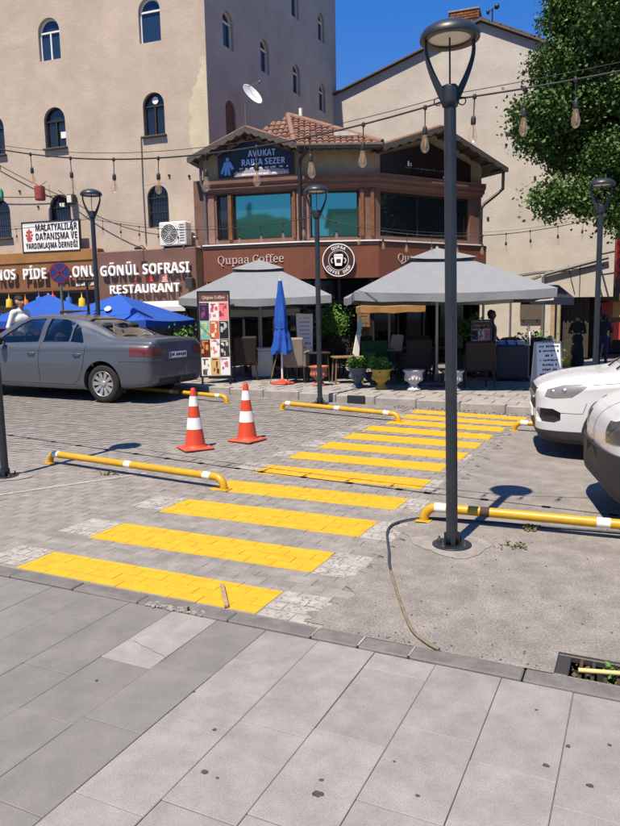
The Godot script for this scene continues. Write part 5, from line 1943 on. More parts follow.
func sedan() -> void:
	var c = {}
	c.x0 = 0.0; c.x1 = 4.64
	c.wide = [[0.0, 0.74], [0.03, 0.79], [0.1, 0.825], [0.3, 0.855], [0.7, 0.88], [1.5, 0.89], [3.2, 0.89], [3.9, 0.87], [4.3, 0.81], [4.55, 0.66], [4.64, 0.52]]
	c.low = [[0.0, 0.36], [0.08, 0.29], [0.5, 0.24], [1.0, 0.19], [3.6, 0.18], [4.3, 0.2], [4.64, 0.3]]
	c.belt = [[0.0, 0.93], [0.04, 0.965], [0.5, 0.975], [1.2, 0.965], [2.6, 0.93], [3.5, 0.91], [4.1, 0.82], [4.5, 0.7], [4.64, 0.58]]
	c.roof = [[0.0, 1.0], [0.025, 1.055], [0.08, 1.075], [0.55, 1.085], [0.72, 1.1], [1.15, 1.275], [1.5, 1.39], [1.85, 1.445], [2.3, 1.462], [2.7, 1.44], [3.1, 1.3], [3.6, 1.04], [3.75, 0.99], [4.2, 0.9], [4.5, 0.78], [4.64, 0.64]]
	c.roof_wide = [[0.0, 0.62], [0.5, 0.68], [0.8, 0.66], [1.4, 0.575], [2.0, 0.575], [2.8, 0.585], [3.3, 0.64], [3.7, 0.7], [4.3, 0.62], [4.64, 0.45]]
	c.cabin = [Vector2(0.9, 0.5), Vector2(3.45, 0.5), Vector2(3.45, 0.95), Vector2(3.0, 1.6), Vector2(1.5, 1.6), Vector2(0.8, 1.08)]
	c.side_glass = [
		[Vector2(1.33, 0.985), Vector2(1.62, 1.0), Vector2(1.62, 1.3), Vector2(1.5, 1.245)],
		[Vector2(1.655, 1.0), Vector2(2.22, 0.985), Vector2(2.2, 1.385), Vector2(1.85, 1.37), Vector2(1.655, 1.315)],
		[Vector2(2.33, 0.985), Vector2(3.22, 0.955), Vector2(3.3, 0.99), Vector2(2.86, 1.29), Vector2(2.65, 1.37), Vector2(2.31, 1.39)]]
	c.end_glass = [[[Vector2(-0.56, 1.09), Vector2(0.56, 1.09), Vector2(0.49, 1.36), Vector2(0.3, 1.385), Vector2(-0.3, 1.385), Vector2(-0.49, 1.36)], 0.6, 1.55],
		[[Vector2(-0.62, 1.06), Vector2(0.62, 1.06), Vector2(0.5, 1.37), Vector2(-0.5, 1.37)], 2.75, 3.7]]
	c.axles = [0.92, 3.57]; c.axle_y = 0.33; c.arch = 0.372; c.wheel_r = 0.318; c.track = 0.86
	c.gaps = [[Vector2(1.24, 0.95), Vector2(1.3, 0.62), Vector2(1.38, 0.4), Vector2(1.5, 0.3)], [Vector2(2.24, 0.97), Vector2(2.26, 0.6), Vector2(2.24, 0.28)], [Vector2(3.22, 0.94), Vector2(3.16, 0.5), Vector2(3.14, 0.28)], [Vector2(1.4, 0.285), Vector2(3.16, 0.28)], [Vector2(0.0, 0.7), Vector2(0.5, 0.705), Vector2(0.56, 0.69)]]
	c.holes = []
	c.paint = car_paint("paint sedan", lin(0.08, 0.091, 0.112), 0.4)
	var red = mat("lamp red", lin(0.1, 0.006, 0.008), 0.12)
	red.clearcoat_enabled = true
	var lamps = []
	for d in [-1.0, 1.0]:
		var s = S(); s.box(Vector3(0.15, 0.865, d * 0.72), Vector3(0.44, 0.15, 0.5), 0.02)
		lamps.append(s)
	var dark = S(); dark.box(Vector3(0.1, 0.34, 0), Vector3(0.5, 0.16, 1.15), 0.03)
	var strip = S(); strip.box(Vector3(0.1, 0.43, 0.0), Vector3(0.4, 0.022, 1.3), 0.004)
	c.panels = [["tail_lamp", [lamps[0]], red, 0.004], ["tail_lamp", [lamps[1]], red, 0.004], ["rear_valance", [dark], mats["black"], 0.003]]
	c.seats = [Vector3(2.35, 0.42, -0.36), Vector3(2.35, 0.42, 0.36), Vector3(1.45, 0.42, -0.36), Vector3(1.45, 0.42, 0.36)]
	# stands at an angle on the far side of the road; its near rear wheel touches the ground at about (-3.72, -12.14)
	var b = Basis(Vector3.UP, deg_to_rad(180.0 - 23.0)).scaled(Vector3.ONE * 1.06) * Basis(Vector3.BACK, deg_to_rad(1.3))
	var org = Vector3(-3.62, 0.19, -12.2) - b * Vector3(0.92, 0, -0.78)
	var o: Node3D = await make_car("sedan_car", "dark grey sedan seen from behind with red tail lamps, parked at the left", "car", Transform3D(b, org), c)
	# bright streaks in the lamps, plate, badge, handles, mirror, aerial, tow bar
	for d in [-1.0, 1.0]:
		var s = S(); s.box(Vector3(0.038, 0.845, d * 0.61), Vector3(0.02, 0.028, 0.2), 0.006)
		obj("reversing_lamp", s, mat("lamp pink", lin(0.5, 0.2, 0.2), 0.2), o)
	var s = S(); s.box(Vector3(0.002, 0.79, 0), Vector3(0.02, 0.11, 0.52), 0.004)
	var plate = obj("number_plate", s, mats["white"], o)
	s = S(Transform3D(Basis(Vector3(0, 0, 1), Vector3.UP, Vector3(-1, 0, 0)), Vector3(-0.0095, 0.79, 0)))
	small_print(s, -0.2, 0.22, 0.0, 0.06, 0.001)
	obj("plate_print", s, mats["black"], plate)
	s = S(); s.box(Vector3(-0.009, 0.79, -0.235), Vector3(0.004, 0.1, 0.04))
	obj("plate_blue", s, mat("plate blue", lin(0.02, 0.05, 0.3), 0.4), plate)
	s = S()
	var pl = []
	for k in 17: pl.append(Vector3(-0.0 + 0.012, 0.985 + 0.045 * sin(TAU * k / 16), 0.045 * cos(TAU * k / 16)))
	s.tube(pl, 0.006, 6)
	s.bar(Vector3(0.012, 1.025, -0.022), Vector3(0.012, 0.95, 0.0), 0.006, 0.008); s.bar(Vector3(0.012, 1.025, 0.022), Vector3(0.012, 0.95, 0.0), 0.006, 0.008)
	obj("badge", s, mats["steel"], o)
	for d in [-1.0, 1.0]:
		for x in [1.42, 2.42]:
			s = S(); s.tube([Vector3(x - 0.09, 0.8, d * 0.865), Vector3(x - 0.06, 0.803, d * 0.905), Vector3(x + 0.06, 0.803, d * 0.91), Vector3(x + 0.09, 0.8, d * 0.875)], 0.013, 7)
			obj("door_handle", s, c.paint, o)
		s = S(); s.ball(Vector3(3.05, 1.0, d * 0.98), Vector3(0.07, 0.075, 0.11), 12, 8)
		s.bar(Vector3(3.1, 0.97, d * 0.82), Vector3(3.07, 0.98, d * 0.92), 0.03, 0.05)
		obj("door_mirror", s, mats["black gloss"], o)
	s = S(); s.tube([Vector3(0.25, 0.33, 0), Vector3(-0.02, 0.3, 0), Vector3(-0.04, 0.36, 0)], 0.02, 7)
	s.ball(Vector3(-0.04, 0.38, 0), Vector3(0.026, 0.026, 0.026))
	obj("tow_bar", s, mats["iron"], o)
	s = S(); s.tube([Vector3(1.95, 1.45, 0), Vector3(1.86, 1.53, 0)], 0.006, 5)
	obj("aerial", s, mats["black"], o)
	s = S()
	for i in 24:
		var a = TAU * i / 24; var a2 = TAU * (i + 1) / 24
		s.tube([Vector3(2.95 + 0.06 * cos(a), 0.97 + 0.17 * sin(a), -0.36 + 0.17 * cos(a)), Vector3(2.95 + 0.06 * cos(a2), 0.97 + 0.17 * sin(a2), -0.36 + 0.17 * cos(a2))], 0.012, 5, false)
	obj("steering_wheel", s, mats["black"], o)
	s = S(); s.box(Vector3(3.2, 0.86, 0), Vector3(0.5, 0.16, 1.3), 0.05)
	obj("dashboard", s, mat("dash", lin(0.03, 0.03, 0.03), 0.9), o)
	s = S(); s.box(Vector3(1.1, 1.0, 0), Vector3(0.62, 0.06, 1.3), 0.02)
	obj("parcel_shelf", s, mats["dash"], o)

func crossover() -> void:
	var c = {}
	c.x0 = 0.0; c.x1 = 4.25
	c.wide = [[0.0, 0.7], [0.2, 0.83], [0.8, 0.88], [3.3, 0.885], [3.7, 0.86], [3.92, 0.81], [4.08, 0.74], [4.17, 0.67], [4.22, 0.58], [4.242, 0.46], [4.25, 0.34]]
	c.low = [[0.0, 0.4], [0.3, 0.27], [1.0, 0.22], [3.6, 0.22], [4.0, 0.24], [4.18, 0.29], [4.235, 0.36], [4.25, 0.44]]
	c.belt = [[0.0, 1.0], [0.3, 1.1], [2.0, 1.05], [3.2, 1.0], [3.7, 0.955], [4.05, 0.9], [4.25, 0.82]]
	c.roof = [[0.0, 1.05], [0.1, 1.3], [0.4, 1.58], [1.0, 1.65], [2.0, 1.66], [2.4, 1.6], [2.8, 1.38], [3.2, 1.13], [3.35, 1.085], [3.7, 1.045], [4.0, 0.985], [4.15, 0.93], [4.22, 0.88], [4.25, 0.83]]
	c.roof_wide = [[0.0, 0.6], [0.5, 0.6], [2.2, 0.6], [2.8, 0.66], [3.2, 0.72], [3.8, 0.68], [4.25, 0.42]]
	c.cabin = [Vector2(0.4, 0.55), Vector2(3.0, 0.55), Vector2(3.05, 1.02), Vector2(2.5, 1.8), Vector2(0.4, 1.8)]
	c.side_glass = [[Vector2(0.75, 1.13), Vector2(1.35, 1.1), Vector2(1.35, 1.5), Vector2(0.8, 1.46)], [Vector2(1.45, 1.1), Vector2(2.72, 1.06), Vector2(2.35, 1.42), Vector2(2.1, 1.5), Vector2(1.45, 1.52)]]
	c.end_glass = [[[Vector2(-0.66, 1.12), Vector2(0.66, 1.12), Vector2(0.55, 1.54), Vector2(-0.55, 1.54)], 2.2, 3.34]]
	c.axles = [0.75, 3.3]; c.axle_y = 0.35; c.arch = 0.4; c.wheel_r = 0.34; c.track = 0.87
	c.gaps = [[Vector2(2.86, 1.03), Vector2(2.8, 0.6), Vector2(2.78, 0.3)], [Vector2(1.4, 1.06), Vector2(1.42, 0.3)], [Vector2(3.25, 0.965), Vector2(3.75, 0.925), Vector2(4.02, 0.88)], [Vector2(3.98, 0.6), Vector2(3.74, 0.6), Vector2(3.7, 0.72)]]
	c.paint = car_paint("paint car white", lin(0.52, 0.53, 0.54))
	c.holes = []
	var fog = S(); fog.box(Vector3(4.02, 0.56, -0.66), Vector3(0.5, 0.17, 0.26), 0.04)
	var fog2 = S(); fog2.box(Vector3(4.02, 0.56, 0.66), Vector3(0.5, 0.17, 0.26), 0.04)
	c.holes = [[fog, 0.05], [fog2, 0.05]]
	# front furniture
	var gr1 = S(); gr1.box(Vector3(4.2, 0.83, 0), Vector3(0.3, 0.075, 0.92), 0.02)
	var gr2 = S(); gr2.box(Vector3(4.2, 0.685, 0), Vector3(0.3, 0.14, 0.96), 0.03)
	var low = S(); low.box(Vector3(4.1, 0.45, 0), Vector3(0.5, 0.12, 0.92), 0.03)
	var lip = S(); lip.box(Vector3(3.95, 0.3, 0), Vector3(0.75, 0.17, 2.0), 0.02)
	var side_trim = [S(), S()]
	for i in 2:
		var d = -1.0 if i == 0 else 1.0
		side_trim[i].box(Vector3(2.05, 0.3, d * 0.9), Vector3(1.9, 0.17, 0.3), 0.02)
	var arch = []
	for ax in c.axles:
		for d in [-1.0, 1.0]:
			var s = S(Transform3D(Basis(Vector3.RIGHT, PI / 2), Vector3(ax, c.axle_y, d * 0.85)))
			s.lathe([Vector2(c.arch - 0.006, -0.25), Vector2(c.arch + 0.05, -0.25), Vector2(c.arch + 0.05, 0.25), Vector2(c.arch - 0.006, 0.25), Vector2(c.arch - 0.006, -0.25)], 40, Vector3.ZERO, false)
			arch.append(s)
	var lamps = []
	for d in [-1.0, 1.0]:
		lamps.append(side_prism([Vector2(3.66, 0.945), Vector2(3.86, 0.79), Vector2(4.06, 0.77), Vector2(4.15, 0.79), Vector2(4.12, 0.87), Vector2(3.95, 0.925)], minf(d * 0.45, d * 1.0), maxf(d * 0.45, d * 1.0)))
	var lens = mat("headlamp", lin(0.22, 0.22, 0.21), 0.1, 0.35)
	lens.clearcoat_enabled = true
	var plastic = grain("bumper black", lin(0.028, 0.028, 0.03), 0.15, 2, 9, 0.65)
	c.panels = [["upper_grille", [gr1], mats["black"], 0.004], ["lower_grille", [gr2], mats["black"], 0.004], ["air_intake", [low], mats["black"], 0.004], ["bumper_lip", [lip], plastic, 0.006], ["sill_trim", [side_trim[0]], plastic, 0.006], ["sill_trim", [side_trim[1]], plastic, 0.006],
		["arch_trim", [arch[0]], plastic, 0.01], ["arch_trim", [arch[1]], plastic, 0.01], ["arch_trim", [arch[2]], plastic, 0.01], ["arch_trim", [arch[3]], plastic, 0.01], ["headlamp", [lamps[0]], lens, 0.003], ["headlamp", [lamps[1]], lens, 0.003], ["fog_recess", [fog], mats["black"], -0.035, 0.07], ["fog_recess", [fog2], mats["black"], -0.035, 0.07]]
	c.seats = [Vector3(1.9, 0.6, -0.36), Vector3(1.9, 0.6, 0.36)]
	var yaw = 180.0 - 15.0
	var b = Basis(Vector3.UP, deg_to_rad(yaw)).scaled(Vector3.ONE * 0.93)
	var org = Vector3(3.33, -0.03, -7.25) - b * Vector3(3.3, 0, -0.8)
	var o: Node3D = await make_car("crossover_car", "white compact crossover with clear headlamp and black grille, nose pointing left at the right", "car", Transform3D(b, org), c)
	for d in [-1.0, 1.0]:
		var s = S(); s.ball(Vector3(4.02, 0.565, d * 0.64), Vector3(0.05, 0.055, 0.055), 12, 8)
		obj("fog_lamp", s, lens, o)
		for q in [[3.93, 0.855, 0.772], [4.05, 0.835, 0.715]]:
			s = S(); s.ball(Vector3(q[0], q[1], d * q[2]), Vector3(0.046, 0.042, 0.03), 14, 9)
			obj("bulb_reflector", s, mats["steel"], o)
		s = S(); s.ball(Vector3(2.75, 1.12, d * 1.0), Vector3(0.08, 0.1, 0.13), 12, 8)
		obj("door_mirror", s, c.paint, o)
	var s = S(); s.box(Vector3(4.262, 0.755, 0), Vector3(0.03, 0.03, 0.95), 0.008)
	obj("chrome_bar", s, mats["steel"], o)
	s = S(); s.box(Vector3(4.262, 0.55, 0), Vector3(0.02, 0.11, 0.52), 0.004)
	obj("number_plate", s, mats["white"], o)
	s = S()
	s.tube([Vector3(3.34, 1.1, -0.5), Vector3(3.1, 1.21, -0.1)], 0.012, 5); s.tube([Vector3(3.34, 1.1, 0.1), Vector3(3.1, 1.21, 0.5)], 0.012, 5)
	tag(obj("wipers", s, mats["black"], o), "", "")
	s = S(); s.box(Vector3(2.75, 0.98, 0), Vector3(0.5, 0.16, 1.3), 0.05)
	obj("dashboard", s, mat("dash", lin(0.03, 0.03, 0.03), 0.9), o)

func van() -> void:
	var c = {}
	c.x0 = 0.0; c.x1 = 4.32
	c.wide = [[0.0, 0.86], [0.2, 0.9], [3.4, 0.9], [3.8, 0.875], [4.0, 0.83], [4.12, 0.78], [4.2, 0.72], [4.26, 0.63], [4.295, 0.5], [4.312, 0.36], [4.32, 0.2]]
	c.low = [[0.0, 0.35], [0.3, 0.25], [1.0, 0.22], [3.6, 0.22], [4.0, 0.24], [4.2, 0.27], [4.28, 0.33], [4.31, 0.42], [4.32, 0.5]]
	c.belt = [[0.0, 1.1], [2.0, 1.1], [3.2, 1.06], [3.8, 1.0], [4.1, 0.92], [4.24, 0.84], [4.3, 0.75], [4.32, 0.64]]
	c.roof = [[0.0, 1.7], [0.1, 1.8], [0.6, 1.84], [1.9, 1.84], [2.3, 1.76], [2.8, 1.5], [3.3, 1.2], [3.5, 1.14], [3.9, 1.05], [4.15, 0.96], [4.25, 0.89], [4.3, 0.8], [4.32, 0.68]]
	c.roof_wide = [[0.0, 0.7], [2.2, 0.68], [3.2, 0.74], [3.9, 0.7], [4.3, 0.48]]
	c.cabin = [Vector2(0.4, 0.6), Vector2(3.1, 0.6), Vector2(3.15, 1.08), Vector2(2.5, 2.0), Vector2(0.4, 2.0)]
	c.side_glass = [[Vector2(1.95, 1.15), Vector2(2.95, 1.12), Vector2(2.5, 1.5), Vector2(2.25, 1.62), Vector2(1.95, 1.62)]]
	c.end_glass = [[[Vector2(-0.68, 1.18), Vector2(0.68, 1.18), Vector2(0.58, 1.68), Vector2(-0.58, 1.68)], 2.3, 3.48]]
	c.axles = [0.7, 3.42]; c.axle_y = 0.34; c.arch = 0.385; c.wheel_r = 0.33; c.track = 0.88
	c.gaps = [[Vector2(3.02, 1.06), Vector2(2.95, 0.6), Vector2(2.9, 0.3)], [Vector2(1.85, 1.1), Vector2(1.87, 0.3)], [Vector2(3.5, 1.0), Vector2(4.0, 0.93)]]
	c.paint = mats["paint car white"]
	var pocket = S(); pocket.box(Vector3(4.1, 0.47, -0.62), Vector3(0.5, 0.1, 0.24), 0.03)
	var pocket2 = S(); pocket2.box(Vector3(4.1, 0.47, 0.62), Vector3(0.5, 0.1, 0.24), 0.03)
	c.holes = []
	var bump = S(); bump.box(Vector3(4.08, 0.42, 0), Vector3(0.9, 0.42, 2.2), 0.03)
	var lamps = []
	for d in [-1.0, 1.0]:
		lamps.append(side_prism([Vector2(3.82, 1.02), Vector2(3.92, 0.8), Vector2(4.31, 0.7), Vector2(4.31, 0.84), Vector2(4.12, 0.95)], minf(d * 0.36, d * 1.0), maxf(d * 0.36, d * 1.0)))
	var dk = mat("headlamp dark", lin(0.06, 0.062, 0.065), 0.05, 0.3)
	dk.clearcoat_enabled = true
	c.panels = [["black_bumper", [bump], mats["bumper black"], 0.02], ["headlamp", [lamps[0]], dk, 0.003], ["headlamp", [lamps[1]], dk, 0.003]]
	c.seats = [Vector3(2.1, 0.65, -0.38)]
	var b = Basis(Vector3.UP, deg_to_rad(180.0 - 12.0)).scaled(Vector3.ONE * 0.95)
	var org = Vector3(2.27, -0.02, -4.85) - b * Vector3(4.2, 0, -0.62)
	var o: Node3D = await make_car("panel_van", "white van with a black plastic bumper, cut off by the right picture edge", "van", Transform3D(b, org), c)
	for d in [-1.0, 1.0]:
		var s = S(); s.box(Vector3(4.225, 0.47, d * 0.6), Vector3(0.06, 0.1, 0.17), 0.02, Basis(Vector3.UP, -d * 0.75))
		obj("fog_lamp_pocket", s, mats["black"], o)
		s = S(); s.ball(Vector3(4.242, 0.47, d * 0.615), Vector3(0.035, 0.034, 0.035), 12, 8)
		obj("fog_lamp", s, mats["headlamp"], o)
		s = S(); s.ball(Vector3(4.0, 0.84, d * 0.69), Vector3(0.05, 0.06, 0.055), 12, 8)
		obj("bulb_reflector", s, mats["steel"], o)
	var s = S(); s.box(Vector3(2.85, 1.03, 0), Vector3(0.5, 0.16, 1.3), 0.05)
	obj("dashboard", s, mats["dash"], o)


# ------------------------------------------------------------------ coffee house terrace
func floor_at(p: Vector3) -> Vector3:
	return Vector3(p.x, height_at(p.x, p.z) + 0.13, p.z)

# square two-tier parasol, origin at the foot of the pole; heights above the foot
func parasol(at: Vector3, half: float, eave: float, apex: float, m: Material, label: String, tiers := true, yaw := 0.0, called := "patio_umbrella", group := "patio umbrellas of the coffee house") -> Node3D:
	var o = thing(called, label, "umbrella", T(at, yaw), group)
	var s = S()
	var n = 8
	var inner = 0.27 if tiers else 0.0
	var top = lerpf(eave, apex, 0.72) if tiers else apex
	for side in 4:
		var turn = Basis(Vector3.UP, side * PI / 2)
		var rows = []
		for i in n + 1:
			var t = float(i) / n
			var r = lerpf(half, half * inner, t) if tiers else lerpf(half, 0.02, t)
			var ring = PackedVector3Array()
			for j in n + 1:
				var x = -1.0 + 2.0 * j / n
				var sag = 0.07 * half * (1 - x * x) * sin(PI * minf(t + 0.12, 1.0)) * 0.5
				var y = lerpf(eave, top, t) - sag - 0.03 * half * (1 - x * x) * (1 - t)
				ring.append(turn * Vector3(x * r, y, r))
			rows.append(ring)
		s.loft(rows, false, false)
		# valance
		var val = []
		for i in 2:
			var ring = PackedVector3Array()
			for j in n + 1:
				var x = -1.0 + 2.0 * j / n
				var y = eave - 0.03 * half * (1 - x * x) - (0.0 if i == 1 else 0.15 + 0.012 * sin(j * 1.9 + side))
				ring.append(turn * Vector3(x * half * (1.0 if i == 1 else 0.995), y, half + (0.0 if i == 1 else 0.012 * sin(j * 2.3))))
			val.append(ring)
		s.loft(val, false, false)
	obj("canopy", s, m, o)
	if tiers:
		s = S()
		for side in 4:
			var turn = Basis(Vector3.UP, side * PI / 2)
			var r = half * 0.36
			var y0 = top + 0.015
			var rows = []
			for i in 5:
				var t = i / 4.0
				var ring = PackedVector3Array()
				for j in 5:
					var x = -1.0 + j / 2.0
					ring.append(turn * Vector3(x * lerpf(r, 0.015, t), lerpf(y0, apex, t) - 0.03 * (1 - x * x) * (1 - t), lerpf(r, 0.015, t)))
				rows.append(ring)
			s.loft(rows, false, false)
		obj("vent_cap", s, m, o)
		s = S()
		for side in 4:
			var a = PI / 4 + side * PI / 2
			s.tube([Vector3(cos(a) * half * 0.33, top - 0.02, sin(a) * half * 0.33) * Vector3(1.2, 1, 1.2), Vector3(0, apex - 0.04, 0)], 0.014, 5)
		tag(obj("vent_frame", s, mats["metal dark"], o), "", "")
	s = S()
	s.tube([Vector3(0, 0.02, 0), Vector3(0, apex + 0.03, 0)], 0.028, 10)
	obj("pole", s, mat("pole cream", lin(0.45, 0.42, 0.36), 0.5), o)
	for k in 4:
		s = S()
		var a = PI / 4 + k * PI / 2
		var c = Vector3(cos(a), 0, sin(a)) * half * 1.4
		s.tube([c + Vector3(0, eave - 0.02, 0), Vector3(0, top - 0.05, 0)], 0.012, 5)
		s.tube([c * 0.5 + Vector3(0, lerpf(eave, top, 0.5) - 0.035, 0), Vector3(0, eave + 0.05, 0)], 0.01, 5)
		obj("rib", s, mats["metal dark"], o)
	s = S()
	s.box(Vector3(0, 0.04, 0), Vector3(0.75, 0.08, 0.75), 0.015)
	s.box(Vector3(0, 0.12, 0), Vector3(0.12, 0.16, 0.12), 0.01)
	obj("base", s, mats["pipe grey"], o)
	return o

func closed_parasol(at: Vector3, m: Material, label: String, h: float, low: float, stretch := 1.0) -> void:
	var o = thing("closed_umbrella", label, "umbrella", T(at), "closed umbrellas")
	var s = S()
	s.tube([Vector3(0, 0.03, 0), Vector3(0, h + 0.04, 0)], 0.02, 8)
	obj("pole", s, mats["white plastic"], o)
	s = S()
	var rings = []
	for i in 16:
		var t = i / 15.0
		var y = lerpf(low, h, t)
		var r = (0.17 - 0.13 * pow(t, 1.3)) * stretch
		if t > 0.28 and t < 0.4: r *= 0.82
		if t < 0.12: r *= 1.1
		var ring = PackedVector3Array()
		for j in 28:
			var a = -TAU * j / 28.0
			var f = 1.0 + 0.2 * sin(a * 7 + sin(t * 5.0)) * (1 - t * 0.7) + 0.08 * sin(a * 3 + t * 9)
			var dy = 0.05 * sin(a * 4) if i == 0 else 0.0
			ring.append(Vector3(cos(a) * r * f, y + dy, sin(a) * r * f))
		rings.append(ring)
	s.loft(rings, true)
	obj("folded_canopy", s, m, o)
	s = S()
	s.tube([0, 1, 2, 3, 4, 5, 6, 7, 8].map(func(k): return Vector3(cos(TAU * k / 8.0) * 0.125 * stretch, lerpf(low, h, 0.34), sin(TAU * k / 8.0) * 0.125 * stretch)), 0.01, 5, false)
	obj("tie", s, m, o)
	s = S()
	s.lathe([Vector2(0.0005, 0.0), Vector2(0.24, 0.0), Vector2(0.24, 0.03), Vector2(0.05, 0.06), Vector2(0.03, 0.12), Vector2(0.0005, 0.12)], 20, Vector3.ZERO, false)
	obj("base", s, mat("base red", lin(0.45, 0.05, 0.03), 0.6), o)

func pot(at: Vector3, c: Color, label: String, plant: bool, size := 1.0) -> void:
	var o = thing("flower_pot", label, "flower pot", T(at), "urn flower pots along the terrace edge")
	var s = S()
	var m = grain("pot " + c.to_html(), c, 0.15, 1.2, 6, 0.6)
	var k = size
	s.lathe([Vector2(0.0005, 0.0), Vector2(0.13 * k, 0.0), Vector2(0.135 * k, 0.02 * k), Vector2(0.09 * k, 0.06 * k), Vector2(0.06 * k, 0.1 * k), Vector2(0.1 * k, 0.14 * k), Vector2(0.15 * k, 0.2 * k), Vector2(0.17 * k, 0.27 * k), Vector2(0.165 * k, 0.33 * k), Vector2(0.2 * k, 0.36 * k), Vector2(0.205 * k, 0.385 * k), Vector2(0.18 * k, 0.39 * k), Vector2(0.16 * k, 0.35 * k), Vector2(0.0005, 0.345 * k)], 22, Vector3.ZERO, false)
	obj("urn", s, m, o)
	s = S()
	for j in 14:
		var a = TAU * j / 14
		s.ball(Vector3(cos(a) * 0.15 * k, 0.22 * k, sin(a) * 0.15 * k), Vector3(0.03, 0.05, 0.03) * k, 6, 4)
	tag(obj("fluting", s, m, o), "", "", "", "stuff")
	s = S(); s.lathe([Vector2(0.0005, 0.36 * k), Vector2(0.165 * k, 0.352 * k)].map(func(q): return Vector2(q.x, q.y)), 18, Vector3.ZERO, false)
	obj("soil", s, grain("soil", lin(0.05, 0.035, 0.025), 0.4, 2, 8, 1.0), o)
	if plant:
		foliage_ball(o, Vector3(0, 0.43 * k, 0), 0.17 * k, 16)

func foliage_ball(o: Node, c: Vector3, r: float, n: int, m: Material = null, leaf_size := 0.07) -> void:
	var kinds = [clump(21, leaf_size, 26, r * 0.8), clump(22, leaf_size, 26, r * 0.8)]
	var spots = []
	for k in n: spots.append(c + Vector3(rng.randfn(), absf(rng.randfn()) * 0.6, rng.randfn()) * r * 0.5)
	foliage(o, "leaves", spots, kinds, m if m else leaf_mat("leaf fresh", lin(0.08, 0.2, 0.03)), Vector2(0.6, 1.0))

func armchair(at: Vector3, yaw: float, m: Material, label: String, w := 0.58, back_h := 0.86, cushion: Material = null) -> void:
	var o = thing("armchair", label, "chair", T(at, yaw), "terrace armchairs")
	# faces +z
	var s = S(); s.box(Vector3(0, 0.37, 0.02), Vector3(w - 0.04, 0.1, 0.52), 0.03)
	obj("seat", s, m, o)
	s = S(); s.box(Vector3(0, 0.34 + back_h * 0.32, -0.25), Vector3(w, back_h - 0.32, 0.07), 0.03, Basis(Vector3.RIGHT, -0.15))
	obj("backrest", s, m, o)
	for d in [-1.0, 1.0]:
		s = S()
		s.box(Vector3(d * w * 0.5, 0.46, 0.0), Vector3(0.06, 0.3, 0.5), 0.025)
		s.box(Vector3(d * w * 0.5, 0.62, 0.02), Vector3(0.075, 0.05, 0.56), 0.02)
		obj("armrest", s, m, o)
		for e in [-1.0, 1.0]:
			s = S(); s.tube([Vector3(d * w * 0.46, 0.35, e * 0.22), Vector3(d * w * 0.5, 0.0, e * 0.25)], [0.024, 0.016], 7)
			obj("leg", s, mats["wood dark"], o)
	if cushion:
		s = S(); s.box(Vector3(0, 0.45, 0.03), Vector3(w - 0.12, 0.09, 0.46), 0.04)
		obj("cushion", s, cushion, o)

func bistro_table(at: Vector3, w: float, h: float, m: Material, label: String) -> void:
	var o = thing("cafe_table", label, "table", T(at, 8), "terrace tables")
	var s = S(); s.box(Vector3(0, h - 0.02, 0), Vector3(w, 0.035, w * 0.8), 0.008)
	obj("table_top", s, m, o)
	for d in [-1.0, 1.0]:
		for e in [-1.0, 1.0]:
			s = S(); s.tube([Vector3(d * w * 0.4, h - 0.03, e * w * 0.3), Vector3(d * w * 0.45, 0.0, e * w * 0.34)], 0.018, 6)
			obj("leg", s, m, o)

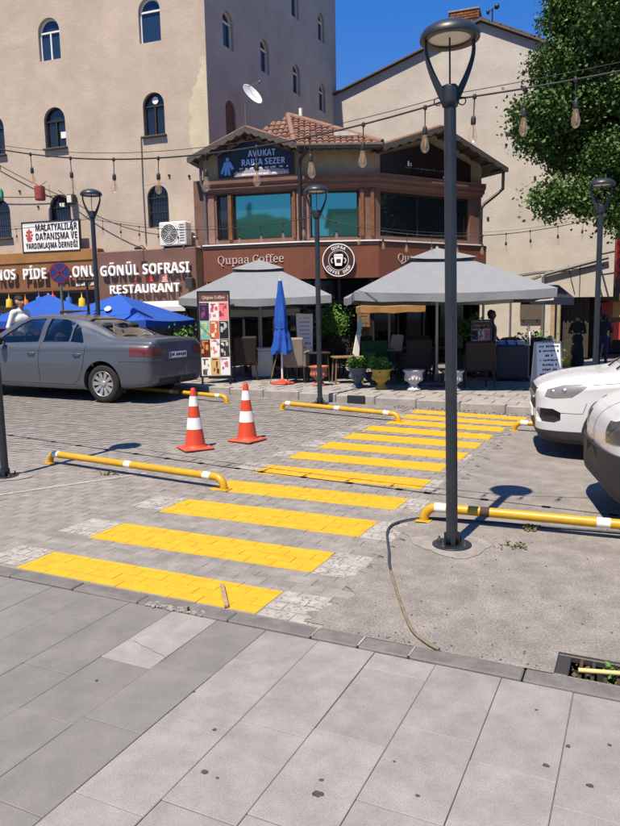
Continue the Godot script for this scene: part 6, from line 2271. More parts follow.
func menu_board(at: Vector3, yaw: float, w: float, h: float, label: String, lean: float) -> void:
	var o = thing("menu_board", label, "menu board", T(at, yaw) * Transform3D(Basis(Vector3.RIGHT, -lean), Vector3.ZERO), "black framed picture menu boards")
	var s = S()
	var t = 0.035
	s.slab(Vector3(-w * 0.5, 0.12, -0.03), Vector3(-w * 0.5 + t, h, 0.03), 0.006); s.slab(Vector3(w * 0.5 - t, 0.12, -0.03), Vector3(w * 0.5, h, 0.03), 0.006)
	s.slab(Vector3(-w * 0.5 + t, h - t, -0.029), Vector3(w * 0.5 - t, h, 0.029), 0.006); s.slab(Vector3(-w * 0.5 + t, 0.12, -0.029), Vector3(w * 0.5 - t, 0.12 + t, 0.029), 0.006)
	obj("frame", s, mats["black gloss"], o)
	for d in [-1.0, 1.0]:
		s = S(); s.slab(Vector3(d * w * 0.42 - 0.02, 0.0, -0.2), Vector3(d * w * 0.42 + 0.02, 0.03, 0.2), 0.005)
		s.slab(Vector3(d * w * 0.42 - 0.02, 0.03, -0.02), Vector3(d * w * 0.42 + 0.02, 0.12, 0.02))
		obj("foot", s, mats["black gloss"], o)
	s = S(); s.slab(Vector3(-w * 0.5 + t, 0.12 + t, -0.012), Vector3(w * 0.5 - t, h - t, 0.008))
	obj("panel", s, mat("menu cream", lin(0.62, 0.6, 0.5), 0.5), o)
	var top = h - t
	s = S(); s.slab(Vector3(-w * 0.5 + t + 0.01, top - 0.17, 0.0085), Vector3(w * 0.5 - t - 0.01, top - 0.015, 0.012))
	obj("header", s, mats["sign brown"], o)
	words("Qupaa Coffee", mats["letter white"], o, Vector3(0, top - 0.095, 0.014), w * 0.085, w * 0.68, 0.003, "Droid Serif", false)
	# twelve product pictures printed in three columns
	var iw = (w - 2 * t - 0.04) / 3.0
	var ih = (top - 0.2 - 0.2) / 4.0
	for r in 4:
		for c in 3:
			var im = Image.create(24, 32, false, Image.FORMAT_RGB8)
			var pal = [[Color(0.2, 0.12, 0.25), Color(0.6, 0.3, 0.5)], [Color(0.9, 0.88, 0.84), Color(0.7, 0.15, 0.3)], [Color(0.9, 0.5, 0.5), Color(0.55, 0.2, 0.3)], [Color(0.45, 0.7, 0.65), Color(0.95, 0.8, 0.35)], [Color(0.75, 0.4, 0.25), Color(0.95, 0.9, 0.8)], [Color(0.12, 0.12, 0.13), Color(0.8, 0.8, 0.8)], [Color(0.35, 0.15, 0.08), Color(0.85, 0.6, 0.3)], [Color(0.92, 0.9, 0.88), Color(0.85, 0.2, 0.15)], [Color(0.2, 0.2, 0.18), Color(0.9, 0.85, 0.8)], [Color(0.9, 0.9, 0.86), Color(0.15, 0.15, 0.2)], [Color(0.8, 0.65, 0.4), Color(0.1, 0.08, 0.1)], [Color(0.85, 0.88, 0.9), Color(0.7, 0.2, 0.2)]][r * 3 + c]
			im.fill(pal[0])
			for k in 5:
				var q = Rect2i(rng.randi() % 18, 3 + rng.randi() % 22, 3 + rng.randi() % 6, 3 + rng.randi() % 8)
				im.fill_rect(q, pal[1].lerp(pal[0], rng.randf() * 0.5))
			im.fill_rect(Rect2i(3, 2, 12 + rng.randi() % 6, 2), pal[1])
			var pm = StandardMaterial3D.new()
			pm.albedo_texture = ImageTexture.create_from_image(im)
			pm.roughness = 0.4
			s = S()
			var x = -w * 0.5 + t + 0.012 + c * (iw + 0.008); var y = top - 0.2 - r * (ih + 0.012)
			s.quad(Vector3(x, y - ih, 0.0095), Vector3(x + iw, y - ih, 0.0095), Vector3(x + iw, y, 0.0095), Vector3(x, y, 0.0095))
			obj("menu_picture", s, pm, o)

func terrace() -> void:
	# parasols
	parasol(floor_at(Vector3(2.59, 0, -14.0)), 1.78, 1.83, 2.72, mats["fabric grey"], "large grey square patio umbrella on the right, behind the foreground lamp post")
	parasol(floor_at(Vector3(-1.08, 0, -15.85)), 1.57, 1.74, 2.6, mats["fabric grey"], "grey square patio umbrella on the left, behind the closed blue umbrella")
	parasol(floor_at(Vector3(-1.2, 0, -17.0)), 0.92, 1.5, 1.78, mats["fabric white"], "small white umbrella under the left grey umbrella", false, 6)
	parasol(floor_at(Vector3(4.05, 0, -16.1)), 1.25, 1.84, 2.45, mats["fabric white"], "white umbrella mostly hidden behind the right grey umbrella", false, -4)
	parasol(floor_at(Vector3(1.95, 0, -16.75)), 0.75, 1.6, 1.8, grain("fabric tan", lin(0.4, 0.22, 0.08), 0.1, 0.6, 6, 0.9), "small tan umbrella in the shade before the coffee house door", false, 0)
	closed_parasol(floor_at(Vector3(-0.55, 0, -14.0)), mats["fabric blue"], "closed bright blue umbrella standing on the terrace edge", 2.06, 0.64)
	# navy awning on the wall beside the coffee house
	var aw = thing("navy_awning", "dark navy awning on posts beside the right umbrellas", "awning", T(Vector3(6.0, 0, -17.3), -6))
	var s = S()
	s.quad(Vector3(-0.8, 2.02, 0.5), Vector3(0.45, 1.98, 0.5), Vector3(0.5, 2.35, -1.2), Vector3(-0.8, 2.4, -1.2))
	s.quad(Vector3(-0.8, 1.84, 0.5), Vector3(0.45, 1.8, 0.5), Vector3(0.45, 1.98, 0.5), Vector3(-0.8, 2.02, 0.5))
	s.quad(Vector3(0.45, 1.8, 0.5), Vector3(0.5, 2.1, -1.2), Vector3(0.5, 2.35, -1.2), Vector3(0.45, 1.98, 0.5))
	obj("cloth", s, mats["fabric navy"], aw)
	for x in [-0.75, 0.42]:
		s = S(); s.tube([Vector3(x, -0.1, -1.1), Vector3(x, 2.3, -1.1)], 0.03, 7)
		s.tube([Vector3(x, 2.2, -1.1), Vector3(x, 1.95, 0.45)], 0.02, 6)
		obj("post", s, mats["pipe grey"], aw)
	# menu boards
	menu_board(Vector3(-1.9, height_at(-1.9, -14.05) + 0.13, -14.05), 6, 0.66, 1.86, "tall black framed menu board with twelve pictures behind the sedan's tail", 0.03)
	menu_board(floor_at(Vector3(3.9, 0, -15.6)), 4, 0.5, 1.3, "smaller menu board in the shade near the dark standing person", 0.06)
	# pots
	pot(floor_at(Vector3(0.19, 0, -13.75)), lin(0.5, 0.16, 0.1), "terracotta pink urn pot beside the far lamp post", false, 1.0)
	pot(floor_at(Vector3(0.95, 0, -13.46)), lin(0.12, 0.16, 0.2), "blue-grey urn pot with a small plant, left of the yellow pot", true, 1.0)
	pot(floor_at(Vector3(1.37, 0, -13.13)), lin(0.62, 0.42, 0.06), "yellow urn pot with a bushy green plant", true, 1.0)
	pot(floor_at(Vector3(1.97, 0, -12.99)), lin(0.66, 0.66, 0.66), "white urn pot right of the yellow pot", false, 1.0)
	pot(floor_at(Vector3(2.72, 0, -12.97)), lin(0.6, 0.6, 0.58), "white urn pot half hidden by the foreground lamp post", false, 0.98)
	# furniture
	var rattan = grain("rattan dark", lin(0.06, 0.036, 0.026), 0.4, 3, 14, 0.7, 0.3)
	var beige = grain("cloth beige", lin(0.3, 0.26, 0.21), 0.15, 2, 10, 0.9)
	var green = grain("cloth green", lin(0.04, 0.13, 0.05), 0.2, 2, 10, 0.9)
	armchair(floor_at(Vector3(-1.42, 0, -14.75)), 200, rattan, "dark rattan tub chair right of the tall menu board", 0.5, 0.92)
	armchair(floor_at(Vector3(-0.28, 0, -14.35)), 170, beige, "beige backed chair beside the closed blue umbrella", 0.46, 0.92)
	armchair(floor_at(Vector3(1.5, 0, -14.35)), 25, green, "green upholstered armchair behind the yellow pot", 0.62, 0.84)
	armchair(floor_at(Vector3(1.72, 0, -15.2)), -60, mat("cloth pink", lin(0.55, 0.4, 0.36), 0.9), "pale pink chair behind the green armchair", 0.4, 0.95)
	armchair(floor_at(Vector3(2.15, 0, -14.15)), 195, rattan, "dark brown rattan armchair behind the white pot", 0.55, 0.9)
	armchair(floor_at(Vector3(2.5, 0, -15.2)), 150, rattan, "dark rattan armchair deepest in the shade of the right umbrella", 0.55, 0.95)
	armchair(floor_at(Vector3(3.28, 0, -13.55)), 185, rattan, "dark rattan armchair right of the foreground lamp post", 0.6, 0.9)
	armchair(floor_at(Vector3(0.1, 0, -15.4)), 120, rattan, "rattan armchair below the white price sheet", 0.52, 0.85)
	bistro_table(floor_at(Vector3(0.78, 0, -14.2)), 0.62, 0.56, mats["wood light"], "low wooden table behind the blue-grey pot")
	bistro_table(floor_at(Vector3(2.9, 0, -14.9)), 0.7, 0.72, mats["wood dark"], "dark wooden table under the right grey umbrella")
	bistro_table(floor_at(Vector3(0.15, 0, -14.5)), 0.55, 0.62, mats["wood dark"], "dark wooden table behind the terracotta pot")
	# more seats and tables deeper in the shade
	for q in [[0.75, -15.6, 10, "dark rattan chair facing out beside the dark pot plant"], [1.15, -16.3, 200, "dark rattan chair with its back to the road before the shopfront"], [3.05, -15.9, -30, "dark rattan chair left of the smaller menu board"], [2.35, -16.4, 160, "dark rattan chair nearest the coffee house under the right umbrella"], [-0.5, -16.3, 30, "dark rattan chair under the small white umbrella"], [-1.7, -15.9, 100, "dark rattan chair behind the tall menu board"]]:
		armchair(floor_at(Vector3(q[0], 0, q[1])), q[2], rattan, q[3], 0.52, 0.88)
	bistro_table(floor_at(Vector3(0.5, 0, -16.6)), 0.65, 0.72, mats["wood dark"], "dark wooden table before the middle shopfront")
	bistro_table(floor_at(Vector3(2.0, 0, -15.6)), 0.65, 0.66, mats["wood light"], "light wooden table between the pink and rattan chairs")
	# white freezer box
	var fz = thing("white_freezer", "white chest freezer under the left umbrella behind the rattan chair", "freezer", T(floor_at(Vector3(-1.06, 0, -15.5)), 4))
	s = S(); s.box(Vector3(0, 0.3, 0), Vector3(0.5, 0.6, 0.5), 0.03)
	obj("cabinet", s, mats["white plastic"], fz)
	s = S(); s.box(Vector3(0, 0.625, 0), Vector3(0.52, 0.05, 0.52), 0.02)
	obj("lid", s, mats["white"], fz)
	# plank leaning on the parasol, price sheet, little white easel
	s = S(); s.bar(Vector3(-0.8, floor_at(Vector3(-0.8, 0, -13.95)).y + 0.005, -13.95), Vector3(-0.63, 0.98, -13.98), 0.03, 0.018)
	tag(obj("wooden_stick", s, mats["wood light"]), "thin wooden stick leaning against the closed blue umbrella", "stick")
	var pr = thing("price_sheet", "tall white price sheet with red lines at the bottom, hanging under the left umbrella", "sign", T(floor_at(Vector3(-0.07, 0, -14.85)), 5))
	s = S(); s.prism(PackedVector2Array([Vector2(-0.17, 0.62), Vector2(0.15, 0.58), Vector2(0.17, 1.4), Vector2(-0.19, 1.42)]), -0.01, 0.0)
	obj("sheet", s, mats["white"], pr)
	s = S()
	for k in 6: small_print(s, -0.12, 0.1, 1.32 - k * 0.085, 0.03, 0.0015)
	obj("small_print", s, mat("ink grey", lin(0.2, 0.2, 0.22), 0.6), pr)
	s = S()
	small_print(s, -0.14, 0.12, 0.78, 0.06, 0.0015); small_print(s, -0.14, 0.12, 0.69, 0.05, 0.0015)
	obj("red_print", s, mat("ink red", lin(0.5, 0.08, 0.06), 0.6), pr)
	s = S(); s.tube([Vector3(-0.19, 0.0, -0.02), Vector3(-0.19, 1.45, -0.02)], 0.012, 6); s.tube([Vector3(0.17, 0.0, -0.02), Vector3(0.17, 1.45, -0.02)], 0.012, 6)
	s.tube([Vector3(-0.19, 1.44, -0.02), Vector3(0.17, 1.44, -0.02)], 0.012, 6)
	obj("stand", s, mats["metal dark"], pr)
	var ez = thing("table_card", "folded white card with a blue tip standing on the low wooden table", "card", T(floor_at(Vector3(0.98, 0, -14.22)) + Vector3(0, 0.555, 0), 20))
	s = S(); s.prism(PackedVector2Array([Vector2(-0.09, 0), Vector2(0.05, 0), Vector2(0.08, 0.42), Vector2(0.0, 0.44)]), -0.02, 0.02)
	obj("card", s, mats["white"], ez)
	s = S(); s.prism(PackedVector2Array([Vector2(0.0, 0.44), Vector2(0.08, 0.42), Vector2(0.14, 0.66), Vector2(0.08, 0.8), Vector2(0.04, 0.6)]), -0.02, 0.02)
	obj("tip", s, mat("card blue", lin(0.25, 0.5, 0.62), 0.6), ez)
	# lit wooden menu in the doorway
	var wm = thing("wooden_menu", "tall wooden menu panel in the coffee house doorway", "menu board", T(Vector3(1.4, 0.25, -17.75), 0))
	s = S(); s.slab(Vector3(-0.15, 0.5, 0), Vector3(0.17, 1.5, 0.03), 0.005)
	s.slab(Vector3(-0.13, 0.0, -0.01), Vector3(-0.1, 0.5, 0.02)); s.slab(Vector3(0.12, 0.0, -0.01), Vector3(0.15, 0.5, 0.02))
	obj("panel", s, mats["wood light"], wm)
	s = S()
	for k in 5: small_print(s, -0.1, 0.12, 1.38 - k * 0.17, 0.03, 0.032)
	obj("small_print", s, mats["wood dark"], wm)
	# refrigerated stall with a glass hood
	var st = thing("display_stall", "glass hooded display stall with blue packs, beside the dark standing person", "stall", T(floor_at(Vector3(4.4, 0, -15.0)), -12))
	s = S(); s.box(Vector3(0, 0.4, 0), Vector3(0.7, 0.72, 0.6), 0.03)
	obj("cabinet", s, mat("stall dark", lin(0.03, 0.032, 0.04), 0.5), st)
	for d in [-1.0, 1.0]:
		s = S(); s.prism(PackedVector2Array([Vector2(-0.3, 0.76), Vector2(0.3, 0.76), Vector2(0.24, 1.12), Vector2(-0.02, 1.18), Vector2(-0.2, 1.05)]), -0.005, 0.005)
		s.xf = Transform3D()
		obj("glass_side", s, mats["clear glass"], st, Transform3D(Basis(Vector3.UP, PI / 2), Vector3(d * 0.34, 0, 0)))
		s = S(); s.tube([Vector3(d * 0.35, 0.76, 0.3), Vector3(d * 0.35, 1.0, 0.24), Vector3(d * 0.35, 1.15, 0.08), Vector3(d * 0.35, 1.17, -0.2), Vector3(d * 0.35, 0.76, -0.3)], 0.016, 6)
		obj("hoop", s, mats["steel"], st)
	for k in 4:
		s = S(); s.tube([Vector3(-0.33 + 0.66 * (k % 2), 0.0, -0.25 + 0.5 * (k / 2)), Vector3(-0.33 + 0.66 * (k % 2), 0.08, -0.25 + 0.5 * (k / 2))], 0.04, 8)
		obj("castor", s, mats["black"], st)
	for k in 9:
		s = S(); s.box(Vector3(0, 0.045, 0), Vector3(0.17, 0.09, 0.13), 0.015)
		var pk = obj("blue_pack", s, mat("pack %d" % (k % 3), [lin(0.03, 0.12, 0.45), lin(0.1, 0.22, 0.5), lin(0.3, 0.36, 0.45)][k % 3], 0.35), self, st.transform * T(Vector3(-0.22 + 0.2 * (k % 3), 0.765, -0.16 + 0.16 * (k / 3)), rng.randf_range(-15, 15)))
		tag(pk, "%s food pack in the glass hooded stall, %s in the %s row" % [["deep blue", "mid blue", "pale blue"][k % 3], ["left", "middle", "right"][k % 3], ["back", "centre", "front"][k / 3]], "pack", "packs in the display stall")
	# dark bins behind the stall
	for k in 2:
		var bn = thing("rubbish_bin", ["dark rubbish bin with a rounded lid behind the A-frame sign", "second dark rubbish bin, closer to the stall"][k], "bin", T(floor_at(Vector3(5.35 - 0.62 * k, 0, -16.2))), "dark rubbish bins behind the A-frame sign")
		s = S(); s.lathe([Vector2(0.0005, 0.0), Vector2(0.22, 0.0), Vector2(0.27, 0.75), Vector2(0.28, 0.78)], 14, Vector3.ZERO, false)
		obj("tub", s, mat("bin black", lin(0.02, 0.02, 0.022), 0.5), bn)
		s = S(); s.lathe([Vector2(0.29, 0.78), Vector2(0.28, 0.82), Vector2(0.18, 0.88), Vector2(0.0005, 0.9)], 14, Vector3.ZERO, false)
		obj("lid", s, mats["bin black"], bn)
	# plants on the terrace
	for q in [[3.75, -15.95, 0.9, 0.22, "green plant in a tall dark tub behind the smaller menu board"], [5.5, -16.9, 0.5, 0.25, "low green bush against the beige gable wall"], [-3.05, -15.6, 0.5, 0.3, "leafy green shrub behind the sedan's rear window"], [0.45, -15.9, 1.0, 0.3, "dark leafy pot plant in the shade behind the far lamp post"]]:
		var pl = thing("pot_plant", q[4], "plant", T(floor_at(Vector3(q[0], 0, q[1]))), "pot plants on the terrace")
		s = S(); s.lathe([Vector2(0.0005, 0.0), Vector2(0.13, 0.0), Vector2(0.19, q[2] * 0.6), Vector2(0.17, q[2] * 0.6), Vector2(0.0005, q[2] * 0.55)], 14, Vector3.ZERO, false)
		obj("tub", s, mats["bin black"], pl)
		foliage_ball(pl, Vector3(0, q[2] + 0.1, 0), q[3] * 1.4, 34, null, 0.09)
	# A-frame sign
	var af = thing("a_frame_sign", "white A-frame pavement sign with lines of black print beside the white crossover", "sign", T(Vector3(4.52, height_at(4.52, -13.1) + 0.13, -13.1), 6))
	s = S(Transform3D(Basis(Vector3.RIGHT, -0.14), Vector3(0, 0, 0.14)))
	s.slab(Vector3(-0.26, 0.02, -0.015), Vector3(0.26, 0.93, 0.01), 0.008)
	obj("front_panel", s, mats["white"], af)
	s = S(Transform3D(Basis(Vector3.RIGHT, 0.14), Vector3(0, 0, -0.14)))
	s.slab(Vector3(-0.26, 0.02, -0.01), Vector3(0.26, 0.93, 0.015), 0.008)
	obj("back_panel", s, mats["white"], af)
	s = S(Transform3D(Basis(Vector3.RIGHT, -0.14), Vector3(0, 0, 0.14)))
	for e in [[-0.26, 0.02, -0.235, 0.93], [0.235, 0.02, 0.26, 0.93]]:
		s.slab(Vector3(e[0], e[1], 0.0105), Vector3(e[2], e[3], 0.018))
	s.slab(Vector3(-0.235, 0.9, 0.0105), Vector3(0.235, 0.93, 0.018))
	obj("edge_trim", s, mats["steel"], af)
	s = S(Transform3D(Basis(Vector3.RIGHT, -0.14), Vector3(0, 0, 0.14)))
	for k in 8: small_print(s, [-0.18, -0.18, -0.06, -0.17, -0.16, -0.13, -0.18, -0.16][k], [0.18, 0.18, 0.08, 0.17, 0.16, 0.13, 0.18, 0.0][k], 0.84 - k * 0.088, 0.042, 0.0125)
	obj("black_print", s, mats["black"], af)
	s = S(); s.disc(Vector3(0.05, 0.97, 0.0), 0.07, 16); s.slab(Vector3(-0.12, 0.9, -0.03), Vector3(0.16, 0.95, 0.03), 0.01)
	obj("handle", s, mats["pipe grey"], af)
	# yellow sack by the pier
	s = S(); s.ball(Vector3(0, 0.14, 0), Vector3(0.2, 0.16, 0.16), 10, 7); s.ball(Vector3(0.15, 0.3, 0), Vector3(0.1, 0.1, 0.1), 8, 6)
	tag(obj("yellow_sack", s, mat("sack yellow", lin(0.55, 0.42, 0.04), 0.8), self, T(Vector3(8.15, -0.08, -22.0))), "yellow sack lying by the shutter of the beige gabled building", "sack")


# ------------------------------------------------------------------ restaurant front at the left
func restaurant_front() -> void:
	var fl = Vector2(-21.38, -26.34); var c0 = Vector2(-2.59, -19.5)
	var f = wall_frame(fl, c0)
	var s: Shape
	# pide house board
	var pb = thing("pide_sign", "orange brown fascia board of the pide house with big white raised letters", "sign", f)
	s = S(); s.slab(Vector3(8.0, 2.55, 0.02), Vector3(16.43, 3.74, 0.3), 0.02)
	obj("board", s, grain("board orange", lin(0.27, 0.12, 0.045), 0.14, 0.3, 2, 0.6), pb)
	s = S(); s.slab(Vector3(8.0, 3.42, 0.303), Vector3(16.43, 3.735, 0.33), 0.01)
	obj("upper_strip", s, grain("board amber", lin(0.4, 0.19, 0.055), 0.14, 0.3, 2, 0.6), pb)
	for q in [["MARANOS", 10.1, 0.0, 2.6], ["PİDE", 14.2, 0.0, 0.86], ["SALONU", 15.66, 0.0, 1.5]]:
		var t: String = q[0]
		if t == "MARANOS": continue
		words(t, mats["letter white"], pb, Vector3(q[1], 3.08, 0.4), 0.31, q[3], 0.07)
	words("NOS", mats["letter white"], pb, Vector3(13.1, 3.09, 0.4), 0.31, 0.72, 0.07)
	s = S(); small_print(s, 15.6, 16.3, 2.72, 0.09, 0.32)
	obj("small_print", s, mats["letter white"], pb)
	# restaurant board
	var gb = thing("restaurant_sign", "brown taupe restaurant signboard with two lines of white raised letters", "sign", f)
	s = S(); s.slab(Vector3(16.46, 2.1, 0.02), Vector3(19.68, 3.6, 0.42), 0.02)
	obj("board", s, mats["sign taupe"], gb)
	words("GÖNÜL SOFRASI", mats["letter white"], gb, Vector3(18.07, 3.05, 0.5), 0.285, 2.9, 0.07)
	words("RESTAURANT", mats["letter white"], gb, Vector3(18.05, 2.52, 0.5), 0.235, 2.28, 0.07)
	s = S(); s.box(Vector3(18.2, 2.79, 0.43), Vector3(0.24, 0.14, 0.012)); s.box(Vector3(17.72, 2.79, 0.43), Vector3(0.08, 0.06, 0.012))
	obj("red_mark", s, mat("mark red", lin(0.55, 0.05, 0.03), 0.5), gb)
	s = S(); s.box(Vector3(18.68, 2.79, 0.43), Vector3(0.22, 0.22, 0.012))
	obj("pink_notice", s, mat("notice pink", lin(0.6, 0.3, 0.26), 0.5), gb)
	s = S(); s.tube([Vector3(18.0, 3.6, 0.2), Vector3(18.0, 3.72, 0.45), Vector3(18.0, 3.66, 0.62)], 0.012, 5); s.box(Vector3(18.0, 3.62, 0.64), Vector3(0.2, 0.06, 0.08), 0.01)
	obj("floodlight", s, mats["metal dark"], gb)
	# loudspeaker box
	s = S(); s.box(Vector3(19.52, 2.62, 0.52), Vector3(0.22, 0.3, 0.18), 0.02); s.disc(Vector3(19.52, 2.58, 0.612), 0.07, 16); s.disc(Vector3(19.52, 2.7, 0.612), 0.03, 12)
	tag(obj("loudspeaker", s, mat("speaker black", lin(0.03, 0.03, 0.032), 0.6), self, f), "small black loudspeaker on the right end of the taupe restaurant board", "speaker")
	# society board
	var sb = thing("association_sign", "white association signboard with black capitals and a red emblem, above the pide board", "sign", f * Transform3D(Basis(Vector3.BACK, -0.012), Vector3(14.8, 4.16, 0.3)))
	s = S(); s.slab(Vector3(-1.02, -0.42, -0.03), Vector3(1.02, 0.42, 0.03), 0.005)
	obj("board", s, mats["white"], sb)
	s = S()
	s.slab(Vector3(-1.05, -0.45, -0.035), Vector3(-1.02, 0.45, 0.045)); s.slab(Vector3(1.02, -0.45, -0.035), Vector3(1.05, 0.45, 0.045))
	s.slab(Vector3(-1.02, 0.42, -0.035), Vector3(1.02, 0.45, 0.045)); s.slab(Vector3(-1.02, -0.45, -0.035), Vector3(1.02, -0.42, 0.045))
	obj("frame", s, mats["black"], sb)
	words("MALATYALILAR", mats["black"], sb, Vector3(0.21, 0.26, 0.035), 0.19, 1.5, 0.012)
	words("DAYANIŞMA VE", mats["black"], sb, Vector3(0.21, 0.0, 0.035), 0.19, 1.5, 0.012)
	words("YARDIMLAŞMA DERNEĞİ", mats["black"], sb, Vector3(0.02, -0.26, 0.035), 0.16, 1.88, 0.012)
	s = S()
	for k in 8:
		var a = TAU * k / 8
		s.ball(Vector3(-0.78 + cos(a) * 0.1, 0.06 + sin(a) * 0.13, 0.03), Vector3(0.045, 0.045, 0.01), 7, 4)
	s.prism(PackedVector2Array([Vector2(-0.86, -0.12), Vector2(-0.7, -0.12), Vector2(-0.78, 0.3)]), 0.031, 0.038)
	obj("emblem", s, mat("emblem red", lin(0.4, 0.06, 0.05), 0.5), sb)
	# air conditioner
	var ac = thing("air_conditioner", "white air conditioner unit on the tan wall above the restaurant board", "air conditioner", f)
	s = S(); s.slab(Vector3(18.58, 3.66, 0.12), Vector3(19.42, 4.3, 0.46), 0.03)
	obj("casing", s, mats["white plastic"], ac)
	s = S()
	for r in [0.06, 0.11, 0.16, 0.21, 0.255]:
		var pl = []
		for k in 25: pl.append(Vector3(18.9 + cos(TAU * k / 24) * r, 3.98 + sin(TAU * k / 24) * r, 0.475))
		s.tube(pl, 0.006, 4, false)
	for k in 8: s.bar(Vector3(18.9, 3.98, 0.472), Vector3(18.9 + cos(TAU * k / 8) * 0.25, 3.98 + sin(TAU * k / 8) * 0.25, 0.472), 0.006, 0.006)
	obj("fan_grille", s, mats["white"], ac)
	s = S(); s.disc(Vector3(18.9, 3.98, 0.463), 0.25, 24)
	obj("fan_opening", s, mats["metal dark"], ac)
	s = S()
	for k in 7: s.box(Vector3(19.3, 3.78 + k * 0.07, 0.462), Vector3(0.14, 0.03, 0.006))
	obj("vent_louvre", s, mats["pipe grey"], ac)
	for x in [18.68, 19.3]:
		s = S(); s.slab(Vector3(x, 3.6, 0.0), Vector3(x + 0.04, 3.655, 0.44)); s.slab(Vector3(x, 3.3, 0.0), Vector3(x + 0.04, 3.6, 0.03))
		obj("bracket", s, mats["pipe grey"], ac)
	# second small unit and pipes by the corner
	s = S(); s.box(Vector3(19.7, 4.02, 0.1), Vector3(0.24, 0.3, 0.2), 0.02); s.tube([Vector3(19.45, 3.9, 0.1), Vector3(19.7, 3.85, 0.05), Vector3(19.85, 3.5, 0.05)], 0.025, 6)
	tag(obj("junction_box", s, mats["white plastic"], self, f), "small white junction box between the air conditioner and the coffee house", "box")
	# wall lamp with a long arm, red lantern, green sign
	var wl = thing("wall_lamp", "small box wall lamp on the tan wall above the association sign", "lamp", f)
	s = S(); s.slab(Vector3(15.36, 5.06, 0.02), Vector3(15.58, 5.34, 0.22), 0.02)
	obj("case", s, mats["roof trim"], wl)
	s = S(); s.slab(Vector3(15.39, 5.09, 0.223), Vector3(15.55, 5.3, 0.24), 0.01)
	obj("lens", s, mats["lamp lens"], wl)
	var rl = thing("red_lantern", "red cylinder lantern hanging before an arched window", "lantern", f)
	s = S(); s.lathe([Vector2(0.0005, 5.2), Vector2(0.14, 5.2), Vector2(0.15, 5.22), Vector2(0.15, 5.58), Vector2(0.13, 5.6), Vector2(0.0005, 5.6)], 16, Vector3(14.58, 0, 0.4), false)
	obj("shade", s, grain("lantern red", lin(0.4, 0.07, 0.035), 0.2, 2, 8, 0.7), rl)
	s = S(); s.tube([Vector3(14.58, 5.6, 0.4), Vector3(14.58, 5.8, 0.05)], 0.008, 5)
	obj("cord", s, mats["black"], rl)
	s = S(); s.slab(Vector3(12.35, 5.4, 0.02), Vector3(12.85, 5.72, 0.08), 0.01)
	tag(obj("green_sign", s, mat("sign green", lin(0.02, 0.32, 0.2), 0.5), self, f), "small green sign on the tan wall at the left picture edge", "sign")
	# shopfronts under the boards: flat dark panels stand in for the shaded interior
	var sf = thing("restaurant_shopfront", "restaurant front under the two signboards, its shaded interior painted as flat dark panels", "shopfront", f)
	s = S()
	s.slab(Vector3(8.0, 0.0, 0.02), Vector3(16.42, 2.5, 0.1)); s.slab(Vector3(16.48, 0.0, 0.02), Vector3(19.66, 2.06, 0.1))
	obj("shade_panels", s, mats["wood dark"], sf)
	for x in [8.6, 10.4, 12.2, 13.9, 15.6, 16.5, 17.8, 19.1]:
		s = S(); s.slab(Vector3(x, 0.3, 0.1), Vector3(x + 0.08, 2.05, 0.16), 0.005)
		obj("post", s, mats["frame brown"], sf)
	s = S()
	for k in 8: s.slab(Vector3(8.7 + k * 1.0, 0.9, 0.101), Vector3(9.5 + k * 1.0, 1.9, 0.11))
	obj("pane", s, mats["glass dark"], sf)
	# cream awning at the right
	var ca = thing("cream_awning", "cream awning edge below the taupe restaurant board", "awning", f)
	s = S()
	s.quad(Vector3(17.6, 1.98, 1.5), Vector3(19.9, 1.98, 1.5), Vector3(19.9, 2.16, 0.45), Vector3(17.6, 2.16, 0.45))
	s.quad(Vector3(17.6, 1.86, 1.5), Vector3(19.9, 1.86, 1.5), Vector3(19.9, 1.98, 1.5), Vector3(17.6, 1.98, 1.5))
	obj("cloth", s, mats["fabric white"], ca)
	s = S(); s.tube([Vector3(17.65, 0.2, 1.45), Vector3(17.65, 1.95, 1.45)], 0.025, 6)
	obj("post", s, mats["white"], ca)
	# coloured cup lanterns on a line
	var cols = {"red": lin(0.5, 0.04, 0.02), "blue": lin(0.02, 0.1, 0.45), "yellow": lin(0.62, 0.45, 0.03), "orange": lin(0.6, 0.2, 0.03)}
	var cups = -1
	for q in [[10.8, "yellow"], [11.6, "red"], [12.75, "red"], [13.15, "blue"], [13.7, "yellow"], [14.3, "orange"], [14.8, "blue"], [15.3, "red"], [15.85, "blue"], [16.3, "yellow"], [17.95, "yellow"], [18.3, "red"], [18.6, "blue"]]:
		s = S()
		cups += 1
		var y = 2.38 + 0.06 * sin(q[0] * 3)
		if q[0] > 17: y = 1.98
		s.lathe([Vector2(0.0005, 0.0), Vector2(0.1, 0.0), Vector2(0.105, 0.02), Vector2(0.085, 0.24), Vector2(0.02, 0.27), Vector2(0.006, 0.4), Vector2(0.0005, 0.42)], 12, Vector3.ZERO, false)
		tag(obj("cup_lantern", s, mat("cup " + q[1], cols[q[1]], 0.6), self, f * T(Vector3(q[0], y - 0.28, 1.7 if q[0] > 17 else 1.0))), "%s cup lantern hanging before the %s, counted %s from the left" % [q[1], "restaurant board" if q[0] > 17 else "pide board", ["first", "second", "third", "fourth", "fifth", "sixth", "seventh", "eighth", "ninth", "tenth", "first", "second", "third"][cups]], "lantern", "%s cup lanterns before the restaurants" % q[1])
	s = S()
	var ln = []
	for k in 40: ln.append(Vector3(9.5 + k * 0.18, 2.52 + 0.06 * sin((9.5 + k * 0.18) * 3), 1.0))
	s.tube(ln, 0.006, 4)
	tag(obj("lantern_line", s, mats["black"], self, f), "thin line carrying the coloured cup lanterns before the pide house", "line")
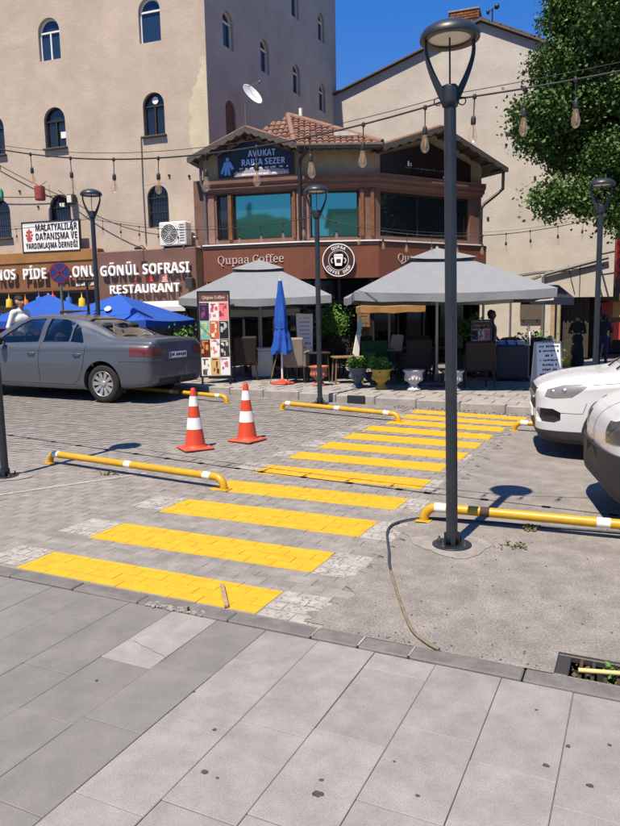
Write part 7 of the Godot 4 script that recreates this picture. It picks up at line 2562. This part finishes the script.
	# blue umbrellas of the restaurant
	parasol(Vector3(-6.15, height_at(-6.15, -16.6) + 0.1, -16.6), 1.25, 1.3, 1.9, mats["fabric blue"], "bright blue restaurant umbrella behind the sedan's front door", false, 20, "blue_umbrella", "blue umbrellas of the restaurant")
	var bu = parasol(Vector3(-4.28, height_at(-4.28, -15.9) + 0.1, -15.9), 1.28, 1.26, 1.84, mats["fabric blue"], "bright blue restaurant umbrella behind the sedan's roof, next to the menu board", false, -14, "blue_umbrella", "blue umbrellas of the restaurant")
	parasol(Vector3(-8.9, height_at(-8.9, -17.8) + 0.1, -17.8), 1.25, 1.3, 1.9, mats["fabric blue"], "bright blue restaurant umbrella farthest left behind the man in white", false, 10, "blue_umbrella", "blue umbrellas of the restaurant")
	# white oval print on the blue cloth and pale lines on its valance
	var slope = Vector3(0, 0.58, -1.28).normalized()
	var out = Vector3.RIGHT.cross(slope).normalized()
	s = S(Transform3D(Basis(Vector3.RIGHT, slope, out), Vector3(0.1, 1.26 + 0.58 * 0.45 - 0.03, 1.28 * 0.55) + out * 0.03))
	s.xf = s.xf * Transform3D(Basis(Vector3.BACK, 0.5).scaled(Vector3(1, 1, 1)), Vector3.ZERO)
	var oval = PackedVector2Array()
	for k in 20: oval.append(Vector2(cos(TAU * k / 20) * 0.075, sin(TAU * k / 20) * 0.14))
	s.prism(oval, 0.0, 0.004)
	obj("oval_print", s, mats["white"], bu)
	s = S(); small_print(s, -0.7, 0.8, 1.15, 0.07, 1.3)
	obj("valance_print", s, mat("print pale", lin(0.3, 0.4, 0.6), 0.8), bu)
	closed_parasol(Vector3(-7.0, height_at(-7.0, -15.6) + 0.1, -15.6), mat("cloth red", lin(0.4, 0.02, 0.02), 0.85), "folded red umbrella at the left picture edge behind the sedan", 1.85, 0.5, 1.3)
	# crates and a small table between the umbrellas
	var ms = thing("menu_stand", "low menu stand with pale print behind the sedan windows", "sign", T(Vector3(-5.0, height_at(-5.0, -15.3) + 0.1, -15.3), 10))
	s = S(); s.slab(Vector3(-0.42, 0.95, -0.02), Vector3(0.42, 1.5, 0.02), 0.01)
	s.slab(Vector3(-0.4, 0, -0.015), Vector3(-0.36, 0.95, 0.015)); s.slab(Vector3(0.36, 0, -0.015), Vector3(0.4, 0.95, 0.015))
	obj("board", s, mats["wood dark"], ms)
	s = S(); small_print(s, -0.34, 0.34, 1.38, 0.1, 0.023)
	for k in 3: small_print(s, -0.34, 0.34, 1.24 - k * 0.1, 0.06, 0.023)
	obj("small_print", s, mats["letter white"], ms)
	# no-stopping sign and a dark post
	var np = thing("no_stopping_sign", "round blue and red no-stopping road sign before the pide board", "road sign", T(Vector3(-5.45, 0.33, -15.5), 6))
	s = S(); s.tube([Vector3(0, 0, 0), Vector3(0.0, 2.35, 0)], 0.03, 8)
	obj("post", s, mats["pipe grey"], np)
	s = S(Transform3D(Basis(Vector3.RIGHT, PI / 2), Vector3(0, 2.37, 0.03)))
	s.lathe([Vector2(0.0005, 0.0), Vector2(0.225, 0.0), Vector2(0.225, 0.012), Vector2(0.0005, 0.012)], 32, Vector3.ZERO, false)
	obj("disc", s, mat("road red", lin(0.2, 0.012, 0.02), 0.5), np)
	s = S(); s.disc(Vector3(0, 2.37, 0.0435), 0.2, 32)
	obj("blue_field", s, mat("road blue", lin(0.012, 0.03, 0.16), 0.5), np)
	s = S()
	for a in [PI / 4, -PI / 4]:
		s.box(Vector3(0, 2.37, 0.046), Vector3(0.4, 0.042, 0.003), 0.0, Basis(Vector3.BACK, a))
	obj("red_cross", s, mats["road red"], np)
	s = S(); s.tube([Vector3(-4.72, 0.33, -15.0), Vector3(-4.72, 2.5, -15.0)], 0.03, 8); s.box(Vector3(-4.72, 2.5, -15.0), Vector3(0.3, 0.05, 0.05), 0.01)
	tag(obj("dark_post", s, mats["metal dark"]), "thin dark post between the no-stopping sign and the street lamp", "post")


# ------------------------------------------------------------------ small things
func small_things() -> void:
	var s: Shape
	# gully with its grating, next to the near kerb
	var g = thing("gully_grating", "rusty iron gully grating beside the near kerb at the lower right", "grating", Transform3D(Basis(KU, Vector3.UP, -KV), uv(0.06, 3.1825)))
	s = S()
	for q in [[Vector3(-0.37, -0.4, -0.13), Vector3(-0.36, 0.0, 0.13)], [Vector3(0.36, -0.4, -0.13), Vector3(0.37, 0.0, 0.13)], [Vector3(-0.36, -0.4, -0.13), Vector3(0.36, 0.0, -0.12)], [Vector3(-0.36, -0.4, 0.12), Vector3(0.36, -0.005, 0.13)]]: s.slab(q[0], q[1])
	s.slab(Vector3(-0.36, -0.42, -0.12), Vector3(0.36, -0.4, 0.12))
	obj("pit", s, grain("pit", lin(0.08, 0.07, 0.06), 0.4, 2, 8, 1.0), g)
	s = S()
	s.slab(Vector3(-0.36, -0.03, -0.12), Vector3(0.36, 0.002, -0.095), 0.004); s.slab(Vector3(-0.36, -0.03, 0.095), Vector3(0.36, 0.002, 0.12), 0.004)
	s.slab(Vector3(-0.36, -0.03, -0.095), Vector3(-0.3, 0.001, 0.095), 0.004); s.slab(Vector3(0.32, -0.03, -0.095), Vector3(0.36, 0.001, 0.095), 0.004)
	obj("frame", s, mats["iron"], g)
	for k in 11:
		s = S(); s.slab(Vector3(-0.262 + k * 0.053, -0.03, -0.095), Vector3(-0.246 + k * 0.053, -0.002, 0.095), 0.002)
		obj("bar", s, mats["rust dark"] if k % 3 == 0 else mats["iron"], g)
	s = S()
	for k in 70:
		var p = Vector3(rng.randf_range(-0.3, 0.1), -0.02 - rng.randf() * 0.05, rng.randf_range(-0.1, 0.1))
		var r = rng.randf_range(0.006, 0.02)
		s.box(p, Vector3(r, r * 0.6, r * 1.2), 0.002, Basis(Vector3(rng.randfn(), rng.randfn(), rng.randfn()).normalized(), rng.randf() * 3))
	tag(obj("litter", s, grain("litter", lin(0.3, 0.2, 0.11), 0.4, 3, 12, 0.95), g), "", "", "", "stuff")
	var wd = thing("gully_weed", "small green weed growing out of the gully grating", "weed", Transform3D(Basis(), uv(0.0, 3.2, -0.02)))
	foliage_ball(wd, Vector3(0, 0.0, 0), 0.055, 12, null, 0.03)
	# hose running from behind the barrier to the kerb, and the yellow end across the gully
	var pl = []
	for q in [[2.6, 5.0], [0.6, 5.35], [-0.6, 5.28], [-1.2, 5.22], [-1.5, 5.16], [-1.62, 5.05], [-1.68, 4.9], [-1.66, 4.72], [-1.58, 4.5], [-1.5, 4.3], [-1.43, 4.1], [-1.32, 3.85], [-1.2, 3.6], [-1.1, 3.4], [-1.0, 3.22], [-0.9, 3.12], [-0.82, 3.07]]: pl.append(uv(q[0], q[1], 0.016))
	var cv = Curve3D.new()
	for i in pl.size():
		var tn: Vector3 = (pl[mini(i + 1, pl.size() - 1)] - pl[maxi(i - 1, 0)]) * 0.16
		cv.add_point(pl[i], -tn, tn)
	var fine = cv.tessellate_even_length(5, 0.03)
	var a = []; var b = []
	for i in fine.size():
		if fine[i].dot(KV) > 3.95: a.append(fine[i])
		else: b.append(fine[i])
	b.insert(0, a[-1])
	var hz = thing("garden_hose", "thin hose snaking from the yellow barrier to the near kerb, blue then straw coloured", "hose")
	s = S(); s.tube(a, 0.009, 8)
	obj("blue_length", s, grain("hose blue", lin(0.09, 0.13, 0.18), 0.45, 4, 14, 0.6), hz)
	s = S(); s.tube(b, 0.009, 8)
	obj("straw_length", s, grain("hose straw", lin(0.42, 0.36, 0.22), 0.35, 4, 14, 0.6), hz)
	s = S(); s.tube([uv(-0.2, 3.12, 0.02), uv(-0.05, 3.15, 0.024), uv(0.15, 3.2, 0.026), uv(0.4, 3.27, 0.02), uv(0.8, 3.34, 0.016)], 0.011, 8)
	tag(obj("yellow_hose", s, mat("hose yellow", lin(0.5, 0.4, 0.16), 0.6)), "straw yellow hose end lying across the gully grating", "hose")
	# stick on the first stripe
	s = S(); s.bar(uv(-2.04, 3.1, 0.014), uv(-2.24, 3.36, 0.014), 0.026, 0.018, Vector3.UP, 0.003)
	tag(obj("timber_offcut", s, grain("pine", lin(0.5, 0.35, 0.2), 0.2, 2, 8, 0.8)), "pale strip of timber lying across the nearest yellow stripe", "timber")
	# black bit of rubber standing in the kerb joint
	s = S(); s.box(uv(-2.21, 2.975, 0.018), Vector3(0.012, 0.03, 0.012), 0.002)
	tag(obj("kerb_peg", s, mats["black"]), "tiny black peg sticking out of the near kerb", "peg")
	# weeds on the asphalt
	for q in [[-0.78, 4.72, 0.05], [-5.0, 5.45, 0.04], [-0.7, 5.18, 0.03]]:
		var w = thing("road_weed", ["dry green weed beside the foreground lamp's footing", "small weed under the left yellow barrier", "tiny weed under the right yellow barrier"][[-0.78, -5.0, -0.7].find(q[0])], "weed", Transform3D(Basis(), uv(q[0], q[1], 0.0)), "weeds in the road")
		var kinds = [clump(31, 0.03, 16, 0.05)]
		var spots = []
		for k in 6: spots.append(Vector3(rng.randfn() * q[2] * 0.9, 0.012, rng.randfn() * q[2] * 0.35))
		foliage(w, "leaves", spots, kinds, leaf_mat("leaf dry", lin(0.12, 0.12, 0.05)), Vector2(0.6, 1.0))
	# dark gully mouth in the far kerb
	s = S(Transform3D(Basis(KU, Vector3.UP, -KV), uv(-4.5, 11.2)))
	s.box(Vector3(0, 0.065, 0.02), Vector3(0.33, 0.15, 0.04), 0.006)
	tag(obj("kerb_gully", s, grain("gully iron", lin(0.018, 0.02, 0.028), 0.2, 2, 8, 0.6)), "dark iron gully mouth set in the far kerb beside the lamp post", "gully")
	# satellite dish on the side wall of the apartment block
	var f = wall_frame(Vector2(-2.59, -19.5), Vector2(1.255, -28.08))
	var d = thing("satellite_dish", "white satellite dish on a mast in front of the tan block's shaded side", "satellite dish", f * Transform3D(Basis(), Vector3(1.42, -0.22, 0.42)))
	s = S(); s.tube([Vector3(-0.1, 6.1, 0), Vector3(-0.1, 7.85, 0)], 0.025, 7); s.tube([Vector3(-0.1, 6.4, 0), Vector3(-0.1, 6.4, -0.45)], 0.02, 6)
	obj("mast", s, mats["pipe grey"], d)
	var tilt = Transform3D(Basis.looking_at(f.basis.inverse() * Vector3(0.62, 0.5, 0.5), Vector3.UP) * Basis(Vector3.RIGHT, -PI / 2), Vector3(0.05, 8.1, 0.1))
	s = S(tilt)
	s.lathe([Vector2(0.0005, 0.0), Vector2(0.12, 0.012), Vector2(0.24, 0.05), Vector2(0.33, 0.095), Vector2(0.335, 0.105), Vector2(0.32, 0.1), Vector2(0.24, 0.062), Vector2(0.12, 0.025), Vector2(0.0005, 0.012)], 28, Vector3.ZERO, false)
	obj("dish", s, mats["white"], d)
	s = S(tilt); s.tube([Vector3(0, 0.05, 0.3), Vector3(0, 0.42, 0.1)], 0.012, 6); s.box(Vector3(0, 0.45, 0.08), Vector3(0.06, 0.1, 0.06), 0.01)
	obj("arm", s, mats["pipe grey"], d)
	# overhead wires from the tan wall
	s = S()
	var w0 = wall_frame(Vector2(-21.38, -26.34), Vector2(-2.59, -19.5))
	for q in [[Vector3(11.5, 7.2, 0.1), Vector3(15.4, 5.2, 0.1), 0.1], [Vector3(11.0, 5.75, 0.1), Vector3(15.0, 5.35, 0.1), 0.1], [Vector3(15.0, 5.5, 0.1), Vector3(18.5, 4.0, 0.3), 0.25]]:
		var line = []
		for k in 15:
			var t = k / 14.0
			line.append(w0 * (q[0].lerp(q[1], t) - Vector3(0, q[2] * 4 * t * (1 - t), 0)))
		s.tube(line, 0.012, 4)
	tag(obj("facade_wires", s, mats["black"]), "thin black wires slung along the tan facade", "wire", "", "stuff")


# ------------------------------------------------------------------ people
# bones: [a, b, ra, rb, colour]; one smooth skin over all of them (surface nets on a grid)
func skin(bones: Array, cell: float, soft: float) -> Shape:
	var lo = Vector3(1e9, 1e9, 1e9); var hi = -lo
	for q in bones:
		var r = maxf(q[2], q[3]) + cell * 2
		lo = lo.min(q[0] - Vector3.ONE * r).min(q[1] - Vector3.ONE * r)
		hi = hi.max(q[0] + Vector3.ONE * r).max(q[1] + Vector3.ONE * r)
	var nx = int((hi.x - lo.x) / cell) + 2; var ny = int((hi.y - lo.y) / cell) + 2; var nz = int((hi.z - lo.z) / cell) + 2
	var field = PackedFloat32Array(); field.resize(nx * ny * nz); field.fill(1.0)
	var best = PackedFloat32Array(); best.resize(nx * ny * nz); best.fill(1e9)
	var who = PackedInt32Array(); who.resize(nx * ny * nz)
	for bi in bones.size():
		var q: Array = bones[bi]
		var a: Vector3 = q[0]; var b: Vector3 = q[1]
		var ra: float = q[2]; var rb: float = q[3]
		var pad = maxf(ra, rb) + soft + cell * 2
		var p0 = ((a.min(b) - Vector3.ONE * pad - lo) / cell).floor()
		var p1 = ((a.max(b) + Vector3.ONE * pad - lo) / cell).ceil()
		var ab = b - a
		var l2 = maxf(ab.length_squared(), 1e-9)
		for z in range(maxi(0, int(p0.z)), mini(nz, int(p1.z) + 1)):
			for y in range(maxi(0, int(p0.y)), mini(ny, int(p1.y) + 1)):
				for x in range(maxi(0, int(p0.x)), mini(nx, int(p1.x) + 1)):
					var p = lo + Vector3(x, y, z) * cell
					var t = clampf((p - a).dot(ab) / l2, 0.0, 1.0)
					var d = p.distance_to(a + ab * t) - lerpf(ra, rb, t)
					var i = x + nx * (y + ny * z)
					var f = field[i]
					var h = clampf(0.5 + 0.5 * (f - d) / soft, 0.0, 1.0)
					field[i] = lerpf(f, d, h) - soft * h * (1.0 - h)
					if d < best[i]:
						best[i] = d; who[i] = bi
	# one vertex in each crossed cell
	var vert = {}
	var nrm = {}
	var tone = {}
	var step = [1, nx, nx * ny]
	for z in nz - 1:
		for y in ny - 1:
			for x in nx - 1:
				var i = x + nx * (y + ny * z)
				var m = 0
				for k in 8:
					if field[i + (k & 1) + nx * ((k >> 1) & 1) + nx * ny * (k >> 2)] < 0.0: m += 1
				if m == 0 or m == 8: continue
				var sum = Vector3.ZERO; var n = 0
				for e in [[0, 1], [2, 3], [4, 5], [6, 7], [0, 2], [1, 3], [4, 6], [5, 7], [0, 4], [1, 5], [2, 6], [3, 7]]:
					var k0: int = e[0]; var k1: int = e[1]
					var f0 = field[i + (k0 & 1) + nx * ((k0 >> 1) & 1) + nx * ny * (k0 >> 2)]
					var f1 = field[i + (k1 & 1) + nx * ((k1 >> 1) & 1) + nx * ny * (k1 >> 2)]
					if (f0 < 0.0) == (f1 < 0.0): continue
					var c0 = Vector3(k0 & 1, (k0 >> 1) & 1, k0 >> 2); var c1 = Vector3(k1 & 1, (k1 >> 1) & 1, k1 >> 2)
					sum += c0.lerp(c1, f0 / (f0 - f1)); n += 1
				vert[i] = lo + (Vector3(x, y, z) + sum / n) * cell
				var g = Vector3.ZERO
				for k in 8:
					var fv = field[i + (k & 1) + nx * ((k >> 1) & 1) + nx * ny * (k >> 2)]
					g += Vector3((k & 1) * 2 - 1, ((k >> 1) & 1) * 2 - 1, (k >> 2) * 2 - 1) * fv
				nrm[i] = g.normalized()
				tone[i] = bones[who[i]][4]
	var s = S()
	for i in vert:
		for ax in 3:
			var s1: int = step[(ax + 1) % 3]; var s2: int = step[(ax + 2) % 3]
			var j: int = i + step[ax]
			if j >= field.size(): continue
			var f0 = field[i]; var f1 = field[j]
			if (f0 < 0.0) == (f1 < 0.0): continue
			var q = [i, i - s1, i - s1 - s2, i - s2]
			if not (vert.has(q[1]) and vert.has(q[2]) and vert.has(q[3])): continue
			if f0 > 0.0: q.reverse()
			for tr in [[0, 1, 2], [0, 2, 3]]:
				for k in [tr[0], tr[2], tr[1]]:
					s.col = tone[q[k]]
					s.put(vert[q[k]], nrm[q[k]])
	s.col = Color(1, 1, 1)
	return s

# simple standing figure: k holds tones and a few pose numbers; faces +z
func person(at: Transform3D, label: String, tall: float, k: Dictionary) -> void:
	var o = thing("person", label, "person", at)
	var u = tall / 1.75
	var skin_c: Color = k.get("skin", Color(0.36, 0.2, 0.13)); var top: Color = k.top; var low: Color = k.low
	var shoe: Color = k.get("shoe", Color(0.03, 0.03, 0.03))
	var b = []
	var st: float = k.get("stride", 0.05)
	var hip = 0.92; var sh = 1.42
	# trunk
	b.append([Vector3(-0.07, hip + 0.02, 0), Vector3(0.07, hip + 0.02, 0), 0.115, 0.115, low])
	b.append([Vector3(0, hip + 0.1, 0.0), Vector3(0, 1.2, 0.01), 0.125, 0.13, top])
	b.append([Vector3(-0.06, 1.28, 0.0), Vector3(0.06, 1.28, 0.0), 0.125, 0.125, top])
	b.append([Vector3(-0.15, sh, -0.01), Vector3(0.15, sh, -0.01), 0.07, 0.07, top])
	b.append([Vector3(0, 1.42, -0.01), Vector3(0, 1.54, 0.015), 0.055, 0.05, k.get("neck", skin_c)])
	# head: skull, jaw, nose, ears
	b.append([Vector3(0, 1.655, -0.005), Vector3(0, 1.64, 0.01), 0.088, 0.085, k.get("head", skin_c)])
	b.append([Vector3(0, 1.59, 0.035), Vector3(0, 1.57, 0.045), 0.058, 0.05, skin_c])
	b.append([Vector3(0, 1.645, 0.09), Vector3(0, 1.61, 0.112), 0.012, 0.017, skin_c])
	for d in [-1.0, 1.0]:
		b.append([Vector3(d * 0.086, 1.65, -0.005), Vector3(d * 0.09, 1.615, 0.0), 0.016, 0.013, k.get("head", skin_c)])
		# legs
		var kn = Vector3(d * 0.1, 0.5, 0.03 + d * st); var an = Vector3(d * 0.105, 0.09, -0.02 + d * st * 1.6)
		if not k.has("robe"):
			b.append([Vector3(d * 0.095, hip - 0.02, 0), kn, 0.095, 0.065, low])
			b.append([kn, an, 0.062, 0.045, low])
		b.append([an + Vector3(0, -0.035, -0.02), an + Vector3(d * 0.02, -0.05, 0.15), 0.042, 0.034, shoe])
		# arms
		var el: Vector3 = k.get("elbow", Vector3(0.25, 1.14, -0.04)); var wr: Vector3 = k.get("wrist", Vector3(0.26, 0.9, 0.04))
		if d < 0 and k.has("elbow_l"): el = k.elbow_l; wr = k.wrist_l
		var E_ = Vector3(d * absf(el.x), el.y, el.z); var W_ = Vector3(d * absf(wr.x), wr.y, wr.z)
		b.append([Vector3(d * 0.19, sh - 0.02, -0.01), E_, 0.058, 0.046, top])
		b.append([E_, W_, 0.042, 0.03, k.get("sleeve", skin_c)])
		var hd = (W_ - E_).normalized()
		b.append([W_, W_ + hd * 0.08, 0.03, 0.028, skin_c])
	if k.has("robe"):
		b.append([Vector3(0, hip, 0), Vector3(0, 0.5, 0.0), 0.16, 0.2, low])
		b.append([Vector3(0, 0.5, 0), Vector3(0, 0.14, 0.0), 0.2, 0.235, low])
	for q in b:
		for i in 4: q[i] = q[i] * u
	var s = skin(b, 0.022, 0.035 * u)
	# five fingers to each hand, curled
	for d in [-1.0, 1.0]:
		var el: Vector3 = k.get("elbow", Vector3(0.25, 1.14, -0.04)); var wr: Vector3 = k.get("wrist", Vector3(0.26, 0.9, 0.04))
		if d < 0 and k.has("elbow_l"): el = k.elbow_l; wr = k.wrist_l
		var W_ = Vector3(d * absf(wr.x), wr.y, wr.z) * u
		var hd = (W_ - Vector3(d * absf(el.x), el.y, el.z) * u).normalized()
		var fw = (Vector3.BACK - hd * hd.z).normalized()
		s.col = skin_c
		for f in 5:
			var base = W_ + hd * 0.085 * u + fw * (0.026 - 0.017 * f) * u
			var ln: float = [0.05, 0.075, 0.082, 0.076, 0.06][f] * u
			var bend = -Vector3(d, 0, 0) * 0.02
			if f == 0:
				base = W_ + hd * 0.035 * u + fw * 0.028 * u
				s.tube([base, base + hd * 0.03 + fw * 0.015, base + hd * 0.055 + fw * 0.012 + bend], [0.011, 0.01, 0.008], 6)
			else:
				s.tube([base - hd * 0.02, base + hd * ln * 0.5, base + hd * ln + bend], [0.0095, 0.009, 0.007], 6)
		s.col = Color(1, 1, 1)
	var m = mat("figure", Color(1, 1, 1), 0.8)
	m.vertex_color_use_as_albedo = true
	obj("body", s, m, o)
	if k.has("hair"):
		var hs = skin([[Vector3(0, 1.69, -0.03) * u, Vector3(0, 1.68, 0.02) * u, 0.09 * u, 0.078 * u, k.hair], [Vector3(0, 1.65, -0.045) * u, Vector3(0, 1.58, -0.045) * u, 0.082 * u, 0.06 * u, k.hair]], 0.014, 0.02)
		obj("hair", hs, m, o)
	# eyes and mouth
	s = S()
	for d in [-1.0, 1.0]: s.ball(Vector3(d * 0.033, 1.648, 0.083) * u, Vector3(0.012, 0.008, 0.008) * u, 8, 5)
	s.box(Vector3(0, 1.577, 0.094) * u, Vector3(0.045, 0.008, 0.012) * u, 0.002)
	obj("face_features", s, mat("eye dark", lin(0.05, 0.025, 0.02), 0.5), o)

func people() -> void:
	var dark = Color(0.012, 0.012, 0.014)
	person(T(Vector3(-6.02, height_at(-6.02, -14.6) + 0.13, -14.6), 62), "man in a white short-sleeved shirt and dark trousers standing behind the sedan's bonnet", 1.76, {"top": Color(0.62, 0.61, 0.58), "low": Color(0.02, 0.022, 0.03), "hair": Color(0.008, 0.007, 0.006), "elbow": Vector3(0.27, 1.13, -0.06), "wrist": Vector3(0.26, 0.9, 0.02)})
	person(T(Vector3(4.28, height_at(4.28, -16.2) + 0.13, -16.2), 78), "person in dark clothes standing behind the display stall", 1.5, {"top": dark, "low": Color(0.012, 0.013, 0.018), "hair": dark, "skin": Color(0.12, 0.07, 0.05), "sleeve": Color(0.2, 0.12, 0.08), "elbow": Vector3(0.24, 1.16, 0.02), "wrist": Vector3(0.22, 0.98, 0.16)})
	person(T(Vector3(8.62, -0.09, -22.2), -30), "person in a long black robe and head scarf walking in the lane", 1.66, {"top": dark, "low": dark, "robe": true, "head": dark, "neck": dark, "sleeve": dark, "elbow": Vector3(0.25, 1.15, 0.08), "wrist": Vector3(0.1, 1.12, 0.22)})
	person(T(Vector3(9.35, -0.09, -22.0), 160), "person in a dark top and blue jeans half hidden by the far right lamp post", 1.66, {"top": Color(0.02, 0.02, 0.028), "low": Color(0.025, 0.045, 0.1), "hair": dark, "stride": 0.09})
	person(T(Vector3(10.6, -0.09, -25.2), 120), "person in a dark green top farthest back in the lane by the garments", 1.7, {"top": Color(0.015, 0.05, 0.05), "low": dark, "hair": dark})
